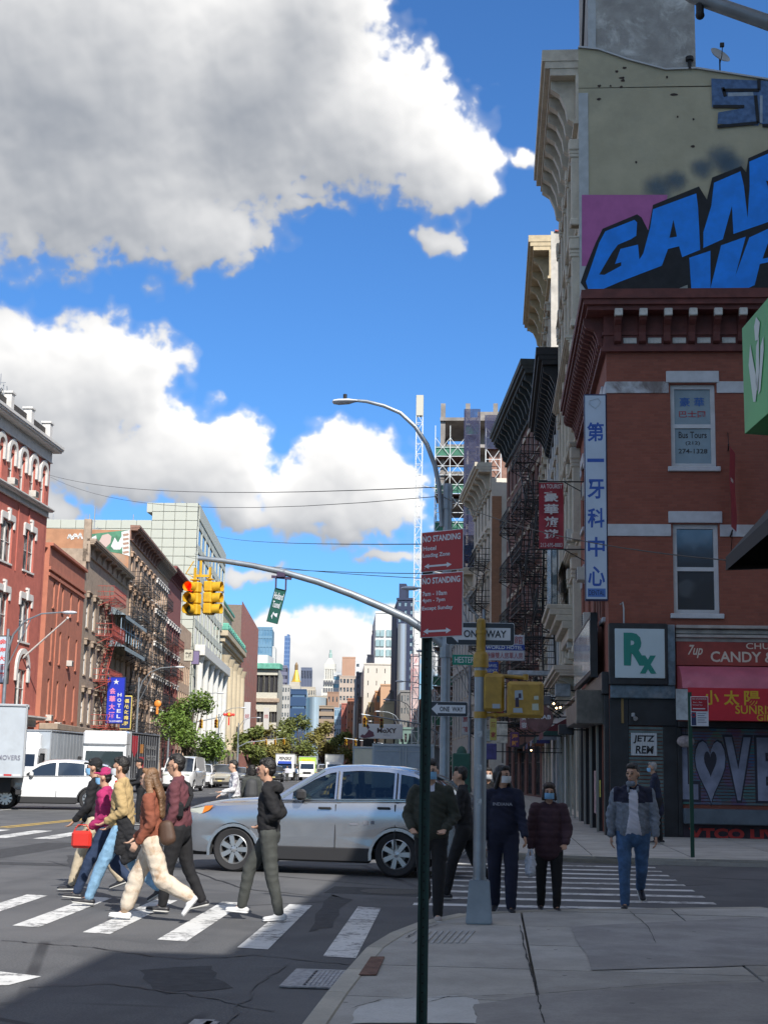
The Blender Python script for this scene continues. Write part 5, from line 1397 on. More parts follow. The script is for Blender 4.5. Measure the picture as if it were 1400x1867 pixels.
m=M(); m.bbox(-16.4,1.25,-1.25,Db+.4,Zb,Zb+.6,.1); m.bbox(-14.5,-.3,.5,Db*.7+.5,Zt-.6,Zt,.1)
for k in range(12):m.bbox(-.2,1.2,k*Db/12,k*Db/12+1.2,Zb+.6,Zb+1.3,.15)
m.obj('copper_edge',COPPER,bk_)
cl=M(); cl.lathe([(1.0,0),(1.0,.6),(.8,.8),(.7,14),(.95,14.8),(1.1,15.3)],12); clm=cl.mesh('column',BANKM)
for k in range(5):obj('column',clm,bk_,(.5,2.5+k*(Db-5)/4,4.2))
for k in range(2):obj('column',clm,bk_,(-3-k*9,-.4,4.2))
m=M()
for k in range(4):m.box(.02,.08,4+k*(Db-5)/4,4+k*(Db-5)/4+2.2,5.5,17)
for j in range(5):m.box(-9.5,-6.5,-.06,-.02,5+j*3.8,7.4+j*3.8)
m.obj('window',g_w,bk_)
A=wpt(438,1200); pA=A
bn2=thing('office_building','brown side walled block with a tall red brick front beyond the bank','building',(A.x,A.y,0),BANG)
D_=hypot(wpt(470,1200).x-A.x,wpt(470,1200).y-A.y); Hb=wpt(447,1112).z
m=M(); m.box(-22,-.02,0,D_,0,Hb); m.obj('side_wall',mat('brown rendered side',(.20,.15,.12),.9,var=.1),bn2)
FRB=brick_mat('bright red brick',(.38,.12,.09),(.42,.15,.11),(.3,.2,.17)); m=FM('E'); hl=[(u-1,u+1,v,v+2.6)for u in us(9,1,D_-1)for v in[5+3.6*j for j in range(int((Hb-9)/3.6))]]
wall_holes(m,0,D_,0,Hb+.8,hl,.25); m.obj('front_wall',FRB,bn2)
m=FM('E'); m.box(.2,D_-.2,.26,.3,.2,Hb-.2); m.obj('window',g_w,bn2)
# arcaded building with green cornice, seen face on
A=wpt(470,1300); Yg=A.y; x1_,x0_=A.x+14,atY(466,1250,A.y).x
x1_=atY(506,1250,Yg).x; zc_=atY(486,1208,Yg).z; zb_=atY(486,1258,Yg).z
gb=thing('arcade_building','distant building with green cornice and a row of arched windows','building',(x0_,Yg,0))
W_=x1_-x0_
m=M(); holes=[(W_*(k+.5)/4-1.2,W_*(k+.5)/4+1.2,zc_-7.2,zc_-3.0)for k in range(4)]+[(W_*(k+.5)/6-.8,W_*(k+.5)/6+.8,4+4*j,6.6+4*j)for k in range(6)for j in range(int((zc_-14)/4))]
wall_holes(m,0,W_,0,zc_-1,holes,.5); m.quad((W_,0,0),(W_-4.6,40,0),(W_-4.6,40,zc_-1),(W_,0,zc_-1)); m.obj('wall',mat('pale stone wall',(.52,.5,.42),.8,var=.1),gb)
m=M(); m.bbox(-1,W_+.6,-1,4,zc_-1.6,zc_-.2,.1); m.obj('cornice',COPPER,gb); m=M(); m.box(0,W_,.6,.7,2,zc_-1.8); m.obj('window',mat('dark opening',(.03,.03,.035),.4),gb)
m=M(); m.bbox(-.6,W_+.6,-.7,.2,zc_-9.6,zc_-8.6,.1); m.obj('band',GREYB,gb)
m=M(); m.box(0,W_*.45,2,12,zc_-1,zc_+2.0); m.obj('roof_house',mat('white roof house',(.7,.7,.68),.8),gb)
# low red shops row past the bank
lw_=thing('shop_row','low dark red row of shops below the arcaded building','building',(wpt(470,1250).x,wpt(470,1250).y-2,0),BANG)
m=FM('E'); wall_holes(m,0,60,0,15,[(u-1.2,u+1.2,v,v+2.4)for u in us(14,1,59)for v in(4.5,8.0,11.5)],.3); m.quad((0,0,0),(0,16,0),(0,16,15),(0,0,15)); m.obj('wall',mat('dull red brown front',(.22,.10,.08),.9,var=.2),lw_); m=FM('E'); m.box(0,60,.3,.35,0,14.8); m.obj('window',g_w,lw_)
# projecting signs on the west side
def wsign(name,label,px0,px1,py0,py1,Y,face,edge,chars,cmat,extra=()):
 a=atY(px0,py0,Y); b=atY(px1,py1,Y)
 t=thing(name,label,'sign',((a.x+b.x)/2,Y,0)); w_=(b.x-a.x)/2
 m=M(); m.bbox(-w_,w_,0,.25,b.z,a.z,.03); m.obj('sign_box',edge,t); m=M(); m.box(-w_*.93,w_*.93,-.012,0,b.z+.08,a.z-.08); m.obj('sign_face',face,t)
 for(s_,fx,fz,fh,fw,mt_)in extra:text(s_,mt_,t,(w_*fx,-.02,b.z+(a.z-b.z)*fz),height=(a.z-b.z)*fh,width=2*w_*fw,bold=.02)
 return t
HB=mat('blue hotel sign face',(.02,.04,.45),.4); NV=mat('navy sign face',(.015,.03,.15),.4); PINKL=mat('pink outlined characters',(.75,.25,.4),.5); YL2=mat('pale yellow lettering',(.75,.6,.15),.5)
Ys=112
ex=[(c,-.35,.70-i*.17,.13,.34,PINKL)for i,c in enumerate('会華大酒'[:4])]+[(c,.45,.62-i*.115,.075,.22,WL)for i,c in enumerate('HOTEL')]+[('★',0.0,.90,.12,.34,WL),('212-219-8899',0,.055,.04,.85,WL)]
wsign('hotel_sign','blue upright HOTEL sign with pink characters above the second box truck',197,225,1234,1320,Ys,HB,NV,'',WL,ex)
wsign('vertical_sign','navy upright sign with pale yellow characters right of the blue HOTEL sign',221,238,1268,1330,Ys+2,NV,YL2,'',YL2,[(c,.0,.84-i*.165,.12,.55,YL2)for i,c in enumerate('福光文錦房')])
wsign('vertical_sign','white upright sign with red characters at the left edge of the picture',-12,14,1158,1247,78,DW,DKF,'',REDINK,[(c,.2,.86-i*.17,.12,.5,mat('bright red lettering',(.6,.05,.04),.5))for i,c in enumerate('金海大酒楼')])
wsign('vertical_sign','small boxed cream sign with dark characters on the low brown building',336,352,1183,1206,160,mat('cream sign face',(.55,.52,.42),.5),DKF,'',BLKINK,[('客棧',0,.5,.5,.7,BLKINK)])
wsign('banner','small violet panel fixed right of the boxed cream sign',350,363,1186,1212,162,mat('violet panel',(.2,.16,.28),.6),DKF,'',WL)
# flagpole and awnings
fp=thing('flagpole','bare white flagpole slanting out from the red brick building','flagpole',tuple(wpt(42,1200)))
tip=atX(124,1127,-26.0)-wpt(42,1200)
m=M(); m.tube([(0,0,0),(tip.x,tip.y,tip.z)],[.07,.04],8); m.ball((tip.x,tip.y,tip.z),.09,8,6); m.obj('pole',TRIMC,fp)
AWN=mat('blue grey canvas',(.24,.30,.34),.8,var=.2,vscale=2)
for(pa,pb,py,lab)in((198,240,1108,'upper'),(196,236,1166,'lower')):
 a=wpt(pa,py); b=wpt(pb,py+8)
 t=thing('awning',{'upper':'upper ragged grey blue canvas awning beside the red fire escape','lower':'lower grey blue canvas awning with a glazed screen above it'}[lab],'awning',(a.x,a.y,a.z),BANG)
 L=hypot(b.x-a.x,b.y-a.y); m=M(); m.add([(0,0,.3),(0,L,.3),(1.5,L,-.55),(1.5,0,-.55),(1.5,0,-.85),(1.5,L,-.85)],[(0,1,2,3),(3,2,5,4)]); m.poly([(0,0,.3),(1.5,0,-.55),(0,0,-.55)]); m.obj('canvas',AWN,t)
 if lab=='lower':
  m=M()
  for k in range(9):m.bar((1.1,L*k/8,.1),(1.1,L*k/8,1.9),.05)
  m.bar((1.1,0,1.9),(1.1,L,1.9),.06); m.bar((1.1,0,1.0),(1.1,L,1.0),.05); m.obj('screen_frame',mat('pale blue frame',(.3,.42,.52),.5),t)
ln=thing('lantern_ornament','red and gold lantern shaped street ornament on a lamp post left of the bank','ornament',tuple(atY(418,1303,120))); ln.scale=(.42,)*3
m=M(); m.ball((0,0,0),.55,12,8,(1.3,.5,.8)); m.ball((-.9,0,0),.3,8,6,(1,.5,1)); m.ball((.9,0,0),.3,8,6,(1,.5,1)); m.box(-.12,.12,-.1,.1,-2.1,-.5); m.obj('lantern_body',mat('festive red',(.65,.04,.03),.5),ln); m=M(); m.ball((0,-.2,0),.4,4,2,(1,.6,1)); m.obj('gold_centre',mat('festive gold',(.8,.5,.05),.5),ln)
ln2=thing('lantern_ornament','orange rose shaped ornament hung in front of the dark brown walk-up','ornament',tuple(atY(288,1283,115))); ln2.scale=(.7,)*3
m=M(); m.ball((0,0,0),.42,10,8,(1,.5,1)); m.box(-.12,.12,-.1,.1,-1.2,-.4); m.obj('lantern_body',mat('orange gold',(.75,.25,.04),.5),ln2)
# --- buildings behind and beside the camera that throw the shade
SHB=mat('buff brick',(.30,.24,.18),.85,var=.1)
sh1=building('shop_building','low buff shop building on the near corner, out of frame to the right','building',(3.15,-1.2,0),14,14.7,10.8,'W',SHB,
front=row((4.4,7.4),4,1,13.7,1.2,2.2,sill=CREAM)+row((.3,),2,1,13.7,3.4,3.0,DGREY,SHOPG,kind='grid'),rmat=ROOF)
building('shop_building','taller buff shop building beside the near corner one, out of frame','building',(3.15,-46,0),14,44.8,12.8,'W',SHB,
front=row((4.4,7.8),10,1,43.5,1.2,2.2,sill=CREAM)+row((.3,),6,1,43.5,3.4,3.0,DGREY,SHOPG,kind='grid'),rmat=ROOF)
tw=building('tower_building','tall apartment tower behind the near corner, out of frame','building',(19.5,-17,0),24,29,68,'W',SHB,
front=row([4+3.4*k for k in range(18)],8,1,28,1.6,1.9))
# awning and green box sign reaching out from the near corner
aw2=thing('awning','black canvas awning tip entering from the right edge','awning',(3.15,12.6,0))
tipp=atY(1322,1016,12.9); a0=atY(1400,948,12.9); a1=atY(1400,1032,12.9)
m=M(); tx=tipp.x-3.15; tz=tipp.z; up=4.75
m.add([(0,-3,up),(0,.6,up),(tx,.3,tz),(tx,-3,tz),(tx,.3,tz-.12),(tx,-3,tz-.12),(0,.6,3.5)],[(0,1,2,3),(3,2,4,5),(1,2,4,6)])
m.obj('canvas',mat('black canvas',(.006,.006,.007),.8),aw2)
m=M(); m.bar((0,.55,3.5),(tx,.28,tz-.1),.03); m.obj('frame_bar',BLACKM,aw2)
gsg=thing('box_sign','green illuminated box sign with a white leaf shaped emblem at the right edge','sign',(0,0,0))
GSN=mat('green acrylic sign',(.05,.33,.075),.5,var=.15,vscale=.8)
Yn=12.5
c1=atY(1352,603,Yn); c2=atY(1356,791,Yn); c3=atY(1399,545,Yn-.8); c4=atY(1399,762,Yn-.8)
zt_,zb2=(c1.z),(c2.z)
m=M(); pts=[(c1.x,Yn),(c3.x+.02,Yn-1.15),(c3.x+.26,Yn-1.08),(c1.x+.24,Yn+.07)]
gsg.location=(c1.x,Yn,zb2)
m.prism([(p[0]-c1.x,p[1]-Yn)for p in pts],zt_-zb2+.02,base=0); m.obj('sign_box',GSN,gsg)
e_=Vector((pts[1][0]-c1.x,pts[1][1]-Yn,0)); el_=e_.length; e_n=e_.normalized(); nr=Vector((e_n.y,-e_n.x,0))
if nr.x>0:nr=-nr
m=M(); H_=zt_-zb2
def gp(u,v):p=e_n*(u*el_)+nr*.006; return(p.x,p.y,v*H_)
for blob in([(.18,.60),(.24,.78),(.30,.62),(.40,.36),(.44,.40),(.34,.20),(.28,.22)],[(.36,.90),(.42,.97),(.52,.88),(.46,.74),(.38,.76)],[(.40,.70),(.48,.76),(.46,.44),(.40,.28),(.36,.36)],[(.52,.66),(.60,.72),(.60,.60),(.48,.26),(.42,.24)]):
 m.poly([gp(*b)for b in blob])
m.obj('emblem',mat('white sign emblem',(.5,.55,.5),.5),gsg)
m=M(); m.bar((e_.x*.9+.1,e_.y*.9,.2),(3.2-c1.x,-1.0,.2),.05); m.bar((e_.x*.9+.1,e_.y*.9,H_-.2),(3.2-c1.x,-1.0,H_-.2),.05); m.obj('bracket',BLACKM,gsg)
# --- far blocks: each with its own window pattern
def far(name,label,px0,px1,ptop,Y,D,mt,nx=0,nz=0,wm=None,z0=0,pbot=None,sill=.45,cat='building',side=None,wf=(.55,.5),joined=True):
 a=atY(px0,ptop,Y); b=atY(px1,ptop,Y); W_=b.x-a.x; H_=atY((px0+px1)/2,ptop,Y).z
 zb=0 if pbot is None else atY((px0+px1)/2,pbot,Y).z
 t=thing(name,label,cat,(a.x,Y,0),BANG*0)
 cw,ch=(W_/nx if nx else 1),((H_-zb)/nz if nz else 1)
 holes=[(cw*(i+.5-wf[0]/2),cw*(i+.5+wf[0]/2),zb+ch*(j+.5-wf[1]/2),zb+ch*(j+.5+wf[1]/2))for i in range(nx)for j in range(nz)]
 m=M(); wall_holes(m,0,W_,0,H_,holes,min(.4,cw*.2))
 sl=-BK*D
 m.add([(0,0,0),(sl,D,0),(sl,D,H_),(0,0,H_),(W_,0,0),(W_+sl,D,0),(W_+sl,D,H_),(W_,0,H_)],[(0,1,2,3),(4,7,6,5),(3,2,6,7),(1,5,6,2)])
 m.obj('wall',mt,t)
 if nx:
  m=M(); m.box(cw*.1,W_-cw*.1,min(.4,cw*.2),min(.4,cw*.2)+.05,.1,H_-ch*.1)
  m.obj('window',wm or g_w,t)
 m=M(); m.box(-.1,W_+.1,-.15,.3,H_,H_+max(.3,H_*.012)); m.obj('parapet',mt,t)
 return t,W_,H_
def pm_(n,c,**k):return mat(n,c,.8,var=.06,vscale=.1,**k)
BGL=glass_mat('far blue glass',tint=(.10,.20,.30),bright=(.2,.32,.42),amt=.5,rough=.08,scale=.05)
far('office_tower','blue glass tower above the arcaded building',470,497,1146,1300,40,pm_('blue glass frame',(.14,.26,.36)),5,16,BGL,wf=(.8,.7))
far('office_tower','thin white edged slab right of the blue glass tower',497,503,1181,1250,20,pm_('pale slab',(.5,.5,.48)))
far('office_tower','violet grey ribbed slab behind the arcaded building',503,524,1215,1500,40,pm_('violet grey slab',(.16,.16,.22)),1,14,mat('slab band',(.09,.09,.13),.4),wf=(.98,.5))
st_,a_,b_=far('skyscraper','very slender blue skyscraper rising highest on the skyline',519,529,1162,5200,50,pm_('slender blue tower',(.12,.20,.36)),3,30,mat('slender window',(.07,.13,.28),.3),wf=(.6,.6))
m=M(); m.box(8,14,5,45,b_,b_+12); m.obj('roof_box',_mats['slender blue tower'],st_)
# gold pyramid
Yp=2400; a=atY(523,1262,Yp); b=atY(551,1262,Yp); W_=b.x-a.x; zg=atY(538,1243,Yp).z; za=atY(538,1218,Yp).z; zt=atY(538,1206,Yp).z
t=thing('office_tower','stone tower crowned by a golden pyramid roof','building',(a.x,Yp,0)); STN=pm_('far limestone',(.44,.40,.33))
m=M(); m.box(0,W_,0,30,0,zg-18); m.box(W_*.12,W_*.88,2,28,zg-18,zg-6); m.box(W_*.2,W_*.8,4,26,zg-6,zg); m.obj('wall',STN,t)
m=M(); c=W_/2; r0=W_*.30; m.lathe([(r0*1.2,zg),(r0*.9,zg+3),(r0*.22,za),(.01,za+2)],8,(c,15,0)); m.obj('gold_roof',mat('gold roof tile',(.75,.45,.06),.35,.5),t)
m=M(); m.lathe([(3,za-2),(3,za+6),(.5,zt)],8,(c,15,0)); m.obj('lantern_top',mat('dark lantern',(.2,.12,.05),.5),t)
m=M()
for k in range(5):
 for j in range(6):m.box(W_*(.1+.18*k),W_*(.1+.18*k)+3,-.4,-.1,zg-24-j*9,zg-19-j*9)
m.obj('window',mat('far dark window',(.12,.12,.13),.4),t)
far('office_tower','dark slate slab right of the golden pyramid',549,569,1219,1900,40,pm_('slate slab',(.12,.14,.20)),7,1,mat('slab rib',(.08,.09,.14),.5),wf=(.5,.96))
far('apartment_block','cream blocks on the skyline below the slate slab',549,575,1254,800,30,pm_('cream block',(.48,.42,.33)),6,8)
far('apartment_block','pale block left of the dark glass cube',505,529,1250,900,30,pm_('grey cream block',(.42,.40,.36)),5,10)
far('apartment_block','ochre block in front of the white clock tower',560,600,1270,760,30,pm_('ochre block',(.42,.37,.29)),9,8)
far('apartment_block','small pink grey block behind the slate slab',524,550,1258,1000,30,pm_('pink block',(.42,.32,.28)),5,6)
far('office_tower','dark blue glass cube at the end of the avenue',530,559,1258,640,30,mat('dark cube glass',(.04,.07,.14),.2),1,7,mat('cube band',(.10,.16,.24),.15),wf=(.96,.22))
# curved pale glass building
a=atY(559,1290,560); b=atY(594,1290,560); zt=atY(575,1272,560).z
t=thing('office_building','pale curving metal skinned building right of the dark cube','building',(a.x,560,0)); m=M(); W_=b.x-a.x
n=10; m.add([(W_*(i/n)+(1-i/n)*0,6*(1-(2*i/n-1)**2)*-1,z*(1+.25*(1-i/n)*0))for z in(0,zt)for i in range(n+1)],[(i,i+1,i+2+n,i+1+n)for i in range(n)])
m.quad((0,0,zt),(W_,0,zt),(W_,30,zt),(0,30,zt)); m.quad((W_,0,0),(W_,30,0),(W_,30,zt),(W_,0,zt)); m.obj('wall',mat('pale blue metal skin',(.36,.44,.48),.35,.2,var=.1,vscale=.05),t)
# clock tower style white tower
Yc=1900; a=atY(586,1262,Yc); b=atY(613,1262,Yc); W_=b.x-a.x; z1=atY(600,1238,Yc).z; z2=atY(600,1214,Yc).z; z3=atY(600,1199,Yc).z; z4=atY(600,1184,Yc).z
t=thing('clock_tower','white stone tower with an open colonnade and a stepped pyramid top','tower',(a.x,Yc,0)); PST=pm_('pale tower stone',(.60,.57,.50)); c=W_/2
m=M(); m.box(0,W_,0,W_,0,z1-14); m.box(W_*.1,W_*.9,W_*.1,W_*.9,z1-14,z1); m.box(W_*.3,W_*.7,W_*.3,W_*.7,z1,z2); m.box(W_*.14,W_*.86,W_*.14,W_*.86,z2-4,z2+3); m.obj('wall',PST,t)
m=M()
for k in range(5):x=W_*(.2+.15*k); m.box(x-1.0,x+1.0,W_*.16,W_*.16+2,z1,z2-4)
for k in(0,1):x=W_*(.2+.6*k); m.box(x-1,x+1,W_*.8,W_*.85,z1,z2-4)
m.obj('column',PST,t)
m=M(); m.lathe([(W_*.40,z2+3),(W_*.36,z2+5),(W_*.12,z3),(W_*.11,z3+1)],4,(c,c,0));
m.v=[tuple(Matrix.Rotation(pi/4,3,'Z')@(Vector(v)-Vector((c,c,0)))+Vector((c,c,0)))for v in m.v]; m.obj('stepped_roof',PST,t)
m=M(); m.lathe([(W_*.11,z3),(W_*.11,z3+6),(W_*.07,z3+7),(W_*.07,z3+11),(.5,z4)],10,(c,c,0)); m.obj('lantern_top',mat('verdigris lantern',(.3,.42,.38),.6),t)
m=M()
for i in range(5):
 for j in range(9):m.box(W_*(.12+.17*i),W_*(.12+.17*i)+2.5,-.4,-.1,30+j*10,36+j*10)
m.obj('window',_mats['far dark window'],t)
far('apartment_block','pale modern block with balconies right of the white tower',608,622,1229,1100,30,pm_('pale modern',(.55,.57,.58)),1,12,BGL,wf=(.9,.45))
far('apartment_block','tall orange brown brick tower block on the right skyline',624,648,1200,1050,40,pm_('orange brown slab',(.42,.25,.17)),0,0)
far('apartment_block','white narrow tower peeping behind the orange brown block',648,657,1206,1400,30,pm_('white slab',(.62,.62,.6)),1,14,wf=(.6,.4))
far('apartment_block','pinkish grey block with rows of wide windows',619,650,1234,620,40,pm_('pink grey block',(.44,.35,.28)),5,11,wf=(.62,.5))
far('apartment_block','small brown block left of the pinkish one',597,618,1263,560,30,pm_('brown block',(.30,.18,.12)),3,6,wf=(.35,.4))
far('apartment_block','pink low block at the foot of the avenue trees',572,602,1300,620,30,pm_('rose block',(.42,.25,.22)),6,5)
far('apartment_block','brown banded block with strip windows',582,609,1288,470,50,pm_('brown banded',(.30,.22,.15)),1,9,mat('dark strip glazing',(.10,.09,.09),.5),wf=(.98,.42))  # the dark strips are the recessed windows
far('tenement_building','slim pale blue glass fronted building between brick ones',610,623,1292,440,20,pm_('pale blue frame',(.45,.5,.52)),3,7,BGL,wf=(.7,.6))
far('tenement_building','narrow red brick building right of the pale blue one',623,634,1284,420,20,pm_('narrow red',(.36,.12,.09)),2,8,wf=(.3,.4))
far('tenement_building','rust brick corner building on the right of the avenue',634,651,1275,390,40,pm_('rust brick',(.36,.15,.09)),3,9,wf=(.3,.42))
far('tenement_building','white gable wall beside the rust brick building',646,655,1284,370,20,pm_('white gable',(.62,.6,.56)))
far('apartment_block','dark slate block beside the cream hotel wall',650,665,1228,345,40,pm_('slate block',(.13,.15,.19)),2,12,wf=(.3,.4))
far('tenement_building','sooty dark fronted building with black balconies',653,674,1273,320,30,pm_('sooty front',(.09,.08,.08)),3,9,wf=(.4,.5))
t,W_,H_=far('hotel_building','big cream blank walled hotel with few small windows',664,725,1212,300,40,pm_('cream hotel wall',(.56,.52,.45)),4,9,_mats['far dark window'],wf=(.10,.38))
far('office_tower','purple grey tower edge behind the glazed hotel top',679,688,1153,330,12,pm_('purple grey',(.16,.12,.20)))
far('office_tower','grey stepped block on the cream hotel roof',670,690,1196,325,12,pm_('grey stepped',(.30,.33,.36)))
ht,W_,H_=far('office_tower','white framed glazed hotel tower with a tall roof screen',685,727,1118,310,30,pm_('white hotel frame',(.60,.60,.58)),4,1,GLB,pbot=1210,wf=(0.01,.01))
m=M(); zt1=atY(700,1146,310).z; zb1=atY(700,1200,310).z
for i,(x0,x1)in enumerate(((.03,.20),(.22,.39),(.48,.64),(.66,.98))):
 for j in range(3):zz=zb1+(zt1-zb1)*j/3; m.box(W_*x0,W_*x1,-.3,-.1,zz+.4,zz+(zt1-zb1)/3-.3)
m.obj('window',glass_mat('pale green glass',tint=(.28,.38,.38),bright=(.5,.55,.5),amt=.5,scale=.2),ht)
nt_,W_,H_=far('apartment_block','dark navy tower with a single column of bright windows',724,756,1094,240,24,pm_('navy brick',(.025,.035,.075)),3,22,glass_mat('pale tower window',tint=(.2,.28,.32),bright=(.4,.45,.45),amt=.5,scale=.4),wf=(.42,.55))
m=M(); m.box(W_*.1,W_*.5,0,8,H_,H_+2.8); m.obj('roof_house',_mats['navy brick'],nt_)
m=M(); m.lathe([(.75,0),(.75,H_*.86)],14,(1.0,-1.0,0)); m.obj('steel_flue',mat('steel flue',(.45,.47,.5),.35,.7),nt_)
for i,(l,a,b,tp,Y,c,nx,nz)in enumerate((('orange brown gable building behind the billboard',684,695,1262,285,(.44,.23,.12),1,6),('peach rendered building behind the billboard',694,714,1250,280,(.50,.30,.18),0,0),('green trimmed tan building left of the billboard',672,684,1283,290,(.34,.27,.16),2,6),
('small grey mansard building with one white dormer',711,731,1262,250,(.13,.14,.16),0,0),('tan blank wall above the billboard',700,732,1282,245,(.42,.38,.28),0,0),('shaded stone building right of the billboard',730,752,1262,225,(.20,.19,.18),4,7))):
 t,W_,H_=far('tenement_building',l,a,b,tp,Y,25,pm_('far wall %s'%'abcdef'[i],c),nx,nz,wf=(.4,.45))
 if i==3:m=M(); m.box(W_*.38,W_*.62,-.2,-.05,H_-3.2,H_-.8); m.obj('dormer_window',mat('white dormer',(.6,.62,.6),.6),t)
pk=far('scaffolding','tall hoarding of faded red and white printed netting right of the navy tower',750,764,1196,215,3,mat('red white printed net',(.55,.42,.40),.8,var=.4,vscale=.5,damt=.8,dirt=(.55,.10,.10),dscale=.25),0,0,cat='scaffolding')
gw_=far('tenement_building','long low green grey building under the navy tower',728,775,1330,200,20,pm_('green grey low',(.14,.22,.20)),6,3,wf=(.6,.5))
# billboard
Yb=190; a=atY(654,1333,Yb); b=atY(734,1333,Yb); zt=atY(694,1320,Yb).z; zb=atY(694,1347,Yb).z; W_=b.x-a.x
bb=thing('billboard','long white rooftop billboard reading MOXY with a dark haired figure at its left','billboard',(a.x,Yb,0))
m=M(); m.bbox(0,W_,0,.4,zb,zt,.03); m.obj('panel',mat('white billboard',(.66,.68,.70),.5),bb)
mx_=text('MoXY',mat('dark brown lettering',(.07,.05,.06),.5),bb,(W_*.64,-.04,(zt+zb)/2+.12),height=(zt-zb)*.34,width=W_*.44,bold=.03); text('HOTELS',GREYM,bb,(W_*.64,-.04,zb+(zt-zb)*.26),height=(zt-zb)*.09,width=W_*.16)
m=M(); h_=zt-zb
def bp(u,v):return(W_*u,-.03,zb+h_*v)
m.poly([bp(.03,.15),(bp(.09,.30)),bp(.13,.22),bp(.20,.45),bp(.22,.62),bp(.33,.45),bp(.36,.18),bp(.26,.08),bp(.12,.02)]); m.poly([bp(.20,.70),bp(.22,.92),bp(.18,.97),bp(.13,.88)]); m.poly([bp(.08,.95),bp(.20,.97),(bp(.25,.75)),bp(.20,.60),bp(.19,.85)]); m.obj('printed_figure',mat('plum print',(.14,.06,.09),.6),bb)
m=M()
for k in range(6):m.bar((W_*k/5,.5,0),(W_*k/5,.5,zb),.2)
m.box(.6,W_*.35,-.1,.6,zb-1.0,zb-.05); m.obj('support',BLACKM,bb)
# --- poles, signals and street signs
GALV=mat('galvanised pole',(.25,.28,.31),.45,.5,var=.15,vscale=3,damt=.3,dirt=(.2,.22,.24),dscale=4)
SIGY=mat('signal yellow',(.62,.36,.02),.45,var=.10,vscale=6,damt=.25,dirt=(.35,.2,.03),dscale=5)
SIGY2=mat('weathered signal yellow',(.36,.22,.03),.5,var=.2,vscale=8,damt=.4,dirt=(.16,.10,.03),dscale=5)
GRNP=mat('dark green post',(.006,.030,.024),.5,.2,var=.3,vscale=10)
SRED=mat('sign red',(.34,.006,.016),.35,var=.08,vscale=4); SWHT=mat('sign white',(.60,.62,.66),.35,var=.05)
SBLK=mat('sign black',(.015,.018,.028),.35); SGRN=mat('street sign green',(.0,.20,.13),.35)
YD=28.3
def pole_x(px,py,Y):return atY(px,py,Y).x
lp=thing('lamp_post','tall grey corner lamp post carrying the long signal mast arm over the avenue','street lamp',(pole_x(811,1350,YD),YD,0))
ox=lp.location.x; zt=atY(803,884,YD).z
m=M(); m.lathe([(.26,0),(.26,.1),(.2,.22),(.13,.5),(.105,.7),(.095,4),(.082,zt),(.0,zt)],12); m.obj('pole',GALV,lp,smooth=True)
m=M(); m.lathe([(.10,zt-.5),(.10,zt-.05),(.08,zt+.02)],12); m.obj('pole_cap',GALV,lp)
def rel(px,py,Y=YD):a=atY(px,py,Y); return(a.x-ox,0,a.z)
arm=[rel(*p)for p in((806,960),(801,890),(793,850),(778,810),(757,778),(730,753),(700,740),(668,732),(645,730))]
m=M(); m.tube(arm,[.05,.05,.048,.046,.044,.04,.038,.035,.03],8); m.obj('lamp_arm',GALV,lp,smooth=True)
h0,h1=rel(652,731),rel(606,731)
m=M(); m.v=[]
L=h0[0]-h1[0]
pr=[(0,.0,.05),(.12,.0,.07),(.35,-.01,.13),(.75,-.02,.14),(.95,-.02,.10),(1.0,-.02,.03)]
ringn=10; vs=[]
for t_,dz,r in pr:
 for j in range(ringn):a=2*pi*j/ringn; vs.append((h0[0]-L*t_,r*cos(a),h0[2]+dz+r*.42*sin(a)))
m.add(vs,[(i*ringn+j,i*ringn+(j+1)%ringn,(i+1)*ringn+(j+1)%ringn,(i+1)*ringn+j)for i in range(len(pr)-1)for j in range(ringn)]+[list(range(ringn)),list(range((len(pr)-1)*ringn,len(pr)*ringn))[::-1]])
m.obj('lamp_head',SWHT,lp,smooth=True); m=M(); m.lathe([(.04,0),(.04,.09),(.01,.1)],8,(h0[0]-L*.5,0,h0[2]+.05)); m.obj('photocell',BLACKM,lp)
mast=[rel(*p)for p in((809,1176),(785,1156),(745,1129),(700,1108),(640,1083),(580,1061),(520,1044),(460,1031),(405,1022),(362,1018))]
m=M(); m.tube(mast,[.10,.092,.085,.08,.075,.07,.065,.06,.055,.05],10); m.obj('mast_arm',GALV,lp,smooth=True)
m=M(); m.tube([(0,0,mast[0][2]-.25),(0,0,mast[0][2]+.3)],.125,10); m.obj('collar',GALV,lp)
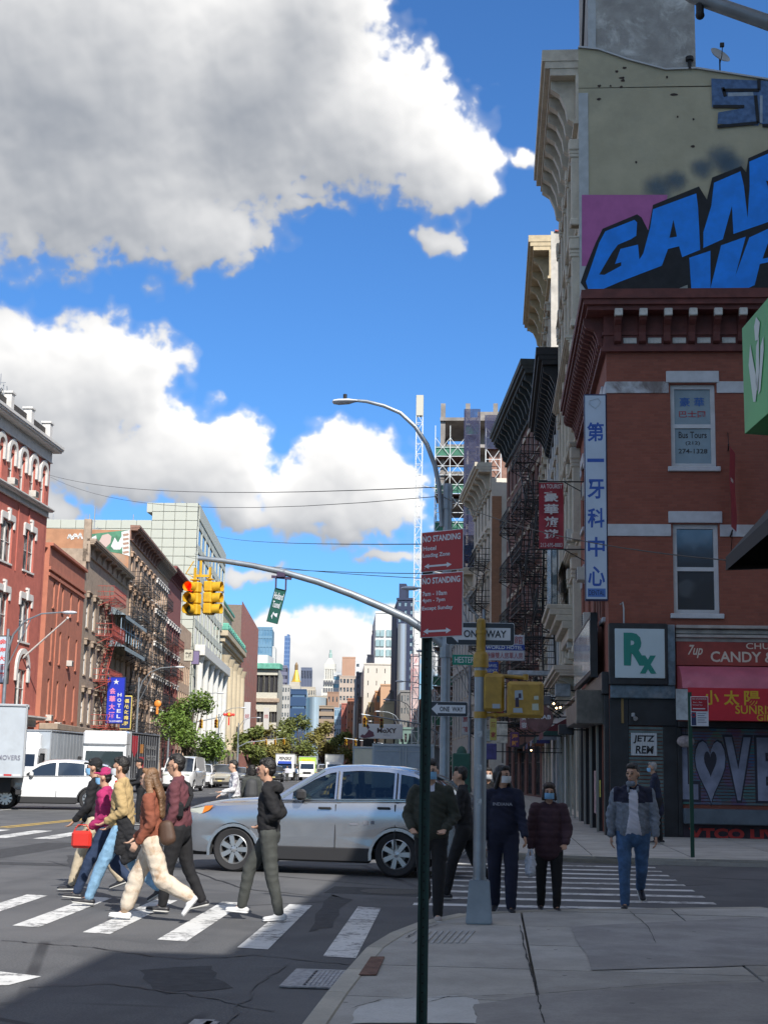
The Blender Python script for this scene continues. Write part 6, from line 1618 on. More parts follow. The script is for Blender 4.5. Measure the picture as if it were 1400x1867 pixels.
def signal_head(loc,rotz,label,lit=None,mt=SIGY,group=None,sc=1.0,hang=.3):
 t=thing('traffic_light',label,'traffic light',loc,rotz,group); t.scale=(sc,)*3
 m=M()
 for k in range(3):m.bbox(-.17,.17,-.10,.12,k*.275,k*.275+.268,.03)
 m.bbox(-.05,.05,-.0,.06,.82,.90,.01); m.obj('housing',mt,t)
 for k in range(3):
  z=.134+k*.275
  v=M(); n=14; vs=[]
  for y,r in((-.10,.125),(-.31,.133)):
   for j in range(n):a=-pi*.30+(pi*1.60)*j/(n-1); vs.append((r*cos(a),y,z+r*sin(a)))
  for y,r in((-.10,.115),(-.31,.123)):
   for j in range(n):a=-pi*.30+(pi*1.60)*j/(n-1); vs.append((r*cos(a),y,z+r*sin(a)))
  v.add(vs,[(j,j+1,n+j+1,n+j)for j in range(n-1)]+[(2*n+j,3*n+j,3*n+j+1,2*n+j+1)for j in range(n-1)]); v.obj('visor',mt,t,smooth=True)
  col=[('green',(.02,.09,.07)),('amber',(.16,.07,.02)),('red',(.25,.01,.01))][k]
  m=M(); m.lathe([(.128,-.104),(.001,-.104)],16,(0,0,z),'y'); m.obj('lens_ring',SBLK,t)
  l=M(); l.ball((0,-.115,z),.100,14,8,(1,.25,1))
  l.obj('lens',mat('lit red lens',(.9,.02,.01),.4,emit=(1,.0,.0),estr=2.2)if lit==col[0]else mat(col[0]+' lens',col[1],.2,coat=.5),t,smooth=True)
 if hang:m=M(); m.bar((0,.02,.88),(0,.02,.88+hang),.05); m.bbox(-.1,.1,-.05,.09,.86,.90,.01); m.obj('hanger',mt,t)
 return t
p1=atY(352,1122,YD-.1); p2=atY(382,1119,YD+.1)
signal_head((p1.x,YD-.1,p1.z),radians(-20),'yellow traffic light with the red lamp lit at the end of the mast arm','red',sc=.82)
signal_head((p2.x,YD+.08,p2.z-.02),radians(78),'yellow traffic light seen side-on with its visors pointing right, on the mast arm',sc=.82)
m=M(); q=M(); zz=atY(365,1050,YD).z; xq=atY(366,1050,YD).x
q.tube([(xq,YD,atY(365,1020,YD).z),(xq,YD,zz)],.03,8); q.bar((p1.x,YD,zz),(p2.x,YD,zz),.05); q.tube([(xq-.15,YD,zz+.3),(xq-.3,YD,zz+.05),(xq-.1,YD,zz-.05)],.012,6)
o=q.obj('signal_bracket',SIGY,lp); o.location=(-lp.location.x,-YD,0)
# hanging tunnel sign, blown aslant
tl,tr_,bl,br=[atY(x,y,YD)for x,y in((502,1071),(522,1076),(486,1133),(505,1137))]
ax=(tr_-tl).normalized(); dn_=(bl-tl).normalized(); H_=(bl-tl).length; W_=(tr_-tl).length*1.0
hs=thing('hanging_sign','long green guide sign with white arrow hanging aslant under the mast arm','sign',tuple(tl))
def hp(u,v,d=0):p=(tr_-tl)*u+(bl-tl)*v; return(p.x,-d,p.z)
m=M(); m.add([hp(0,0),hp(1,0),hp(1,1),hp(0,1),hp(0,0,-.03),hp(1,0,-.03),hp(1,1,-.03),hp(0,1,-.03)],[(0,1,2,3),(7,6,5,4),(0,4,5,1),(1,5,6,2),(2,6,7,3),(3,7,4,0)]); m.obj('panel',mat('guide sign green',(.004,.075,.055),.5),hs)
m=M()
for a,b in(((0.02,.0),(.02,1)),((.98,0),(.98,1)),((0,.01),(1,.01)),((0,.99),(1,.99))):m.bar(hp(*a,.008),hp(*b,.008),.025,.01)
m.obj('border',mat('sign border',(.02,.08,.07),.5),hs)
def placed(s,u,v,h,w):
 t_=text_mesh(s,height=h,width=w,bold=.015); c=Vector(hp(u,v,.012)); X_=ax; Z_=Vector((-dn_.x,0,-dn_.z))
 t_.v=[tuple(c+X_*x+Z_*z+Vector((0,-.0,0)))for x,y,z in t_.v]; t_.obj('lettering',SWHT,hs)
placed('Holland',.5,.22,.14,W_*.84); placed('Tunnel',.48,.47,.13,W_*.66)
m=M(); m.poly([hp(*p,.012)for p in((.78,.70),(.80,.82),(.62,.80),(.40,.74),(.42,.90),(.28,.82),(.42,.68),(.50,.73))]); m.obj('arrow',SWHT,hs)
m=M(); k0=rel(512,1052); m.bar((hp(0,0)[0]-.08,0,.22),(hp(1,0)[0]+.1,0,.18),.05); m.bar((hp(.05,0)[0],0,.2),hp(.05,0),.03); m.bar((hp(.95,0)[0],0,.18),hp(.95,0),.03); m.bbox(.03,.20,-.06,.06,.2,.34,.01); m.obj('hanger',mat('dark hanger',(.05,.03,.07),.5),hs)
def oneway(name,label,w_,h_,loc,rotz,arrow=True,text_w=.62):
 t=thing(name,label,'sign',loc,rotz)
 r=h_*.1; m=M()
 pts=[]
 for cx_,cz,a0 in((w_/2-r,h_/2-r,0),(-w_/2+r,h_/2-r,90),(-w_/2+r,-h_/2+r,180),(w_/2-r,-h_/2+r,270)):
  for k in range(4):a=radians(a0+30*k); pts.append((cx_+r*cos(a),cz+r*sin(a)))
 m.prism(pts,.006,axis='y',base=-.003); m.obj('plate',SWHT,t)
 m=M(); k=(w_-h_*.05)/w_; m.prism([(p[0]*k,p[1]*.95)for p in pts],.004,axis='y',base=-.009); m.obj('plate_face',SBLK,t)
 aw_,ah=w_*.44,h_*.27
 arr=[(-w_*.46,0),(-w_*.46+h_*.42,h_*.40),(-w_*.46+h_*.42-.001,ah),(aw_,ah),(aw_,-ah),(-w_*.46+h_*.42-.001,-ah),(-w_*.46+h_*.42,-h_*.40)]
 m=M(); m.poly([(p[0],-.012,p[1])for p in arr[::-1]]); m.obj('arrow',SWHT,t)
 text('ONE  WAY',SBLK,t,(w_*.07,-.016,0),height=h_*.32,width=w_*text_w,bold=.02)
 return t
zc1=atY(818,1293,YD-.16)
oneway('one_way_sign','small black and white ONE WAY sign with left arrow on the corner lamp post',.74,.29,(zc1.x,YD-.18,zc1.z),radians(2))
# signal cabinet and news box by that post
cb=thing('signal_cabinet','dark green signal cabinet with a domed top beside the lamp post','cabinet',(pole_x(841,1400,27.9),27.9,.12))
m=M(); m.bbox(-.17,.17,-.15,.15,.85,1.80,.02); m.lathe([(.05,0),(.05,.86)],8); m.lathe([(.10,1.80),(.09,1.86),(.05,1.92),(.01,1.94)],10); m.obj('box',mat('cabinet green',(.006,.06,.04),.5,var=.2),cb)
nb_=thing('news_box','red newspaper box with white heart shaped marks under the green cabinet','news box',(pole_x(846,1490,27.3),27.3,.12))
m=M(); m.bbox(-.15,.2,-.15,.15,.15,.95,.02); m.bbox(-.12,.17,-.12,.12,0,.15,.01); m.obj('box',mat('news box red',(.35,.03,.02),.5,var=.2),nb_)
m=M()
for z in(.42,.62):m.ball((.0,-.155,z),.05,8,6,(1,.1,1)); m.ball((.08,-.155,z),.05,8,6,(1,.1,1))
m.obj('heart_mark',mat('pale orange mark',(.5,.25,.18),.6),nb_)
# pedestal pole with pedestrian signals
YP=14.25
pb=G(873,1683,NZ); YP=pb.y
pd=thing('signal_pole','grey pedestrian signal pole with yellow top on a tapered square base','signal pole',(pb.x,YP,NZ))
def rp(px,py,Y=None):a=atY(px,py,Y or YP); return(a.x-pb.x,(Y or YP)-YP,a.z-NZ)
zb=rp(873,1604)[2]; zy=rp(860,1212)[2]; zt=rp(860,1131)[2]
m=M(); b0,b1=.137,.105
m.add([(-b0,-b0,0),(b0,-b0,0),(b0,b0,0),(-b0,b0,0),(-b1,-b1,zb),(b1,-b1,zb),(b1,b1,zb),(-b1,b1,zb)],[(0,3,2,1),(4,5,6,7),(0,1,5,4),(1,2,6,5),(2,3,7,6),(3,0,4,7)])
bm2=bmesh.new(); me=m.mesh('base',GALV); bm2.from_mesh(me); bmesh.ops.bevel(bm2,geom=bm2.edges[:],offset=.012,segments=2,affect='EDGES'); bm2.to_mesh(me); bm2.free(); obj('base',me,pd)
m=M(); m.tube([(0,0,zb),(0,0,zy)],.066,16); m.lathe([(.075,zb),(.072,zb+.03)],16); m.obj('pole',GALV,pd,smooth=True)
m=M(); m.lathe([(.082,zy-.03),(.082,zy+.1),(.066,zy+.13),(.05,zy+.14),(.048,zt),(.03,zt+.02),(0.001,zt+.02)],16); m.lathe([(.056,zy+.33),(.056,zy+.37)],16); m.obj('pole_top',SIGY2,pd,smooth=True)
m=M()
for z in(1.2,1.55,1.9):m.box(-.03,.02,-.0675,-.066,z,z+.06)
m.obj('sticker',mat('torn pale sticker',(.38,.42,.45),.7,var=.3,vscale=40),pd)
c_=rp(875,1155); oneway('one_way_sign','large black and white ONE WAY sign on the yellow topped signal pole',.735,.245,(pb.x+c_[0],YP+.055,c_[2]+NZ),radians(2))
c_=rp(853,1202); hs_=thing('street_sign','green HESTER ST name sign behind the signal pole','sign',(pb.x+c_[0],YP+.09,c_[2]+NZ),radians(3))
m=M(); m.bbox(-.17,.17,-.004,.004,-.055,.055,.003); m.obj('plate',SGRN,hs_)
text('HESTER ST',SWHT,hs_,(0,-.006,0),height=.065,width=.29,bold=.005)
# brackets and the two heads seen from behind
m=M()
for py in(1229,1304):
 z=rp(900,py)[2]; x0=rp(903,py)[0]; x1=rp(958,py)[0]
 m.tube([(0,0,z),(x1,-.02,z-(.035 if py<1250 else-.01))],.02,8); m.ball((x0,0,z),.033,10,8); m.tube([(x1,-.02,z),(x1,-.02,z+(-.06 if py<1250 else .08))],.03,8)
 m.lathe([(.07,z-.035),(.07,z+.035)],12)
m.obj('bracket',SIGY2,pd,smooth=True)
for(a,b,t0,t1,yo,lab,rz)in((880,919,1229,1298,.0,'yellow pedestrian signal housing seen edge-on next to the pole',0),(924,990,1243,1310,-.06,'yellow pedestrian signal housing covered in stickers seen from behind',0)):
 A,B=rp(a,t0),rp(b,t1)
 t=thing('pedestrian_signal',lab,'pedestrian signal',(pb.x+(A[0]+B[0])/2,YP+yo,B[2]+NZ),radians(rz))
 w2_,h2_=(B[0]-A[0])/2,A[2]-B[2]
 bmx=M(); bmx.bbox(-w2_,w2_,-.07,.11,0,h2_,.025); bmx.obj('housing',SIGY2,t)
 bmx=M(); bmx.bbox(-w2_*.84,w2_*.84,-.085,-.06,h2_*.06,h2_*.94,.015); bmx.obj('rear_door',SIGY2,t)
 if a>920:
  st=M()
  for(u,v,w_,h_,c)in((-.35,.62,.09,.10,0),(-.45,.42,.04,.10,1),(-.40,.20,.10,.05,0),(.55,.30,.07,.07,2),(.6,.55,.05,.04,2),(-.3,.60,.03,.05,1)):
   st=M(); st.use([mat('pale blue sticker',(.30,.36,.42),.6),mat('dark sticker',(.03,.02,.05),.6),mat('white tag sticker',(.42,.46,.38),.6)][c]); x=u*w2_; z=v*h2_; st.poly([(x-w_/2,-.0865-.0006*c,z-h_/2),(x+w_/2,-.0865-.0006*c,z-h_/2),(x+w_/2*.8,-.0865-.0006*c,z+h_/2),(x-w_/2,-.0865-.0006*c,z+h_/2*.9)]); st.obj('sticker',None,t)
 else:
  m=M(); m.box(-w2_*.1,w2_*.6,-.0865,-.0855,h2_*.08,h2_*.2); m.obj('sticker',mat('pale blue sticker',(.30,.36,.42),.6),t)
  # the green post with parking signs, nearest thing to the camera
YA=8.25
pa=Vector((atY(775,1400,YA).x,YA,NZ))
ps=thing('sign_post','dark green perforated sign post in the foreground','sign post',tuple(pa))
za=atY(775,975,YA).z-NZ
m=M(); w_=.030
m.box(-w_,-w_+.006,-.02,.02,0,za); m.box(w_-.006,w_,-.02,.02,0,za); m.box(-w_+.006,w_-.006,.012,.02,0,za); m.box(-w_-.0,-w_+.014,-.024,-.02,0,za); m.box(w_-.014,w_,-.024,-.02,0,za)
m.obj('channel',GRNP,ps)
m=M()
for k in range(int(za/.05)):m.lathe([(.0055,0.0115),(.0001,.0115)],8,(0,0,.03+k*.05),'y')
stuff(m.obj('hole',DARK,ps))
ang=radians(-33)
for(lab,pt,pb_,lines,sp)in(('upper red NO STANDING hotel loading zone sign on the green post',973,1046,(('NO STANDING',.82,.18,.86),('Hotel',.585,.125,.30),('Loading Zone',.40,.15,.62)),.13),
('lower red NO STANDING sign with morning and evening hours on the green post',1049,1165,(('NO STANDING',.885,.115,.86),('7am - 10am',.685,.085,.56),('4pm - 7pm',.575,.09,.52),('Except Sunday',.45,.09,.70)),.09)):
 zt,zb=atY(810,pt,YA).z,atY(810,pb_,YA).z; h_=zt-zb; x0=atY(768,1060,YA).x; x1=atY(847,1060,YA).x; w_=(x1-x0)/cos(ang)*.985
 t=thing('parking_sign',lab,'sign',(x0,YA-.03,zb),ang)
 m=M(); m.bbox(0,w_,-.002,.002,0,h_,.002); m.obj('plate',SWHT,t)
 m=M(); m.box(.005,w_-.005,-.0045,-.0025,.005,h_-.005); m.obj('plate_face',SRED,t)
 for s_,v,hh,ww in lines:
  tw_=w_*ww; o=text(s_,SWHT,t,(.018+tw_/2,-.006,h_*v),height=h_*hh*.86,width=tw_*1.04,bold=.03 if s_.isupper()else .022)
 m=M(); y=-.006; zc=h_*sp+.003; ah=h_*(.045 if h_>.3 else .065); x_a,x_b=w_*.08,w_*.74
 m.poly([(x_a,y,zc),(x_a+.035,y,zc-ah),(x_a+.035,y,zc-ah*.35),(x_b-.035,y,zc-ah*.35),(x_b-.035,y,zc-ah),(x_b,y,zc),(x_b-.035,y,zc+ah),(x_b-.035,y,zc+ah*.35),(x_a+.035,y,zc+ah*.35),(x_a+.035,y,zc+ah)]); m.obj('arrow',SWHT,t)
 m=M()
 for z in(.02,h_-.02):m.ball((.03,-.005,z),.005,8,4)
 m.obj('bolt',GREYM,t)
 # small parking sign across the side street
g=G(1262,1563,.12); YS=g.y
sp_=thing('sign_post','slim green sign post on the far pavement in front of the graffitied shutter','sign post',tuple(g))
m=M(); zz=atY(1258,1262,YS).z-.12; m.box(-.035,.035,-.02,.02,0,zz); m.obj('channel',mat('mid green post',(.012,.06,.04),.5,.2),sp_)
t=thing('parking_sign','small red and white parking sign on the slim post across the side street','sign',(atY(1258,1300,YS).x,YS-.03,atY(1270,1324,YS).z),radians(-4))
h_=atY(1270,1270,YS).z-t.location.z; w_=atY(1290,1300,YS).x-t.location.x
m=M(); m.bbox(0,w_,-.004,.004,0,h_,.003); m.obj('plate',SWHT,t); m=M(); m.box(.012,w_-.012,-.008,-.005,h_*.50,h_-.012); m.obj('plate_face',SRED,t)
text('NO STANDING',SWHT,t,(w_/2,-.010,h_*.92),height=h_*.05,width=w_*.8); text('8am - 7pm',SWHT,t,(w_*.4,-.010,h_*.80),height=h_*.05,width=w_*.5); text('Except Sun',SWHT,t,(w_*.4,-.010,h_*.71),height=h_*.05,width=w_*.55)
m=M(); m.box(w_*.12,w_*.82,-.011,-.010,h_*.57,h_*.60); m.obj('arrow',SWHT,t); m=M(); m.box(.012,w_*.3,-.008,-.005,.015,h_*.47); m.obj('side_panel',DNAVY,t); m=M(); m.lathe([(.045,-.0095),(.03,-.0095)],14,(w_*.16,0,h_*.37),'y'); m.obj('ring',SRED,t)
m=M()
for k in range(5):m.box(w_*.38,w_*(.88-.1*(k%2)),-.007,-.005,h_*(.42-.075*k),h_*(.445-.075*k))
m.obj('printed_line',mat('grey print',(.2,.2,.25),.5),t)
# overhead camera pole arm at the top right corner
oa=thing('camera_pole','grey pole arm with a small black camera cutting the top right corner','pole',(2.5,10.2,NZ))
A_,B_,C_=atY(1262,-22,10.2),atY(1400,26,10.2),atY(1530,75,10.2)
m=M(); m.tube([(2.4-2.5,0,0),(-.05,0,6.4),(C_.x-2.5,0,C_.z-.12),(B_.x-2.5,0,B_.z-.12),(A_.x-2.5,0,A_.z-.12),(atY(1150,-70,10.2).x-2.5,0,atY(1150,-70,10.2).z)],[.09,.075,.06,.06,.055,.05],10)
m.v=m.v
m.obj('arm',GALV,oa,smooth=True)
cm=atY(1275,8,10.2); m=M(); m.ball((cm.x-2.5,0,cm.z-.14),.035,12,8); m.lathe([(.03,0),(.03,.10)],10,(cm.x-2.5,0,cm.z-.13)); m.obj('camera',BLACKM,oa)
# hanging signs over the east pavement
YW=62
A,B=atY(882,1157,YW),atY(956,1205,YW)
wh=thing('hotel_sign','white and blue WORLD HOTEL sign board with red characters over the east pavement','sign',(A.x,YW,B.z)); W_,H_=B.x-A.x,A.z-B.z
m=M(); m.bbox(0,W_,0,.12,0,H_,.02); m.obj('board',mat('white sign board',(.5,.5,.55),.5),wh); m=M(); m.box(0,W_,-.012,0,H_*.40,H_*.62); m.obj('blue_band',mat('blue band',(.02,.05,.28),.5),wh)
text('WORLD HOTEL',SWHT,wh,(W_/2,-.02,H_*.51),height=H_*.14,width=W_*.9,bold=.02); text('特廉雙人房單人房',REDINK,wh,(W_/2,-.02,H_*.2),height=H_*.24,width=W_*.9); text('世界旅館',REDINK,wh,(W_*.5,-.02,H_*.80),height=H_*.3,width=W_*.9)
m=M(); m.bar((W_*.3,.06,0),(W_*.3,.06,-H_*.05),.05); m.bar((W_,.06,H_*.9),(X1-A.x+.2,.06,H_*.9),.06); m.obj('bracket',BLACKM,wh)
m=M(); m.bbox(.02,W_*.36,0,.1,-H_*.55,-H_*.05,.02); m.obj('lower_board',_mats['blue band'],wh); text('TRAVEL',SWHT,wh,(W_*.19,-.02,-H_*.2),height=H_*.11,width=W_*.28); text('AGENCY',SWHT,wh,(W_*.19,-.02,-H_*.38),height=H_*.11,width=W_*.28)
YC=48; A=atY(983,1310,YC)
cr=thing('crab_sign','round dark and red sign reading F CRAB hanging under the awnings','sign',tuple(A)); m=M(); m.lathe([(.001,-.04),(.44,-.04),(.46,0),(.44,.04),(.001,.04)],28,axis='y'); m.obj('disc',mat('dark red grey disc',(.12,.05,.05),.4,var=.5,vscale=2),cr); text('F CRAB',SWHT,cr,(0,-.05,.05),height=.14,width=.75,bold=.02); m=M(); m.bar((0,0,.44),(0,0,1.0),.03); m.bar((0,0,1.0),(X1-A.x,0,1.0),.03); m.obj('bracket',BLACKM,cr)
# lit bulbs and shop clutter down the east pavement
BULB=mat('warm lit bulb',(1,.7,.35),.4,emit=(1,.68,.32),estr=6)
for i,(px,py,Y,l)in enumerate(((1009,1283,44,'small warm lit spotlight nearest the corner building'),(1014,1291,45,'lit spotlight just below the other one on the shop front'),(1021,1290,46,'rightmost of the three lit spotlights under the sign board'),(968,1368,60,'dim bulb glowing inside the deep shop front'))):
 a=atY(px,py,Y); t=thing('spotlight',l,'lamp',tuple(a)); m=M(); m.ball((0,0,0),.03,8,6); m.obj('bulb',BULB,t); m=M(); m.tube([(.02,.05,.02),(.06,.2,.1)],.04,8); m.bar((.06,.2,.1),(X1-a.x,.25,.1),.02); m.obj('holder',BLACKM,t)
for i,(px0,px1,py0,py1,Y,c,l)in enumerate((
(876,896,1330,1352,66,(.35,.38,.36),'green and white shop sign half hidden by the signal'),(905,925,1315,1355,70,(.55,.50,.42),'pale lit shop sign behind the yellow signal bracket'),
(868,905,1355,1385,58,(.05,.04,.16),'dark violet shop awning sign with stars'),(984,1004,1268,1285,50,(.10,.10,.11),'grey air duct box on the cream front'),
(925,1040,1222,1232,52,(.33,.36,.40),'long pale blue grey strip sign over the pavement'),(1012,1040,1246,1270,47,(.22,.25,.27),'square grey vent box by the glossy board'),
(1018,1046,1320,1340,42,(.02,.02,.025),'black canvas canopy under the corner sign board'))):
 a,b=atY(px0,py0,Y),atY(px1,py1,Y); t=thing('shop_sign',l,'sign',(a.x,Y,b.z)); m=M(); m.bbox(0,b.x-a.x,0,.5,0,a.z-b.z,.02); m.obj('panel',mat('shop sign paint %s'%'abcdefg'[i],c,.5,var=.3,vscale=4),t)
 m=M(); m.bar((b.x-a.x,.2,(a.z-b.z)/2),(max(b.x-a.x+.1,X1-a.x),.2,(a.z-b.z)/2),.04); m.obj('bracket',BLACKM,t)
for k in range(9):
 Y=37.5+k*2.6; t=thing('shutter_post','slim steel post %s from the corner along the east shop fronts'%('nearest','second','third','fourth','fifth','sixth','seventh','eighth','ninth')[k],'post',(X1-.16,Y,.12),0,'steel posts along the east shop fronts')
 m=M(); m.box(-.03,.03,-.05,.05,0,3.2); m.obj('post',mat('pale steel post',(.30,.29,.26),.35,.5),t)
ph=thing('poster','bright yellow green flyer stuck on the shop front pillar','poster',(X1-.14,36.9,1.0)); m=M(); m.box(-.01,0,-.25,.05,0,.42); m.obj('paper',mat('yellow green flyer',(.40,.42,.06),.7,var=.3,vscale=12),ph)
ph=thing('poster','pale pink torn poster low on the shop front','poster',(X1-.14,38.6,.55)); m=M(); m.box(-.01,0,-.3,.3,0,1.1); m.obj('paper',mat('pale pink poster',(.35,.24,.25),.7,var=.4,vscale=5),ph)
# awnings and projecting signs down the shaded east side
for i,(Y,L,c,l)in enumerate(((50.5,4.5,(.10,.02,.03),'dark red'),(58,5,(.02,.06,.05),'dark green'),(65,4,(.22,.22,.24),'pale grey'),(73,5,(.03,.03,.12),'violet blue'),(81,4,(.16,.05,.02),'rust'),(92,6,(.05,.05,.05),'charcoal'))):
 t=thing('shop_awning','%s sloping canvas awning over a shop on the shaded east pavement'%l,'awning',(X1+bend(Y),Y,0)); m=M()
 m.add([(0,0,3.6),(0,L,3.6),(-1.1,L,3.0),(-1.1,0,3.0),(-1.1,0,2.75),(-1.1,L,2.75)],[(0,1,2,3),(3,2,5,4)]); m.poly([(0,0,3.6),(-1.1,0,3.0),(0,0,3.0)]); m.obj('canvas',mat(l+' awning canvas',c,.8,var=.2),t)
for i,(px,py0,py1,w_,Y,s_,c,tc,l)in enumerate(((905,1242,1300,13,72,'金茂',(.30,.03,.03),WL,'red upright sign with white characters behind the yellow signal housing'),(866,1236,1290,12,84,'珠寶',(.05,.10,.04),WL,'green upright sign between the poles'),(893,1180+130,1350,12,64,'酒家',(.50,.42,.10),REDINK,'yellow upright sign with red characters'),
(842,1300,1340,12,92,'旅館',(.45,.45,.45),REDINK,'white upright sign with red characters over the green cabinet'),(930,1335,1362,16,57,'海鮮',(.08,.02,.10),mat('orange lettering',(.6,.25,.05)),'purple sign with orange characters low on the pavement'),(948,1300,1330,14,55,'美容',(.30,.14,.16),WL,'dusky pink sign near the round crab sign'))):
 a=atY(px,py0,Y); b=atY(px+w_,py1,Y); t=thing('vertical_sign',l,'sign',(a.x,Y,b.z)); W_,H_=b.x-a.x,a.z-b.z; m=M(); m.bbox(0,W_,0,.2,0,H_,.02); m.obj('sign_box',mat('sign box paint %d'%i if False else 'sign box paint '+l.split()[0],c,.5,var=.1),t)
 for j,ch in enumerate(s_):text(ch,tc,t,(W_/2,-.02,H_*(.72-.46*j)),height=min(H_*.34,W_*.8),width=W_*.7,bold=.02)
 m=M(); m.bar((W_,.1,H_*.8),(X1+bend(Y)-a.x,.1,H_*.8),.05); m.obj('bracket',BLACKM,t)
for i,(px,py0,py1,w_,s_,c,l)in enumerate(((372,1330,1372,9,'藥',(.5,.5,.48),'white upright sign beside the green street tree'),(446,1280,1345,9,'銀行',(.55,.55,.55),'tall white sign past the bank'),(456,1340,1372,8,'店',(.35,.05,.04),'red sign low past the bank'),(481,1290,1330,9,'館',(.5,.48,.45),'pale blank sign near the far west lamps'),(398,1350,1372,9,'茶',(.06,.12,.35),'blue square sign by the bank columns'))):
 p=wpt(px,1380); Y=min(p.y,260)-2; a=atY(px,py0,Y); b=atY(px+w_,py1,Y); t=thing('vertical_sign',l,'sign',(a.x,Y,b.z)); W_,H_=b.x-a.x,a.z-b.z; m=M(); m.bbox(0,W_,0,.2,0,H_,.02); m.obj('sign_box',mat('sign paint '+l.split()[0]+str(len(l)),c,.5),t); text(s_[0],REDINK if c[0]>.4 else WL,t,(W_/2,-.02,H_*.6),height=W_*.7,width=W_*.7)
 # other lamp posts along the avenue
def lamp(x,y,side,label,h=8.6,reach=3.0,rot=0):
 key='lampmesh%s'%side
 if key not in _win:
  s=side
  a=M(); a.lathe([(.2,0),(.13,.5),(.11,4),(.08,h)],10); a1=a.mesh('pole',GALV,True)
  b=M(); b.tube([(0,0,h-1.4),(s*.3,0,h-.3),(s*.9,0,h+.45),(s*1.8,0,h+.85),(s*reach,0,h+.95)],[.06,.055,.05,.045,.04],6); b.tube([(0,0,h-2.2),(s*1.2,0,h+.5)],.03,6); b1=b.mesh('arm',GALV,True)
  c=M(); c.ball((s*(reach+.35),0,h+.93),.42,10,6,(1,.38,.24)); c1=c.mesh('lamp_head',SWHT,True)
  _win[key]=(a1,b1,c1)
 t=thing('lamp_post',label,'street lamp',(x,y,.12),rot,'street lamps along the avenue')
 for n_,me_ in zip(('pole','arm','lamp_head'),_win[key]):obj(n_,me_,t)
 return t
p=wpt(18,1250); lamp(-26.4,76,1,'lamp post with long arm in front of the bright red building at the left',)
wn_=('second','third','fourth','fifth','sixth','seventh','eighth')
for k,Y in enumerate((118,160,200,240,282,326)):lamp(-26.3+bend(Y),Y,1,'%s lamp post from the left along the west kerb'%wn_[k],rot=BANG)
for k,Y in enumerate((64,99,134,170,206,250)):lamp(-.45+bend(Y),Y,-1,'%s lamp post up the east kerb past the side street'%wn_[k],rot=BANG if Y>88 else 0)
# further signals over the avenue
def mast_signal(x,Y,side,label,reach=7,n=2):
 t=thing('signal_mast',label,'signal mast',(x,Y,.12),BANG if Y>88 else 0)
 m=M(); m.tube([(0,0,0),(0,0,5.2)],[.12,.09],8); m.tube([(0,0,4.6),(side*1.5,0,5.4),(side*reach,0,6.2)],[.09,.08,.05],8); m.obj('pole',GALV,t)
 for k in range(n):signal_head((x+side*(reach-.3-k*1.5),Y-.1,5.1+.12-.06*k),0,'%s small yellow traffic light hung from %s'%(('outermost','second','third')[k],label),group='distant traffic lights',hang=.35)
mast_signal(-.4+bend(128),128,-1,'the nearer mast on the east kerb')
mast_signal(-.4+bend(232),232,-1,'the farther mast on the east kerb',8)
mast_signal(-26.2+bend(140),140,1,'the mast on the west kerb before the bank',5,2)
mast_signal(-26.2+bend(240),240,1,'the farthest mast on the west kerb',8,3)
# wires
def wire(name,label,a,b,Ya,Yb,sag=.3,r=.012):
 A,B=atY(*a,Ya),atY(*b,Yb); t=thing(name,label,'wire',tuple(A)); m=M(); n=14
 m.tube([((B.x-A.x)*i/n,(B.y-A.y)*i/n,(B.z-A.z)*i/n-sag*4*(i/n)*(1-i/n))for i in range(n+1)],r,5); m.obj('strand',BLACKM,t)
wire('overhead_wire','topmost thin wire sagging across the street below the big clouds',(90,866),(800,888),89,28.4,.5,.010)
wire('overhead_wire','second thin wire just under the topmost one',(93,870),(800,905),88,28.4,.9,.008)
wire('overhead_wire','short wire behind the mast arm running to the lamp post',(395,978),(800,992),120,28.4,.2,.012)
wire('overhead_wire','wire level with the mast arm tip',(340,1015),(800,1046),70,28.4,.2,.009)
wire('overhead_wire','lowest wire just above the mast arm',(355,1010),(800,1056),60,28.4,.15,.008)
wire('overhead_wire','wire drooping from the lamp post across the brick building to the black awning',(806,905),(1330,1022),28.4,14,.2,.007)
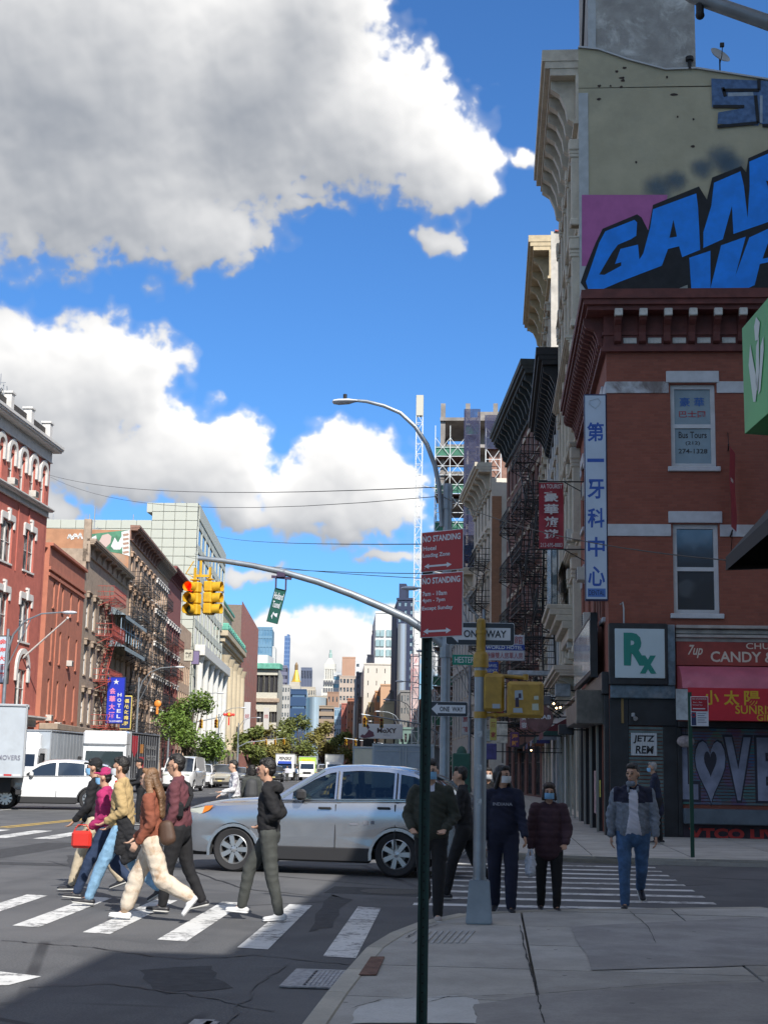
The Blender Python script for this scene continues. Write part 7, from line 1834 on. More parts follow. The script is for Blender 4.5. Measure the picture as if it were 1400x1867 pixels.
# --- trees
BARK=mat('bark',(.09,.07,.055),.9,var=.3,vscale=8,bump=.5,bscale=12)
def leaf_mat(name,c,var=.4):
 m=bpy.data.materials.new(name); m.use_nodes=True; nt=m.node_tree; N=NT(nt); bs=nt.nodes['Principled BSDF']; P=N.n('ShaderNodeTexCoord').outputs['Object']
 k=N.mix(N.ramp(N.noise(P,1.1,3,.6),.35,.65),tuple(x*(1-var)for x in c),tuple(min(1,x*(1+var))for x in c)); k=N.mix(N.m('MULTIPLY',N.ramp(N.noise(P,9,2,.6),.5,.6),.5),k,(c[0]*1.6,c[1]*1.25,c[2]*.7))
 N.put(bs.inputs['Base Color'],k); bs.inputs['Roughness'].default_value=.6; bs.inputs['Transmission Weight'].default_value=0.0; bs.inputs['Subsurface Weight'].default_value=0
 return m
def tree(label,x,y,h,r,n,leaf,lm,seed,group=None,clump=9,base=.35):
 rnd=random.Random(seed); t=thing('tree',label,'tree',(x,y,0),0,group)
 m=M(); hb=h*base; m.tube([(0,0,0),(.03*h,0,hb*.5),(0,.02*h,hb),(.02*h,0,h*.75)],[.035*h,.026*h,.022*h,.006*h],8)
 cl=[]
 for k in range(clump):
  a=k*2.4+rnd.random(); rr=r*(.35+.45*rnd.random()); zz=hb+(h-hb)*(.15+.75*((k*.618)%1)); f=1-.55*max(0,(zz-hb)/(h-hb)-.45)
  c=Vector((rr*f*cos(a),rr*f*sin(a),zz)); cl.append((c,r*rnd.uniform(.32,.52)*f)); m.tube([(0,0,hb*.85),(c.x*.5,c.y*.5,(hb+zz)/2),tuple(c)],[.014*h,.009*h,.003*h],5)
 m.obj('trunk',BARK,t,smooth=True)
 lv=M()
 for _ in range(n):
  c,cr=rnd.choice(cl); u=Vector((rnd.gauss(0,1),rnd.gauss(0,1),rnd.gauss(0,1))).normalized()*cr*rnd.random()**.45*rnd.choice((1,1,1,1.25)); u.z*=.8
  p=c+u; d=Vector((rnd.gauss(0,1),rnd.gauss(0,1),rnd.gauss(0,.6))).normalized(); e=d.cross(Vector((rnd.gauss(0,1),rnd.gauss(0,1),rnd.gauss(0,1)))).normalized(); s=leaf*rnd.uniform(.6,1.4)
  lv.add([p-d*s,p+e*s*.5,p+d*s,p-e*s*.5],[(0,1,2,3)])
 stuff(lv.obj('crown',lm,t)); return t
LG=leaf_mat('fresh green leaves',(.10,.17,.03)); LA=leaf_mat('autumn leaves',(.15,.14,.035),.4); LD=leaf_mat('dull green leaves',(.11,.14,.035),.4)
tree('bushy green street tree on the west kerb in front of the pale hotel',atY(345,1400,122).x,122,8.0,2.9,7000,.14,LG,3,clump=14,base=.22)
tl_=[('olive tree behind the yellowing one on the west side',250,-25.0,11.5,4.2,LD),('rust tinted tree on the west kerb',275,-24.2,13,4.8,LA),('tall olive brown tree at the far end of the avenue',330,-19,18,6.5,LD),('broad brown tree closing the avenue',350,-13,17,6.5,LA),('round olive tree beside the broad brown one',380,-8,15,6.5,LD),('low golden tree under the far lamp posts',300,-21.5,9,4.5,LA),('dark crowned tree far left of the avenue axis',360,-24,19,7,LD),('small green tree on the right of the far traffic',310,2-3.5,8.5,3.8,LG),('bushy olive tree by the far east kerb',345,0,9,4,LD)]
tl_=[(l,Y,dx,h*.76,r*.8,lm)for l,Y,dx,h,r,lm in tl_]
for i,(l,Y,dx,h,r,lm)in enumerate(tl_):tree(l,dx+bend(Y),Y,h,r,2600,.34,lm,20+i,'trees at the far end of the avenue',clump=12,base=.2)
# --- vehicles (front towards -x, wheels on z = 0)
TYRE=mat('tyre rubber',(.022,.022,.024),.85,bump=.2,bscale=30)
RIM=mat('alloy rim',(.48,.49,.50),.3,.8); RIMD=mat('dark wheel well',(.015,.015,.016),.9); CHROME=mat('chrome',(.6,.6,.62),.15,1.0)
TRIMK=mat('black plastic trim',(.02,.02,.022),.6); CABIN=mat('dark cabin cloth',(.03,.03,.033),.8)
CARGL=clear_glass('car glass',(.40,.45,.43),.02); CARGD=glass_mat('tinted car glass',tint=(.015,.018,.022),bright=(.05,.06,.07),amt=.6,rough=.03)
HEADL=mat('headlamp glass',(.50,.52,.46),.12,coat=1.0); AMBER=mat('amber lamp',(.75,.22,.03),.2); REDL=mat('red lamp',(.45,.01,.01),.2)
def carpaint(name,c,metal=.0,coat=1.0):
 return mat(name,c,.25 if metal else .4,metal,coat=coat,var=.03,vscale=1)
def wheel_mesh(R,w_,spokes,style='seven'):
 key=('wheel',R,w_,spokes)
 if key in _win:return _win[key]
 h=w_/2; r=R*.66
 t=M(); t.lathe([(r,-h*.8),(R*.9,-h),(R*.985,-h*.75),(R,-h*.3),(R,h*.3),(R*.985,h*.75),(R*.9,h),(r,h*.8),(r,-h*.8)],36,axis='y')
 k=M(); k.lathe([(r,-h*.82),(r*.96,-h*.86),(r*.91,-h*.7),(r*.90,h*.6),(r,h*.8)],32,axis='y'); k.lathe([(r*.26,-h*.55),(r*.20,-h*.80),(.001,-h*.86)],20,axis='y')
 for i in range(spokes):
  a=2*pi*i/spokes; d=Vector((cos(a),0,sin(a))); n_=Vector((-sin(a),0,cos(a)))
  w0,w1=r*.13,r*.17
  p=[d*r*.16+n_*w0,d*r*.93+n_*w1,d*r*.93-n_*w1,d*r*.16-n_*w0]
  k.add([v+Vector((0,y,0))for y in(-h*.80,-h*.45)for v in p],[(0,1,2,3),(7,6,5,4),(0,4,5,1),(1,5,6,2),(2,6,7,3),(3,7,4,0)])
 for i in range(5):a=2*pi*i/5; k.ball((r*.13*cos(a),-h*.86,r*.13*sin(a)),r*.03,6,4)
 b=M(); b.lathe([(r*.88,-h*.25),(.001,-h*.25)],24,axis='y'); b.lathe([(r*.88,h*.3),(.001,h*.3)],24,axis='y')
 c=M(); c.lathe([(r*.62,-h*.32),(.05,-h*.36)],24,axis='y')
 _win[key]=(t.mesh('tyre',TYRE,True),k.mesh('rim',RIM,True),b.mesh('wheel_backing',RIMD),c.mesh('brake_disc',mat('brake disc',(.2,.19,.18),.4,.7)))
 return _win[key]
def add_wheel(parent,x,y,R,w_,spokes,turn=0):
 t,k,b,c=wheel_mesh(R,w_,spokes)
 o=obj('wheel',t,parent,(x,y,R),(pi if y>0 else 0)+turn); obj('rim',k,o); obj('wheel_backing',b,o); obj('brake_disc',c,o); return o
def loft_body(st,paint,arches,R):
 """st: (x, z_bottom, z_shoulder, z_top, half width, shoulder inset)"""
 m=M(); n=0
 def ring(x,z0,zs,zt,w_,ins):
  h=zs-z0
  half=[(0,z0),(w_*.80,z0),(w_-.035,z0+.03),(w_-.012,z0+h*.22),(w_-.02,z0+h*.40),(w_,z0+h*.62),(w_-.004,z0+h*.84),(w_-.03,zs-.012),(w_-ins,zs+.004+(zt-zs)*.35),(w_*.55,zt-(zt-zs)*.12),(0,zt)]
  return[(x,-a,b)for a,b in half]+[(x,a,b)for a,b in half[-2:0:-1]]
 rs=[ring(*s)for s in st]; k=len(rs[0])
 m.add([v for r in rs for v in r],[(i*k+j,i*k+(j+1)%k,(i+1)*k+(j+1)%k,(i+1)*k+j)for i in range(len(rs)-1)for j in range(k)]+[list(range(k))[::-1],list(range((len(rs)-1)*k,len(rs)*k))])
 me=m.mesh('body',paint); fix_normals(me); o=obj('body',me)
 c=M()
 for x in arches:
  for s in(-1,1):c.lathe([(.001,s*.52),(R,s*.52),(R,s*1.3),(.001,s*1.3)],28,(x,0,R*.90),'y')
 cm_=c.mesh('cutter',RIMD); fix_normals(cm_); co=obj('cutter',cm_)
 b=o.modifiers.new('b','BOOLEAN'); b.object=co; b.operation='DIFFERENCE'; b.solver='EXACT'
 out=evaluated_mesh(o,co); out.name='body'
 bpy.data.objects.remove(o); bpy.data.objects.remove(co)
 out.materials.clear(); out.materials.append(paint); out.materials.append(RIMD)
 out.polygons.foreach_set('use_smooth',[True]*len(out.polygons)); out.set_sharp_from_angle(angle=radians(32))
 return out
def make_car(label,paint,loc,heading,kind='suv',group=None,tint=False,cat='car',scale=1.0,detail=True,spokes=7):
 """heading: rotation about z; at zero the car points to -x"""
 S={
 'suv':dict(L=4.55,wb=(.92,3.54),R=.345,st=[(.0,.42,.84,.86,.60,.05),(.025,.34,.90,.94,.74,.05),(.10,.29,.94,1.00,.82,.06),(.30,.27,.98,1.06,.875,.08),(.65,.26,1.02,1.12,.905,.12),(1.05,.26,1.04,1.15,.91,.15),(1.55,.26,1.08,1.18,.91,.14),(2.0,.26,1.09,1.13,.911,.08),(2.5,.26,1.10,1.13,.912,.08),(3.5,.26,1.12,1.15,.912,.08),(4.15,.28,1.12,1.15,.90,.08),(4.42,.32,1.08,1.12,.85,.07),(4.53,.42,.98,1.02,.74,.06)],
 ws=(1.60,1.12,2.32,1.60),roof=[(2.28,1.60),(2.5,1.64),(2.9,1.655),(3.4,1.635),(3.8,1.575),(4.06,1.49)],rg=(4.10,1.47,4.42,1.12),
 dlo=[(1.55,1.10),(1.85,1.27),(2.20,1.48),(2.46,1.58),(2.9,1.615),(3.35,1.60),(3.8,1.53),(4.14,1.37),(4.38,1.16)],wins=[(1.84,2.52),(2.62,3.46),(3.56,4.17)]),
 'rx':dict(L=4.75,wb=(.95,3.78),R=.37,st=[(.0,.40,.76,.78,.55,.05),(.05,.32,.84,.88,.74,.05),(.25,.26,.93,.98,.87,.08),(.7,.25,.99,1.05,.93,.10),(1.3,.25,1.05,1.11,.94,.12),(2.5,.25,1.07,1.10,.945,.08),(3.6,.25,1.10,1.14,.95,.08),(4.3,.28,1.12,1.17,.93,.08),(4.62,.34,1.10,1.14,.86,.07),(4.74,.45,.98,1.02,.74,.06)],
 ws=(1.38,1.08,2.20,1.60),roof=[(2.15,1.60),(2.5,1.66),(3.0,1.675),(3.5,1.65),(4.0,1.57),(4.35,1.49)],rg=(4.36,1.47,4.62,1.14),
 dlo=[(1.34,1.08),(1.70,1.28),(2.08,1.50),(2.4,1.595),(2.9,1.62),(3.4,1.59),(3.9,1.50),(4.3,1.36),(4.55,1.15)],wins=[(1.6,2.58),(2.66,3.55),(3.62,4.25)]),
 'sedan':dict(L=4.7,wb=(.9,3.68),R=.32,st=[(.0,.38,.66,.68,.55,.05),(.06,.28,.72,.76,.74,.05),(.3,.24,.80,.85,.84,.08),(1.2,.22,.90,.97,.89,.1),(2.4,.22,.94,.97,.9,.08),(3.6,.22,.97,1.02,.9,.08),(4.5,.28,.96,1.02,.85,.08),(4.68,.40,.86,.92,.74,.06)],
 ws=(1.25,.96,2.05,1.40),roof=[(2.02,1.40),(2.4,1.45),(2.9,1.46),(3.3,1.42),(3.6,1.34)],rg=(3.6,1.33,4.15,1.02),
 dlo=[(1.2,.95),(1.6,1.16),(2.02,1.36),(2.4,1.41),(2.9,1.42),(3.3,1.38),(3.65,1.27),(4.1,1.0)],wins=[(1.5,2.45),(2.55,3.4)]),
 'van':dict(L=5.2,wb=(.95,4.1),R=.35,st=[(.0,.42,.90,.92,.62,.05),(.05,.34,1.0,1.04,.80,.05),(.3,.28,1.10,1.16,.93,.08),(.9,.26,1.18,1.24,.97,.08),(2.4,.26,1.22,1.25,.98,.05),(4.9,.28,1.22,1.25,.98,.05),(5.15,.38,1.20,1.24,.95,.05)],
 ws=(.75,1.20,1.55,1.98),roof=[(1.5,1.98),(1.9,2.06),(3.0,2.10),(4.4,2.08),(5.0,2.02)],rg=(5.0,2.0,5.14,1.25),
 dlo=[(.7,1.20),(1.1,1.6),(1.5,1.93),(2.0,2.01),(3.0,2.05),(4.4,2.03),(5.0,1.97),(5.12,1.25)],wins=[(1.05,2.1)]),
 }[kind]
 t=thing('parked_car' if group and 'parked' in group else 'car',label,cat,loc,heading,group)
 key=('body',kind)
 if key not in _win:_win[key]=loft_body(S['st'],paint,S['wb'],S['R']+.055)
 me=_win[key]if _win[key].materials[0]is paint else _win[key].copy(); me.materials[0]=paint
 body=obj('body',me,t)
 gm=CARGD if tint else CARGL
 def hw(x,z):
  zb=1.05 if kind!='sedan' else .95; w0={'suv':.83,'rx':.86,'sedan':.82,'van':.93}[kind]
  return w0-max(0,z-zb)*(.27 if kind!='van' else .12)-max(0,x-3.9)*.06*(kind!='van')
 dlo=S['dlo']
 def top(x):
  for a,b in zip(dlo,dlo[1:]):
   if a[0]<=x<=b[0]:return a[1]+(b[1]-a[1])*(x-a[0])/(b[0]-a[0])
  return dlo[-1][1]
 def belt(x):return dlo[0][1]+(dlo[-1][1]-dlo[0][1])*(x-dlo[0][0])/(dlo[-1][0]-dlo[0][0])
 # side frames with window holes
 rt=S['roof']
 outer=[(dlo[0][0]-.16,dlo[0][1]-.06)]+[(p[0]-.05,p[1]+.055)for p in dlo[1:-1]]+[(dlo[-1][0]+.10,dlo[-1][1]+.06),(dlo[-1][0]+.12,dlo[-1][1]-.12)]
 holes=[]
 for a,b in S['wins']:
  xs=[a+(b-a)*i/8 for i in range(9)]
  up=[(x,min(top(x)-.015,9))for x in xs]; lo=[(x,belt(x)+.035)for x in xs]
  pts=[p for p,q in zip(up,lo)if p[1]>q[1]+.02]; ql=[q for p,q in zip(up,lo)if p[1]>q[1]+.02]
  holes.append(pts+ql[::-1])
 for s in(-1,1):
  f=lambda x,y,z,s=s:(x,s*(hw(x,z)-y),z)
  pl_=plate(outer,holes,0,.03,f); me=pl_.mesh('side_frame',paint); fix_normals(me); obj('side_frame',me,t)
  for h in holes:
   g=M(); from_=[f(p[0],.018,p[1])for p in h]; g.poly(from_); g.obj('side_window',gm,t)
  tr=M()
  pts=[f(p[0],-.004,p[1])for p in[(dlo[0][0]+.05,belt(dlo[0][0])+.02)]+[(x,belt(x)+.02)for x in(1.8,2.6,3.4)]+[(S['wins'][-1][1]+.05,belt(S['wins'][-1][1])+.02)]]
  for a,b in zip(pts,pts[1:]):tr.bar(a,b,.022,.012)
  for(a0,a1),(b0,b1)in zip(S['wins'],S['wins'][1:]):xm=(a1+b0)/2; tr.bar(f(xm,-.003,belt(xm)+.03),f(xm,-.003,top(xm)-.01),.085,.008,up=(1,0,0))
  tr.obj('window_trim',TRIMK,t)
  # roof
 m=M(); n=8; rs=[]
 for x,z in rt:
  w_=hw(x,z)+.005; rs.append([(x,-w_+2*w_*j/n,z-.01+.055*(1-(2*j/n-1)**4))for j in range(n+1)])
 m.add([v for r in rs for v in r],[(i*(n+1)+j,i*(n+1)+j+1,(i+1)*(n+1)+j+1,(i+1)*(n+1)+j)for i in range(len(rs)-1)for j in range(n)]); m.obj('roof',paint,t,smooth='all')
 for nm,(xa,za,xb,zb)in(('windscreen',S['ws']),('rear_window',S['rg'])):
  m=M(); wa,wb_=hw(xa,za)-.04,hw(xb,zb)-.03; n=6
  m.add([(xa-(.10 if nm=='windscreen' else-.0)*(1-(2*j/n-1)**2),-wa+2*wa*j/n,za)for j in range(n+1)]+[(xb-(.08 if nm=='windscreen' else-.06)*(1-(2*j/n-1)**2),-wb_+2*wb_*j/n,zb+.03*(1-(2*j/n-1)**2))for j in range(n+1)],[(j,j+1,n+2+j,n+1+j)for j in range(n)])
  m.obj(nm,gm,t,smooth='all')
  for s in(-1,1):m=M(); m.bar((xa,s*(wa+.02),za),(xb,s*(wb_+.02),zb),.06,.04); m.obj('pillar',paint,t)
 if kind in('suv','rx','van'):
  m=M(); x0=S['rg'][2]-.05; m.box(x0,x0+.05,-.7,.7,.9,1.14); m.obj('tailgate',paint,t)
  # lights, grille, bumpers, sills, mirrors, handles, plates
 zh=S['st'][2][2]-.02
 for s in(-1,1):
  if kind=='suv':
   hl_=[(.12,.86),(.13,.95),(.28,.985),(.46,1.005),(.52,1.01),(.47,.95),(.36,.88)]
   for nm,pts,mt in(('headlight',hl_[:4]+hl_[5:],HEADL),('indicator',[(.42,1.005),(.57,1.015),(.50,.94),(.38,.885)],AMBER)):
    def yw(x):return .80+(x-.12)/.18*.07 if x<.30 else .872+(x-.30)/.35*.035
    m=M(); m.poly([(p[0],s*(yw(p[0])+.006+(.004 if mt is AMBER else 0)),p[1])for p in pts]); m.obj(nm,mt,t)
   m=M(); m.bbox(.0,.10,s*.40,s*.74,.84,.95,.03); m.obj('headlight',HEADL,t)
  else:
   y0,y1=sorted((s*.48,s*.80)); m=M(); m.bbox(-.0,.22,y0,y1,zh-.14,zh-.01,.04); m.obj('headlight',HEADL,t)
  y0,y1=sorted((s*.55,s*.86)); m=M(); m.bbox(S['L']-.18,S['L']-.005,y0,y1,.82,1.02,.03); m.obj('tail_light',REDL,t)
  y0,y1=sorted((s*(hw(1.8,1.1)+.04),s*(hw(1.8,1.1)+.25))); xm=S['wins'][0][0]+.12
  m=M(); m.bbox(xm,xm+.13,y0,y1,belt(xm)+.02,belt(xm)+.19,.04); m.bar((xm+.06,s*hw(1.8,1.1),belt(xm)+.04),(xm+.06,s*(hw(1.8,1.1)+.1),belt(xm)+.06),.04); m.obj('mirror',TRIMK if kind=='suv' else paint,t)
  for a,b in S['wins'][:2]:
   zc=belt(b)-.12; yw_=S['st'][6][4]if len(S['st'])>6 else .9; m=M(); y0,y1=sorted((s*(.905),s*(.945))); m.bbox(b-.22,b-.02,y0+0,y1,zc,zc+.035,.01); m.obj('door_handle',paint if not kind=='suv' else TRIMK,t)
   for xg in((a-.30,b+.05)if a<2 and kind=='suv' else(b+.06,)):m=M(); m.bar((xg,s*(.9145 if kind=='suv' else .946),.42),(xg,s*.902,belt(b)-.04),.010,.006,up=(0,1,0)); m.obj('door_gap',TRIMK,t)
   m=M(); m.bar((b+.05,s*(.913 if kind=='suv' else .945),.36),(b+.05,s*(.900),belt(b)-.05),.008,.006,up=(0,1,0)); m.obj('door_gap',TRIMK,t)
 m=M(); L=S['L']; w_=.90 if kind in('suv','sedan')else .94
 for s in(-1,1):
  y0,y1=sorted((s*(w_-.10),s*(w_+.012))); m.bbox(S['wb'][0]+S['R']+.06,S['wb'][1]-S['R']-.06,y0,y1,.20,.44,.03)
 m.bbox(-.02,.48,-.80,.80,.24,.50,.07); m.bbox(-.015,.06,-.36,.36,.56,.70,.02)
 m.obj('lower_cladding',TRIMK,t)
 if kind in('suv','rx'):
  R_=S['R']+.055
  for x in S['wb']:
   for s in(-1,1):
    m=M()
    for k in range(14):
     a0,a1=pi*(k/14)*1.1-.05*pi,pi*((k+1)/14)*1.1-.05*pi
     q=[(x+r*cos(a),S['R']*.90+r*sin(a))for r,a in((R_-.012,a0),(R_+.035,a0),(R_+.035,a1),(R_-.012,a1))]
     m.add([(p[0],s*(w_+(.012 if kind=='suv' else .005)),p[1])for p in q]+[(p[0],s*(w_-.05),p[1])for p in q],[(0,1,2,3),(0,4,5,1),(1,5,6,2),(2,6,7,3),(3,7,4,0)])
    m.obj('arch_trim',TRIMK if kind=='rx' else paint,t)
 m=M(); m.bbox(.35,L-.3,-.6,.6,.24,.36,.02); m.obj('underbody',RIMD,t)
 m=M()
 m.bbox(1.5,4.2 if L<5 else 2.6,-.70,.70,.40,.66,.05); m.bbox(1.30,1.62,-.68,.68,.70,1.06,.05)
 for x in((2.35,3.3)if L<5 else(2.2,)):
  for s in(-1,1):y0,y1=sorted((s*.12,s*.6)); m.bbox(x,x+.16,y0,y1,.5,1.18,.05); m.bbox(x+.03,x+.13,s*.36-.12,s*.36+.12,1.2,1.40,.04)
 m.obj('interior',CABIN,t)
 m=M(); m.lathe([(.17,-.01),(.185,0),(.17,.01)],16,(0,0,0),'x'); m.obj('steering_wheel',TRIMK,t,loc=(1.78,.36 if False else-.36,1.02))
 m=M(); m.box(-.022,-.016,-.15,.15,.46,.56); m.obj('number_plate',mat('number plate',(.6,.5,.2),.5),t)
 for x in S['wb']:
  for s in(-1,1):add_wheel(t,x,s*(w_-.12),S['R'],.225,spokes)
 return t
SILV=carpaint('silver blue paint',(.46,.475,.505),.85); WHITEP=carpaint('pearl white paint',(.70,.71,.72)); BLKP=carpaint('black paint',(.012,.013,.015)); GRYP=carpaint('grey paint',(.16,.17,.18),.4); TANP=carpaint('pale gold paint',(.45,.41,.33),.4); REDP=carpaint('red paint',(.35,.02,.02)); YELP=carpaint('cab yellow paint',(.60,.38,.02))
# the silver car turning in front
gf=G(430,1589); gr=gf+Vector((cos(radians(9)),-sin(radians(9)),0))*2.56
hd=atan2((gr-gf).y,(gr-gf).x)
wv=(gr-gf).normalized(); sd_=Vector((-wv.y,wv.x,0))
org=gf-wv*.92+sd_*.78
sc_=1.02
silver=make_car('silver blue sport utility car turning across the intersection',SILV,(org.x,org.y,0),hd,'suv')
silver.scale=(.977,)*3
m=M()
for x0,x1,z0,z1 in((3.02,3.10,.78,.84),(3.14,3.19,.79,.84),(2.80,2.94,.775,.80)):m.box(x0,x1,-.921,-.918,z0,z1)
m.obj('decal',mat('grey decal',(.16,.17,.2),.5),silver)
wsu=G(163,1477);
whitecar=make_car('white sport utility car standing side-on behind the grey box truck',WHITEP,(wsu.x-3.78*cos(.24)-.83*sin(.24),wsu.y-3.78*sin(.24)+.83*cos(.24),0),.24,'rx',tint=True,spokes=10)
# distant traffic and parked cars: (label, paint, x-pixel of the near front corner, distance, kind, towards us?)
def at_px(px,py,Y):return atY(px,py,Y).x
for(l,pnt,px,Y,kd,away)in(
('white van facing the camera behind the four walkers',WHITEP,322,86,'van',0),('small white car parked behind the white van',WHITEP,363,101,'suv',0),('black car between the small white car and the pale truck',BLKP,378,109,'sedan',0),
('pale gold off-road car facing the camera under the street tree',TANP,402,104,'suv',0),('dark grey car parked by the bank kerb',GRYP,432,138,'sedan',0),
('white car in the middle of the far traffic',WHITEP,640,132,'suv',1),('yellow cab heading away in the far traffic',YELP,622,150,'sedan',1),('grey car heading away near the yellow cab',GRYP,655,160,'sedan',1),
('red van deep in the far traffic',REDP,566,240,'van',0),('white van deep in the far traffic left of the red one',WHITEP,548,245,'van',0),('white van deep in the far traffic right of the red one',WHITEP,590,235,'van',0),
('black car in front of the far lorries',BLKP,500,150,'suv',0),('grey car in front of the far lorries',GRYP,478,158,'sedan',0),('yellow cab facing the camera near the far trees',YELP,585,205,'sedan',0),('white car near the far trees',WHITEP,606,215,'suv',0),('red car on the far right kerb',REDP,642,200,'suv',1)):
 x=at_px(px,1400,Y)
 b_=BANG if Y>88 else .03
 if away:make_car(l,pnt,(x,Y+4.5,0),-pi/2+b_*0+BANG+pi*0 if False else pi/2*-1+b_,kd,'distant cars on the avenue',True)
 else:make_car(l,pnt,(x,Y,0),pi/2+b_,kd,'distant cars on the avenue' if Y>130 else None,True)
def truck(label,loc,heading,w_=2.4,L=6.5,H=3.6,zb=1.0,boxm=None,cabm=None,front_text=None,cabL=1.9,reefer=False,side=None,rear=False,step=False):
 """front towards -x: cab from x=0, cargo box behind it"""
 t=thing('box_truck',label,'truck',loc,heading)
 x0=cabL*(.55 if not step else .15)
 m=M(); m.bbox(cabL,cabL+L,-w_/2,w_/2,zb,H,.03); m.obj('cargo_box',boxm,t)
 m=M()
 for s in(-1,1):
  for z in(zb+.03,H-.05):m.bar((cabL,s*(w_/2+.01),z),(cabL+L,s*(w_/2+.01),z),.07,.05)
  for x in(cabL+.03,cabL+L-.03):m.bar((x,s*(w_/2+.01),zb),(x,s*(w_/2+.01),H),.07,.05)
  for k in range(1,int(L/.6)):m.bar((cabL+k*.6,s*(w_/2+.004),zb+.08),(cabL+k*.6,s*(w_/2+.004),H-.1),.025,.012)
 m.bar((cabL+L,-w_/2,H-.05),(cabL+L,w_/2,H-.05),.08); m.bar((cabL-.01,-w_/2,H-.04),(cabL-.01,w_/2,H-.04),.08); m.obj('box_rail',GREYM,t)
 hc=2.3 if not step else H-.35
 c=M()
 pr=[(.0,.55),(.0,1.15),(.12,1.35),(.35 if not step else .12,hc-.05),(.55,hc),(cabL-.05,hc),(cabL-.05,.55)]
 cw_=w_/2-.12 if not step else w_/2-.02
 c.prism([(p[0],p[1])for p in pr][::-1],2*cw_,axis='y',base=-cw_); c.bbox(-.1,.25,-w_/2+.1,w_/2-.1,.40,.66,.04); me=c.mesh('cab',cabm or WHITEP); fix_normals(me); obj('cab',me,t)
 g=M(); g.add([(.105,-cw_+.12,1.38),(.105,cw_-.12,1.38),(.33 if not step else .105,cw_-.16,min(hc-.15,2.25)),(.33 if not step else .105,-cw_+.16,min(hc-.15,2.25))],[(0,1,2,3)])
 for s in(-1,1):g.add([(.45,s*(cw_+.006),1.35),(1.45,s*(cw_+.006),1.35),(1.45,s*(cw_+.006),2.05),(.62,s*(cw_+.006),2.05)],[(0,1,2,3)])
 g.obj('cab_window',CARGD,t)
 m=M()
 for s in(-1,1):a,b=sorted((s*.55,s*.95)); m.bbox(-.02,.05,a,b,.72,.90,.02)
 m.obj('headlight',HEADL,t)
 m=M(); m.bbox(-.015,.03,-.5,.5,.75,1.05,.02)
 for s in(-1,1):a,b=sorted((s*(cw_+.1),s*(cw_+.3))); m.bbox(.15,.22,a,b,1.45,1.95,.03); m.bar((.3,s*cw_,1.9),(.2,s*(cw_+.15),1.9),.03)
 m.obj('grille',TRIMK,t)
 m=M(); m.bbox(.9,cabL+L-.4,-.5,.5,.55,zb,.03); m.bbox(cabL+L-.25,cabL+L-.05,-w_/2+.1,w_/2-.1,.5,.66,.02)
 for s in(-1,1):a,b=sorted((s*.75,s*1.05)); m.bbox(cabL+.6,cabL+1.7,a,b,.5,.95,.03)
 m.obj('chassis',TRIMK,t)
 for x in(.85,cabL+L-1.5):
  for s in(-1,1):add_wheel(t,x,s*(w_/2-.2),.46,.3,6)
 if reefer:m=M(); m.bbox(cabL-.62,cabL-.02,-.8,.8,H-1.25,H-.15,.15); m.obj('cooling_unit',WHITEP,t)
 if rear:
  m=M(); xr=cabL+L+.012
  for y in(-.05,.05):m.bar((xr+.03,y-(.08 if y<0 else-.08),zb+.1),(xr+.03,y-(.08 if y<0 else-.08),H-.15),.03)
  m.bar((xr,0,zb+.05),(xr,0,H-.1),.02); m.bar((xr+.02,-w_/2+.1,H-.3),(xr+.02,w_/2-.1,H-.3),.02); m.obj('door_rod',GREYM,t)
  m=M(); m.box(xr-.01,xr+.004,-w_/2+.12,-.03,zb+.1,H-.34); m.box(xr-.01,xr+.004,.03,w_/2-.12,zb+.1,H-.34); m.obj('rear_door',boxm,t)
 return t
BOXG=mat('light grey box side',(.42,.46,.50),.5,.2,var=.06,vscale=1.2,damt=.3,dirt=(.34,.36,.38),dscale=2); BOXW=mat('white box side',(.70,.70,.68),.5,var=.03); BOXK=mat('charcoal box side',(.035,.035,.042),.45)
# grey box truck side-on at the left edge
T1Y=47.5
xr=atY(48,1350,T1Y).x; zt1=atY(40,1284,T1Y).z; zb1=atY(40,1418,T1Y).z
t1=truck('large pale grey box truck cut off by the left edge of the picture',(xr-8.4*cos(.31)-1.2*sin(.31),T1Y-8.4*sin(.31)+1.2*cos(.31),0),.31,L=6.5,H=zt1,zb=zb1,boxm=BOXG,cabL=1.9)
m=M()
for k in range(22):m.use([REDL,SWHT][k%2]); m.box(1.95+k*.29,2.2+k*.29,-1.225,-1.215,zb1+.05,zb1+.11)
m.obj('reflector_tape',None,t1)
text('LONG HAUL MOVERS',mat('grey print',(.2,.2,.25)),t1,(7.3,-1.222,zb1+.66),height=.16,width=1.9,bold=.01)
# two box trucks facing the camera in the left lanes
A=atY(90,1400,75); t2=truck('white fronted refrigerated truck with a ribbed grey side, second from the left',(A.x-1.2,73.1,0),pi/2,L=6.7,H=atY(120,1331,75).z,zb=1.0,boxm=BOXG,reefer=True)
A=atY(237,1400,78); H3t=atY(237,1334,78).z; t3=truck('step truck with white front and black printed side by the navy sign',(A.x-1.2,77.0,0),pi/2+.02,L=7.4,H=H3t,zb=.75,boxm=BOXK,cabL=1.0,step=True)
m=M(); m.bbox(-.03,1.0,-1.2,1.2,2.55,H3t,.1); m.obj('cab_top',WHITEP,t3)
yl=-1.212
m=M(); m.poly([(1.3,yl,H3t-.2),(2.7,yl,H3t-.2),(2.7,yl,H3t-1.0),(2.0,yl,H3t-1.4),(1.3,yl,H3t-1.0)]); m.obj('pennant',mat('red print',(.5,.03,.05),.5),t3)
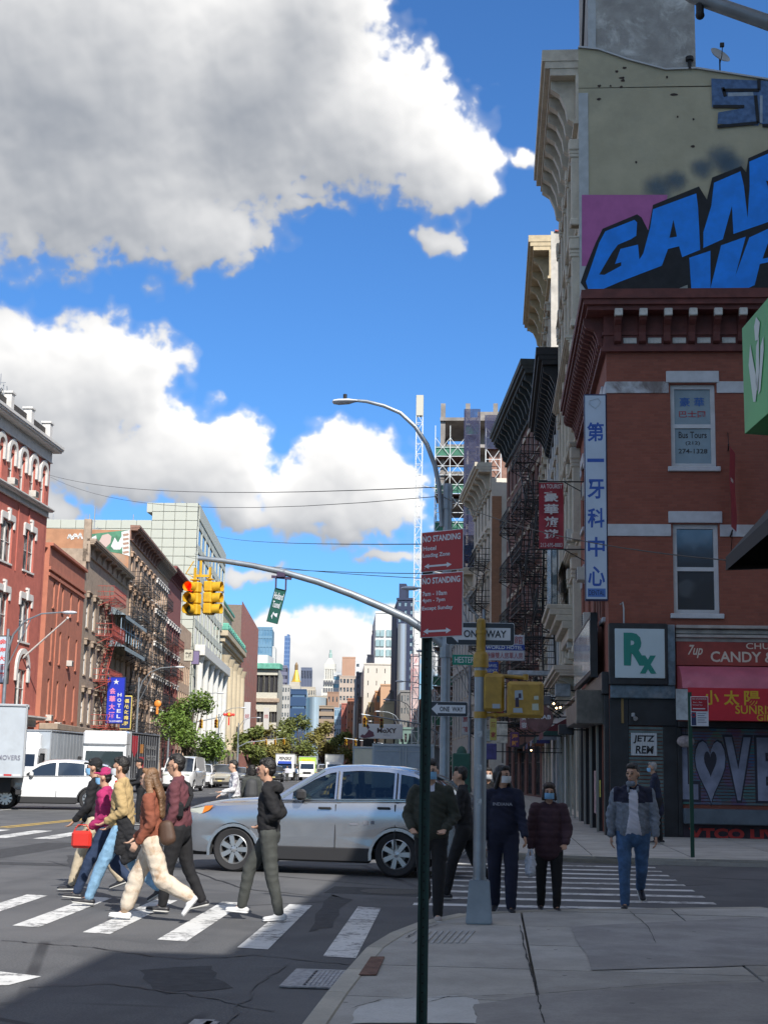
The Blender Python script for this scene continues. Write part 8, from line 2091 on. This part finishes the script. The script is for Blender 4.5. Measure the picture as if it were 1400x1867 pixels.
m=M(); m.poly([(3.3,yl,2.7),(4.2,yl,2.7),(4.2,yl,2.2),(3.3,yl,2.2)]); m.obj('orange_mark',mat('orange print',(.6,.25,.05),.5),t3); m=M(); m.poly([(3.2,yl,2.0),(4.4,yl,2.0),(4.4,yl,1.0),(3.2,yl,1.0)]); m.obj('red_mark',mat('red print',(.5,.03,.05)),t3)
for z,h in((2.55,.22),(1.95,.3)):
 o=text('FRESH DAILY' if h<.25 else 'FOOD TO GO',mat('grey white print',(.4,.4,.4),.5),t3,(6.2,yl-.012,z),height=h,width=2.6,bold=.03)
 # far lorries facing the camera
for(l,p0,p1,ptop,Y,box,txt,band)in(('white rental lorry with black italic lettering on its brow, leftmost of the three',506,540,1374,172,BOXW,('PENSKE',BLKINK),mat('blue lorry band',(.03,.08,.45),.5)),('lime green fronted lorry, middle of the three',548,579,1379,176,mat('lime lorry front',(.35,.60,.06),.5),('FRESH',YLET),None),('plain white lorry, rightmost of the three',596,629,1375,178,BOXW,None,None)):
 A,B=atY(p0,1400,Y),atY(p1,1400,Y); H_=atY(p0,ptop,Y).z; t=truck(l,((A.x+B.x)/2,Y-1.9,0),pi/2+BANG,w_=B.x-A.x,L=7,H=H_,boxm=box)
 if txt:o=text(txt[0],txt[1],t,(1.87,0,H_-.55),height=.42,width=1.6,shear=.3,bold=.03); o.rotation_euler=(0,0,-pi/2)
 if band:m=M(); m.box(.05,.09,-.8,.8,1.95,2.25); m.obj('front_band',band,t)
 else:pass
 # trucks seen from behind on the right
A=atY(679,1400,60); H8=atY(720,1356,60).z
t8=truck('blue grey box truck with double rear doors right behind the silver car',(A.x+1.25,68.5,0),-pi/2,w_=2.5,L=6.4,H=H8,zb=.8,boxm=mat('blue grey box',(.26,.29,.33),.45,.3,var=.08),rear=True)
A=atY(644,1400,74); t7=truck('cream box truck with black spray painted figures on its rear door',(A.x+1.15,82,0),-pi/2,w_=2.3,L=6,H=atY(660,1361,74).z,zb=.8,boxm=mat('cream box',(.62,.58,.46),.6,var=.05),rear=False)
xr_=1.9+6+.015; m=M()
def rp7(u,v):return(xr_,1.15-u*2.3,.9+v*2.2)
for a in range(20):
 a0,a1=2*pi*a/20,2*pi*(a+1)/20; m.bar(rp7(.27+.22*cos(a0),.35+.3*sin(a0)),rp7(.27+.22*cos(a1),.35+.3*sin(a1)),.02)
m.poly([rp7(.22,.15),rp7(.34,.18),rp7(.36,.38),rp7(.30,.50),rp7(.24,.42),rp7(.2,.3)]); m.poly([rp7(.05,.08),rp7(.16,.06),rp7(.14,.16),rp7(.06,.15)]); m.bar(rp7(.15,.9),rp7(.45,.88),.02); m.poly([rp7(.14,.74),rp7(.26,.8),rp7(.30,.7),rp7(.2,.66)])
m.obj('painted_figure',BLKINK,t7)
# --- people
def capsule(m,p0,p1,r0,r1,side=(0,1,0),n=10):
 """rounded limb from p0 to p1; r0, r1: (across, front-to-back) radii"""
 p0,p1=Vector(p0),Vector(p1); d=p1-p0; L=d.length
 d=d.normalized()if L>1e-6 else Vector((0,0,1)); s=Vector(side); s=s-d*s.dot(d)
 if s.length<.05:s=Vector((1,0,0))-d*d.x
 s.normalize(); u=d.cross(s)
 if not hasattr(r0,'__len__'):r0=(r0,r0)
 if not hasattr(r1,'__len__'):r1=(r1,r1)
 rings=[]
 for k in(0,1,2,3):a=pi/2*(1-k/3); e=sum(r0)/2; rings.append((p0-d*e*sin(a)*.9,max(.02,cos(a))*r0[0],max(.02,cos(a))*r0[1]))
 for k in(1,2):t=k/3; rings.append((p0+d*L*t,r0[0]+(r1[0]-r0[0])*t,r0[1]+(r1[1]-r0[1])*t))
 for k in(0,1,2,3):a=pi/2*k/3; e=sum(r1)/2; rings.append((p1+d*e*sin(a)*.9,max(.02,cos(a))*r1[0],max(.02,cos(a))*r1[1]))
 vs=[c+s*a*cos(2*pi*j/n)+u*b*sin(2*pi*j/n)for c,a,b in rings for j in range(n)]; K=len(rings)
 m.add(vs,[(i*n+j,i*n+(j+1)%n,(i+1)*n+(j+1)%n,(i+1)*n+j)for i in range(K-1)for j in range(n)]+[list(range(n))[::-1],list(range((K-1)*n,K*n))])
def skin_over(name,m,mt,voxel,parent,smooth=3,folds=0.0,fscale=9.0,quilt=0.0,seed=0,cut=None,qz=.085):
 """one continuous surface over a cluster of limbs"""
 o=m.obj(name,mt)
 r=o.modifiers.new('r','REMESH'); r.mode='VOXEL'; r.voxel_size=voxel
 s=o.modifiers.new('s','SMOOTH'); s.factor=.5; s.iterations=smooth
 me=bake(o,name,[mt])
 if folds or quilt:
  nv=len(me.vertices); co=np.empty(nv*3,np.float32); no=np.empty(nv*3,np.float32); me.vertices.foreach_get('co',co); me.vertices.foreach_get('normal',no); co=co.reshape(-1,3); no=no.reshape(-1,3)
  X,Y,Z=co[:,0],co[:,1],co[:,2]; dsp=np.zeros(nv,np.float32)
  if folds:
   a=_vnoise(X*fscale+seed*3.1+Y*4,Z*fscale*1.5+Y*fscale*.8,7+seed); b=_vnoise(X*fscale*2.3-Z*6,Y*fscale*2.1+Z*fscale*2.4+seed,17+seed)
   dsp+=folds*((1-2*np.abs(a))*.8+b*.45)
  if quilt:dsp+=quilt*(np.abs(np.sin(pi*Z/qz))**.5-.6)
  co+=no*dsp[:,None]; me.vertices.foreach_set('co',co.ravel())
 me.polygons.foreach_set('use_smooth',[True]*len(me.polygons)); me.update()
 return obj(name,me,parent)
HAIRK=mat('black hair',(.012,.010,.009),.5,bump=.5,bscale=60); HAIRB=mat('light brown long hair',(.16,.085,.04),.45,var=.4,vscale=7,bump=.6,bscale=50,damt=.6,dirt=(.33,.21,.12),dscale=3); HAIRG=mat('grey hair',(.28,.27,.26),.6)
SKIN1=mat('warm skin',(.47,.27,.18),.5,var=.06,vscale=9); SKIN2=mat('light skin',(.55,.34,.24),.5,var=.06,vscale=9)
MASKB=mat('blue face mask',(.22,.45,.68),.7); MASKW=mat('white face mask',(.6,.62,.64),.7); EYEM=mat('dark eye',(.02,.015,.012),.3); LIP=mat('lip',(.30,.10,.09),.5)
SOLEW=mat('white shoe',(.62,.62,.62),.5,var=.05); SHOEK=mat('dark shoe',(.02,.02,.024),.5); SOLE=mat('shoe sole',(.45,.45,.43),.7)
def cloth(name,c,v=.12,vs=6,**k):return mat(name,c,.85,var=v,vscale=vs,bump=.25,bscale=120,**k)
def person(label,px,foot_y,heading,h,legs,arms,top,bottom,shoes,hair,skin=SKIN1,mask=None,lean=3,head=(0,0),build=1.0,Y=None,ztop=0,hairstyle='short',coat_len=.0,loose=1.0,vox=.0105,group=None,puffy=0,bust=False,loc=None,trouser_loose=1.1,cap_=None,glasses=False,feet_z=0.0,hood=False,face=True,zones=None,zmats=()):
 k=h/1.75
 g=loc or(G(px,foot_y,feet_z)if Y is None else Vector((atY(px,1405,Y).x,Y,feet_z)))
 t=thing('person',label,'person',(g.x,g.y,0),radians(heading),group)
 B=build
 ln=radians(lean)
 def tor(x,y,z):
  zz=z-.93; return Vector(((x*cos(ln)+zz*sin(ln)),y,.93+zz*cos(ln)-x*sin(ln)))*k
 J={}
 for s,nm in((1,'L'),(-1,'R')):
  a,kn,ft=legs[nm]; a_,b_=radians(a),radians(a-kn)
  hip=Vector((0,s*.095*B**.5,.92))*k; knee=hip+Vector((sin(a_),s*.01,-cos(a_)))*.435*k; ank=knee+Vector((sin(b_),0,-cos(b_)))*.415*k
  fd=radians(ft); toe=ank+Vector((cos(fd)*.155,s*.02,sin(fd)*.155-.045))*k; heel=ank+Vector((-.05*cos(fd),0,-.05-.05*sin(fd)))*k
  J[nm]=(hip,knee,ank,toe,heel)
  sa,ab,el,tw=arms[nm]; sa_=radians(sa+lean); ab_=radians(ab)
  sh=tor(-.005,s*.172*B**.6,1.40); ud=Vector((sin(sa_)*cos(ab_),s*sin(ab_),-cos(sa_)*cos(ab_))).normalized(); elb=sh+ud*.285*k
  fa=sa_+radians(el); fdv=Vector((sin(fa),-s*sin(radians(tw))+s*sin(ab_)*.3,-cos(fa))).normalized(); wr=elb+fdv*.245*k
  J['a'+nm]=(sh,elb,wr,fdv)
 low=min(min(J[n][3].z-.022*k,J[n][4].z-.028*k)for n in 'LR'); dz=-low+feet_z
 if bust:dz=feet_z
 up=Vector((0,0,dz))
 for key in J:J[key]=tuple((v+up if(i<3 or len(J[key])==5)else v)for i,v in enumerate(J[key]))
 T=lambda x,y,z:tor(x,y,z)+up
# ---- body
 m=M(); hc=T(.025,0,1.608); yaw,nod=radians(head[0]),radians(head[1]); RH=Matrix.Rotation(yaw,3,'Z')@ Matrix.Rotation(nod,3,'Y')
 H=lambda x,y,z:hc+RH @(Vector((x,y,z))*k)
 hs=RH @ Vector((0,1,0))
 capsule(m,H(-.015,0,.03),H(-.005,0,.045),(.074*k,.092*k),(.070*k,.088*k),hs,14)
 capsule(m,H(.012,0,-.02),H(.028,0,-.075),(.064*k,.075*k),(.038*k,.046*k),hs,12)
 capsule(m,H(.075,0,.015),H(.098,0,-.018),.011*k,.014*k); capsule(m,H(.055,.028,.028),H(.055,-.028,.028),.026*k,.026*k); capsule(m,H(.072,.014,-.052),H(.072,-.014,-.052),.014*k,.014*k)
 for s in(1,-1):capsule(m,H(-.005,s*.076,.012),H(-.012,s*.082,-.018),(.012*k,.022*k),(.009*k,.014*k))
 capsule(m,T(-.005,0,1.43),H(-.01,0,-.05),.055*k*B**.4,.05*k,n=12)
 if not bust or True:
  capsule(m,T(0,0,.95),T(.0,0,1.2),(.12*k*B,.08*k*B),(.11*k*B,.075*k*B)); capsule(m,T(0,0,1.2),T(-.01,0,1.36),(.115*k*B,.075*k*B),(.085*k*B,.055*k*B))
 for s,nm in((1,'L'),(-1,'R')):
  sh,elb,wr,fd=J['a'+nm]; capsule(m,sh,elb,.038*k,.036*k); capsule(m,elb,wr,.038*k,.026*k)
  pw=fd.cross(Vector((0,0,1))); pw=(pw if pw.length>.3 else Vector((1,0,0))).normalized(); pn=pw.cross(fd).normalized()
  if abs(fd.z)>.8:pw=(Vector((1,0,0))-fd*fd.x).normalized(); pn=pw.cross(fd)
  palm=wr+fd*.085*k; capsule(m,wr+fd*.02*k,palm,(.026*k,.016*k),(.040*k,.016*k),pw)
  inw=pn if pn.y*s<0 else-pn
  for f in range(4):
   b0=palm+pw*(.030-.020*f)*k; l_=(.075,.085,.078,.06)[f]*k; mid=b0+fd*l_*.5+inw*.012*k; tip=mid+(fd*.55+inw*.7).normalized()*l_*.45
   capsule(m,b0,mid,.0105*k,.0098*k,n=6); capsule(m,mid,tip,.0095*k,.0082*k,n=6)
  th=wr+fd*.04*k+pw*.030*k; capsule(m,th,th+(fd*.8+pw*.6+inw*.35).normalized()*.055*k,.013*k,.0098*k,n=6)
  if not bust:hip,knee,ank,toe,heel=J[nm]; capsule(m,hip,knee,.070*k,.050*k); capsule(m,knee,ank,(.048*k,.052*k),.034*k); capsule(m,ank,ank+(toe-ank)*.3,.035*k,.03*k)
 skin_over('body',m,skin,vox,t,2)
# ---- trousers
 if not bust:
  m=M(); q=trouser_loose
  capsule(m,T(-.01,0,.90),T(0,0,1.02),(.165*k*B,.125*k*B),(.155*k*B,.115*k*B))
  for s,nm in((1,'L'),(-1,'R')):
   hip,knee,ank,toe,heel=J[nm]
   capsule(m,hip+Vector((-.01,0,0)),knee,(.092*k*B**.6*(.5+.5*q),.100*k*B**.6*(.5+.5*q)),.066*k*q); capsule(m,knee,ank+(knee-ank)*.06,.066*k*q,(.049*k*q if q<1.25 else .048*k));
   if q>=1.25:mid=knee+(ank-knee)*.78; capsule(m,knee,mid,.074*k*q,.060*k*q)
  skin_over('trousers',m,bottom,vox*1.15,t,3,folds=.0055*q,fscale=6.5,seed=int(px)%7)
  for s,nm in((1,'L'),(-1,'R')):
   hip,knee,ank,toe,heel=J[nm]; m=M(); d=(toe-heel); up_=Vector((-d.z,0,d.x)).normalized()if abs(d.x)>1e-4 else Vector((0,0,1))
   capsule(m,heel+up_*.028*k,toe+up_*.012*k,(.042*k,.034*k),(.040*k,.022*k),n=12); capsule(m,ank+Vector((0,0,-.02*k)),heel+d*.45+up_*.035*k,(.04*k,.04*k),(.038*k,.03*k),n=12)
   sh_=skin_over('shoe',m,shoes,.009,t,2)
   m=M(); capsule(m,heel+up_*.002*k,toe-up_*.006*k,(.046*k,.016*k),(.045*k,.013*k),n=12); o_=m.obj('sole',SOLE if shoes is SHOEK else SOLEW,sh_,smooth='all')
# ---- top
 m=M(); q=loose; pz=.018*puffy
 zb=.96-coat_len
 capsule(m,T(.0,0,zb+.03),T(.005,0,1.10),(.170*k*B*q,.125*k*B*q+pz),(.158*k*B*q,.122*k*B*q+pz),n=14)
 capsule(m,T(.005,0,1.10),T(.0,0,1.30),(.155*k*B*q,.118*k*B*q+pz),(.160*k*B*q,.108*k*B*q+pz),n=14)
 capsule(m,T(-.012,.145*B**.6,1.395),T(-.008,.03,1.44),.055*k,.062*k); capsule(m,T(-.012,-.145*B**.6,1.395),T(-.008,-.03,1.44),.055*k,.062*k); capsule(m,T(-.01,0,1.34),T(-.01,0,1.455),(.135*k,.090*k),(.066*k,.064*k))
 for s,nm in((1,'L'),(-1,'R')):
  sh,elb,wr,fd=J['a'+nm]; capsule(m,sh,elb,(.060*k*q+pz),(.053*k*q+pz)); capsule(m,elb,wr-fd*.01*k,.053*k*q+pz,.039*k*q+pz*.6)
 if hood:capsule(m,T(-.10,.04,1.42),T(-.10,-.04,1.42),.062*k,.062*k); capsule(m,T(.0,.07,1.45),T(-.08,.05,1.45),.03*k,.045*k); capsule(m,T(.0,-.07,1.45),T(-.08,-.05,1.45),.03*k,.045*k)
 else:capsule(m,T(.02,.05,1.455),T(-.05,.0,1.475),.022*k,.03*k); capsule(m,T(.02,-.05,1.455),T(-.05,0,1.475),.022*k,.03*k)
 jk=skin_over('jacket',m,top,vox*1.15,t,3,folds=.011 if not puffy else .004,seed=int(px)%5+1,quilt=.010*puffy)
 if zones:
  for z_ in zmats:jk.data.materials.append(z_)
  for p in jk.data.polygons:p.material_index=zones(p.center.x/k,p.center.y/k,(p.center.z-dz)/k)
# ---- hair, mask, face
 m=M()
 if hairstyle!='none':
  capsule(m,H(-.028,0,.050),H(-.022,0,.058),(.078*k,.090*k),(.074*k,.088*k),hs,14); capsule(m,H(-.055,0,.00),H(-.05,0,-.02),(.066*k,.05*k),(.055*k,.04*k),hs)
  capsule(m,H(.045,.03,.098),H(.045,-.03,.098),.030*k,.030*k)
  if hairstyle=='tall':capsule(m,H(.03,0,.11),H(-.03,0,.115),(.055*k,.03*k),(.06*k,.035*k),hs)
  if hairstyle=='bob':
   for s in(1,-1):capsule(m,H(-.01,s*.07,.04),H(-.005,s*.082,-.07),(.022*k,.05*k),(.025*k,.045*k),hs)
   capsule(m,H(-.06,0,.03),H(-.06,0,-.07),(.08*k,.05*k),(.075*k,.045*k),hs); capsule(m,H(.0,0,.09),H(-.02,0,.095),(.088*k,.06*k),(.088*k,.06*k),hs)
  if hairstyle=='long':
   capsule(m,H(-.065,0,.02),T(-.12,0,1.40),(.082*k,.05*k),(.095*k,.045*k)); capsule(m,T(-.12,0,1.40),T(-.125,.02,1.20),(.10*k,.04*k),(.07*k,.028*k))
   for s in(1,-1):capsule(m,H(.005,s*.072,.03),T(-.02,s*.105,1.40),(.02*k,.04*k),(.03*k,.045*k)); capsule(m,T(-.02,s*.105,1.40),T(.03,s*.11,1.22),(.028*k,.04*k),(.018*k,.025*k))
  skin_over('hair',m,hair,.0085,t,2,folds=.004,fscale=26,seed=3)
 if mask:
  m=M(); n=12
  vs=[H(.018+.092*cos(a)*(1-.25*(v>.9)*1),.068*sin(a),z)for z,v in((.004,0),(-.02,.3),(-.05,.6),(-.078,1))for a in[(-.45+.9*i/n)*pi for i in range(n+1)]]
  m.add(vs,[(r*(n+1)+i,r*(n+1)+i+1,(r+1)*(n+1)+i+1,(r+1)*(n+1)+i)for r in range(3)for i in range(n)]); m.poly([vs[i]for i in range(3*(n+1),4*(n+1))]); m.obj('face_mask',mask,t,smooth='all')
 if face:
  for s in(1,-1):
   m=M(); c=H(.084,s*.031,.012); m.ball(tuple(c),.0095*k,8,6,(1,1.4,.8)); m.obj('eye',EYEM,t); m=M(); m.bar(H(.088,s*.018,.034),H(.080,s*.046,.034),.008*k,.008*k); m.obj('eyebrow',hair if hair else HAIRK,t)
  if not mask:m=M(); m.bar(H(.087,.018,-.052),H(.087,-.018,-.052),.006*k,.008*k); m.obj('mouth',LIP,t)
 if cap_:
  m=M(); capsule(m,H(-.02,0,.065),H(-.018,0,.078),(.084*k,.098*k),(.074*k,.088*k),hs,14); capsule(m,H(.09,.03,.065),H(.09,-.03,.065),(.012*k,.055*k),(.012*k,.055*k),(0,0,1)); skin_over('cap',m,cap_,.008,t,2)
 if glasses:
  m=M()
  for s in(1,-1):
   for i in range(8):a0,a1=2*pi*i/8,2*pi*(i+1)/8; m.bar(H(.098,s*.031+.022*cos(a0),.012+.016*sin(a0)),H(.098,s*.031+.022*cos(a1),.012+.016*sin(a1)),.004)
   m.bar(H(.095,s*.054,.016),H(.0,s*.080,.016),.004)
  m.obj('glasses',BLACKM,t)
 t['dz']=0; del t['dz']
 return t,T,J,H
 # clothes
MAG=cloth('magenta quilted nylon',(.36,.02,.11)); KHA=cloth('khaki cotton',(.42,.30,.14)); BRN=cloth('rust brown knit',(.22,.065,.035)); MAR=cloth('maroon sweatshirt cloth',(.115,.035,.045))
BLKC=cloth('black cloth',(.008,.008,.010)); GRYT=cloth('charcoal trousers cloth',(.048,.052,.048)); JEAN=cloth('blue denim',(.05,.11,.22),.3,9); LJEAN=cloth('light blue denim',(.20,.36,.52),.25,9); DJEAN=cloth('dark denim',(.018,.035,.08)); BEIG=cloth('beige trousers cloth',(.50,.42,.30))
OLIV=cloth('olive bomber cloth',(.030,.034,.025)); NAVY=cloth('navy cotton',(.010,.014,.038)); PLUM=cloth('plum quilted nylon',(.055,.025,.035)); FLEE=cloth('blue grey fleece',(.17,.195,.235),.2,20); NAVYY=cloth('navy yoke nylon',(.012,.014,.035)); TEEW=cloth('white cotton',(.55,.55,.62),.05)
TIE=mat('tie dyed fleece',(.60,.52,.42),.9,var=.05,damt=.85,dirt=(.36,.22,.12),dscale=4.5,bump=.2,bscale=90); FLOR=mat('floral print cotton',(.55,.55,.56),.85,damt=1.0,dirt=(.16,.12,.18),dscale=11); REDBG=mat('red leather',(.55,.03,.02),.4)
walkL={'L':(24,4,5),'R':(-16,32,-28)}
# the four walkers and two half hidden behind them, crossing to the left
person('person in a black jacket and black cap with beige trousers, leftmost and half hidden',180,1620,180,1.70,{'L':(20,6,0),'R':(-14,25,-20)},{'L':(5,6,35,5),'R':(5,6,30,5)},BLKC,BEIG,SHOEK,HAIRK,cap_=BLKC,mask=MASKB,Y=18.3,vox=.013)
p1_,T,J,H=person('person in a magenta quilted jacket and magenta cap walking left with a small red bag',199,1634,180,1.60,walkL,{'L':(-18,6,70,12),'R':(-8,6,70,12)},MAG,DJEAN,SHOEK,HAIRK,cap_=MAG,mask=MASKB,Y=17.2,puffy=1.0,hairstyle='short')
bag=thing('handbag','small red handbag held at the waist by the walker in magenta','bag',tuple(p1_.matrix_basis @(J['aL'][2]+Vector((.03,.05,-.10))))); bag.location=p1_.location+Matrix.Rotation(pi,3,'Z')@(J['aL'][2]+Vector((.10,.05,-.14)))
m=M(); m.bbox(-.12,.12,-.04,.04,-.11,.09,.03); m.obj('bag_body',REDBG,bag); m=M(); m.tube([(-.1,0,.08),(-.05,0,.16),(.05,0,.16),(.1,0,.08)],.007,6); m.obj('strap',REDBG,bag)
p2_,T,J,H=person('man in a khaki jacket, light blue jeans and glasses walking to the left',229,1644,180,1.74,{'L':(26,6,6),'R':(-18,34,-30)},{'L':(-20,7,78,14),'R':(-12,6,60,10)},KHA,LJEAN,SHOEK,HAIRK,mask=MASKW,glasses=True,Y=16.5,hairstyle='tall',skin=SKIN1,loose=1.08)
m=M()
for a,b,r in(((.02,.16,1.06),(-.14,.18,.82),.07),((-.14,.18,.82),(-.20,.17,.60),.085),((-.06,.18,.95),(-.03,.18,.62),.06),((-.2,.17,.6),(-.08,.17,.52),.05)):capsule(m,a,b,(r*.45,r),(r*.5,r*1.1))
ct=thing('carried_coat','black coat hanging over the arm of the man in khaki','coat',tuple(p2_.location),pi); skin_over('cloth',m,BLKC,.012,ct,3,folds=.014,fscale=12)
p4_,T,J,H=person('stocky man in a maroon sweatshirt with a black shoulder strap, rightmost of the four walkers',330,1666,180,1.72,{'L':(10,4,4),'R':(-14,12,-14)},{'L':(-6,9,22,5),'R':(8,6,25,5)},MAR,BLKC,SHOEK,HAIRK,Y=15.9,build=1.14,glasses=True,hairstyle='tall',loose=1.05)
m=M(); pts=[T(.14,.10,1.14),T(.135,.04,1.25),T(.10,-.03,1.36),T(.02,-.09,1.475),T(-.10,-.07,1.42),T(-.165,.04,1.28),T(-.13,.15,1.16),T(-.02,.205,1.12),T(.10,.15,1.12),T(.14,.10,1.14)]
for a,b in zip(pts,pts[1:]):m.bar(a,b,.045,.012)
m.bbox(-.09,.09,.15,.24,1.02,1.20,.03); m.obj('shoulder_bag',BLKC,p4_)
p3_,T,J,H=person('woman with long light brown hair in a rust brown sweater and cream tie-dyed trousers',284,1676,180,1.62,{'R':(24,6,4),'L':(-20,42,-52)},{'L':(-16,7,48,8),'R':(0,6,45,6)},BRN,TIE,SOLEW,HAIRB,skin=SKIN2,hairstyle='long',Y=15.0,trouser_loose=1.32,loose=1.08,lean=4)
hb=thing('carried_coat','small dark brown bag hanging behind the woman in the rust brown sweater','bag',tuple(p3_.location),pi); m=M(); capsule(m,(-.17,.14,.98),(-.20,.15,.84),(.04,.08),(.05,.09)); skin_over('cloth',m,mat('brown leather',(.07,.035,.02),.6),.012,hb,2)
person('man in a black hoodie, grey trousers and white sneakers with hands in his pocket',494,1672,180,1.70,{'L':(-8,6,-4),'R':(30,20,4)},{'L':(-28,9,84,40),'R':(-28,9,84,40)},BLKC,GRYT,SOLEW,HAIRK,Y=15.4,hood=True,hairstyle='tall',lean=2,loose=1.05,build=.95)
# the corner group
kz=.0
person('man in an olive bomber jacket, black trousers and pale shoes behind the green post',787,1674,-95,1.71,{'L':(10,4,6),'R':(-20,28,-25)},{'L':(-12,18,66,26),'R':(-12,18,66,26)},OLIV,BLKC,mat('pale suede shoe',(.40,.36,.33),.8),HAIRK,mask=MASKB,Y=15.6,loose=1.2,zones=lambda x,y,z:1 if(x>.03 and abs(y)<.045 and z>1.40)else 0,zmats=(TEEW,),hairstyle='tall',skin=SKIN2)
person('person in dark clothes mostly hidden behind the grey signal pole',846,1640,175,1.68,{'L':(18,8,0),'R':(-20,20,-20)},{'L':(0,8,45,6),'R':(8,8,45,6)},BLKC,BLKC,SHOEK,HAIRK,Y=18.4,vox=.013)
pA_,TA,JA,HA=person('woman with long black hair in a navy sweatshirt turning to her left',917,1664,-92,1.67,{'L':(6,3,4),'R':(-8,8,-8)},{'L':(6,10,24,-6),'R':(-4,7,8,0)},NAVY,NAVY,SHOEK,HAIRK,mask=MASKW,Y=16.7,head=(52,0),hairstyle='long',loose=1.12,trouser_loose=1.22)
o=text('INDIANA',mat('dull white print',(.30,.32,.38),.7),pA_,(0,0,0),height=.035,width=.22,bold=.02); c=TA(.165,0,1.29); o.location=c; o.rotation_euler=(0,0,pi/2)
pB_,TB,JB,HB_=person('short woman in a plum quilted jacket and blue mask holding a shopping bag',1000,1658,-88,1.47,{'L':(4,2,2),'R':(-5,5,-4)},{'L':(0,14,40,14),'R':(-2,12,12,0)},PLUM,BLKC,SHOEK,mat('dark brown hair',(.03,.018,.012),.6),mask=MASKB,Y=17.0,puffy=1.0,coat_len=.14,build=1.08,hairstyle='bob',loose=1.08)
bg=thing('plastic_bag','white plastic shopping bag hanging between the two women at the corner','bag',(atY(966,1500,16.75).x,16.7,atY(966,1602,16.75).z)); hgt=atY(966,1548,16.75).z-bg.location.z
m=M(); capsule(m,(0,0,.09),(0,0,hgt*.62),(.095,.06),(.06,.04)); capsule(m,(-.05,0,hgt*.5),(-.015,0,hgt*.98),.02,.012); capsule(m,(.05,0,hgt*.5),(.015,0,hgt*.98),.02,.012); skin_over('bag_body',m,mat('white plastic film',(.50,.53,.60),.4,bump=.6,bscale=25),.008,bg,2,folds=.010,fscale=20)
pC_,TC,JC,HC=person('stocky man in a blue grey fleece with navy shoulders over a white shirt and jeans',1152,1658,-92,1.72,{'R':(8,4,4),'L':(-16,34,-30)},{'L':(2,14,12,4),'R':(-8,14,10,4)},FLEE,JEAN,SHOEK,HAIRK,Y=17.5,build=1.2,head=(-28,0),hairstyle='tall',loose=1.08,skin=SKIN1,vox=.0085,
zones=lambda x,y,z:1 if(x>.02 and abs(y)<.052+.03*(z<1.15)*(1.15-z)*6 and z<1.43)else(2 if(z>1.27+.05*(x>0)*abs(y)and abs(y)<.23)else 0),zmats=(TEEW,NAVYY))
m=M()
for s in(1,-1):capsule(m,TC(.10,s*.055,1.42),TC(-.05,s*.055,1.49),(.018,.03),(.018,.03))
capsule(m,HC(.055,.03,-.105),HC(.055,-.03,-.105),.035,.035); skin_over('collar',m,FLEE,.01,pC_,2)
person('grey haired old man in a long dark coat by the corner shutter',1196,1540,175,1.74,{'L':(4,4,0),'R':(-4,2,0)},{'L':(8,5,50,10),'R':(8,5,50,10)},NAVY,BLKC,SHOEK,HAIRG,mask=MASKB,Y=31.6,coat_len=.3,vox=.018,lean=6,feet_z=.12)
person('person in black with a white mask walking behind the navy sweatshirt woman',890,1520,-90,1.66,{'L':(6,4,2),'R':(-8,8,-6)},{'L':(0,10,10,0),'R':(0,10,10,0)},BLKC,BLKC,SHOEK,HAIRK,mask=MASKW,Y=25.0,vox=.018)
# beyond the car
person('man in a floral print short sleeved shirt beyond the silver car',430,1540,200,1.72,{'L':(8,4,2),'R':(-8,8,-6)},{'L':(6,8,70,8),'R':(0,8,60,0)},FLOR,GRYT,SHOEK,HAIRK,Y=30.5,vox=.016,skin=SKIN2,hairstyle='tall')
pk_,Tk,Jk,Hk=person('person in grey with a big dark backpack beyond the silver car',460,1540,100,1.62,{'L':(8,4,2),'R':(-8,8,-6)},{'L':(6,8,20,0),'R':(0,8,20,0)},GRYT,BLKC,SHOEK,HAIRK,Y=31.5,vox=.018,hairstyle='bob')
m=M(); capsule(m,Tk(-.20,0,1.05),Tk(-.19,0,1.32),(.15,.10),(.13,.085)); skin_over('backpack',m,mat('dark grey backpack nylon',(.04,.042,.045),.7),.015,pk_,2)
person('person dressed in black with red gloves standing beyond the four walkers',258,1480,200,1.74,{'L':(5,4,2),'R':(-5,4,0)},{'L':(6,12,70,8),'R':(0,12,60,0)},BLKC,BLKC,SHOEK,HAIRK,Y=38,vox=.022,cap_=BLKC)
for i,(px,Y,c,l)in enumerate(((452,128,BLKC,'black'),(470,136,MAR,'maroon'),(398,118,NAVY,'navy'),(489,150,KHA,'khaki'),(540,158,JEAN,'blue'),(524,150,TEEW,'white'))):
 person('tiny distant pedestrian in %s on the avenue'%l,px,1430,(180,0,-90)[i%3],1.72,{'L':(10,4,2),'R':(-10,8,-6)},{'L':(6,8,20,0),'R':(0,8,20,0)},c,GRYT,SHOEK,HAIRK,Y=Y,vox=.04,group='distant pedestrians',face=False)
 # the driver of the silver car
loc_=silver.matrix_basis @ Vector((2.48,-.36,0))
Mx=Matrix.LocRotScale(silver.location,silver.rotation_euler,silver.scale); loc_=Mx @ Vector((2.50,-.36,0))
person('driver with black hair and a blue mask behind the wheel of the silver car',600,0,180+math.degrees(hd),1.70,{'L':(80,80,0),'R':(80,80,0)},{'L':(40,8,40,0),'R':(40,8,40,0)},NAVY,BLKC,SHOEK,HAIRK,mask=MASKB,loc=Vector((loc_.x,loc_.y,0)),feet_z=-.36,bust=True,vox=.012)
bpy.data.scenes.remove(SIDE)
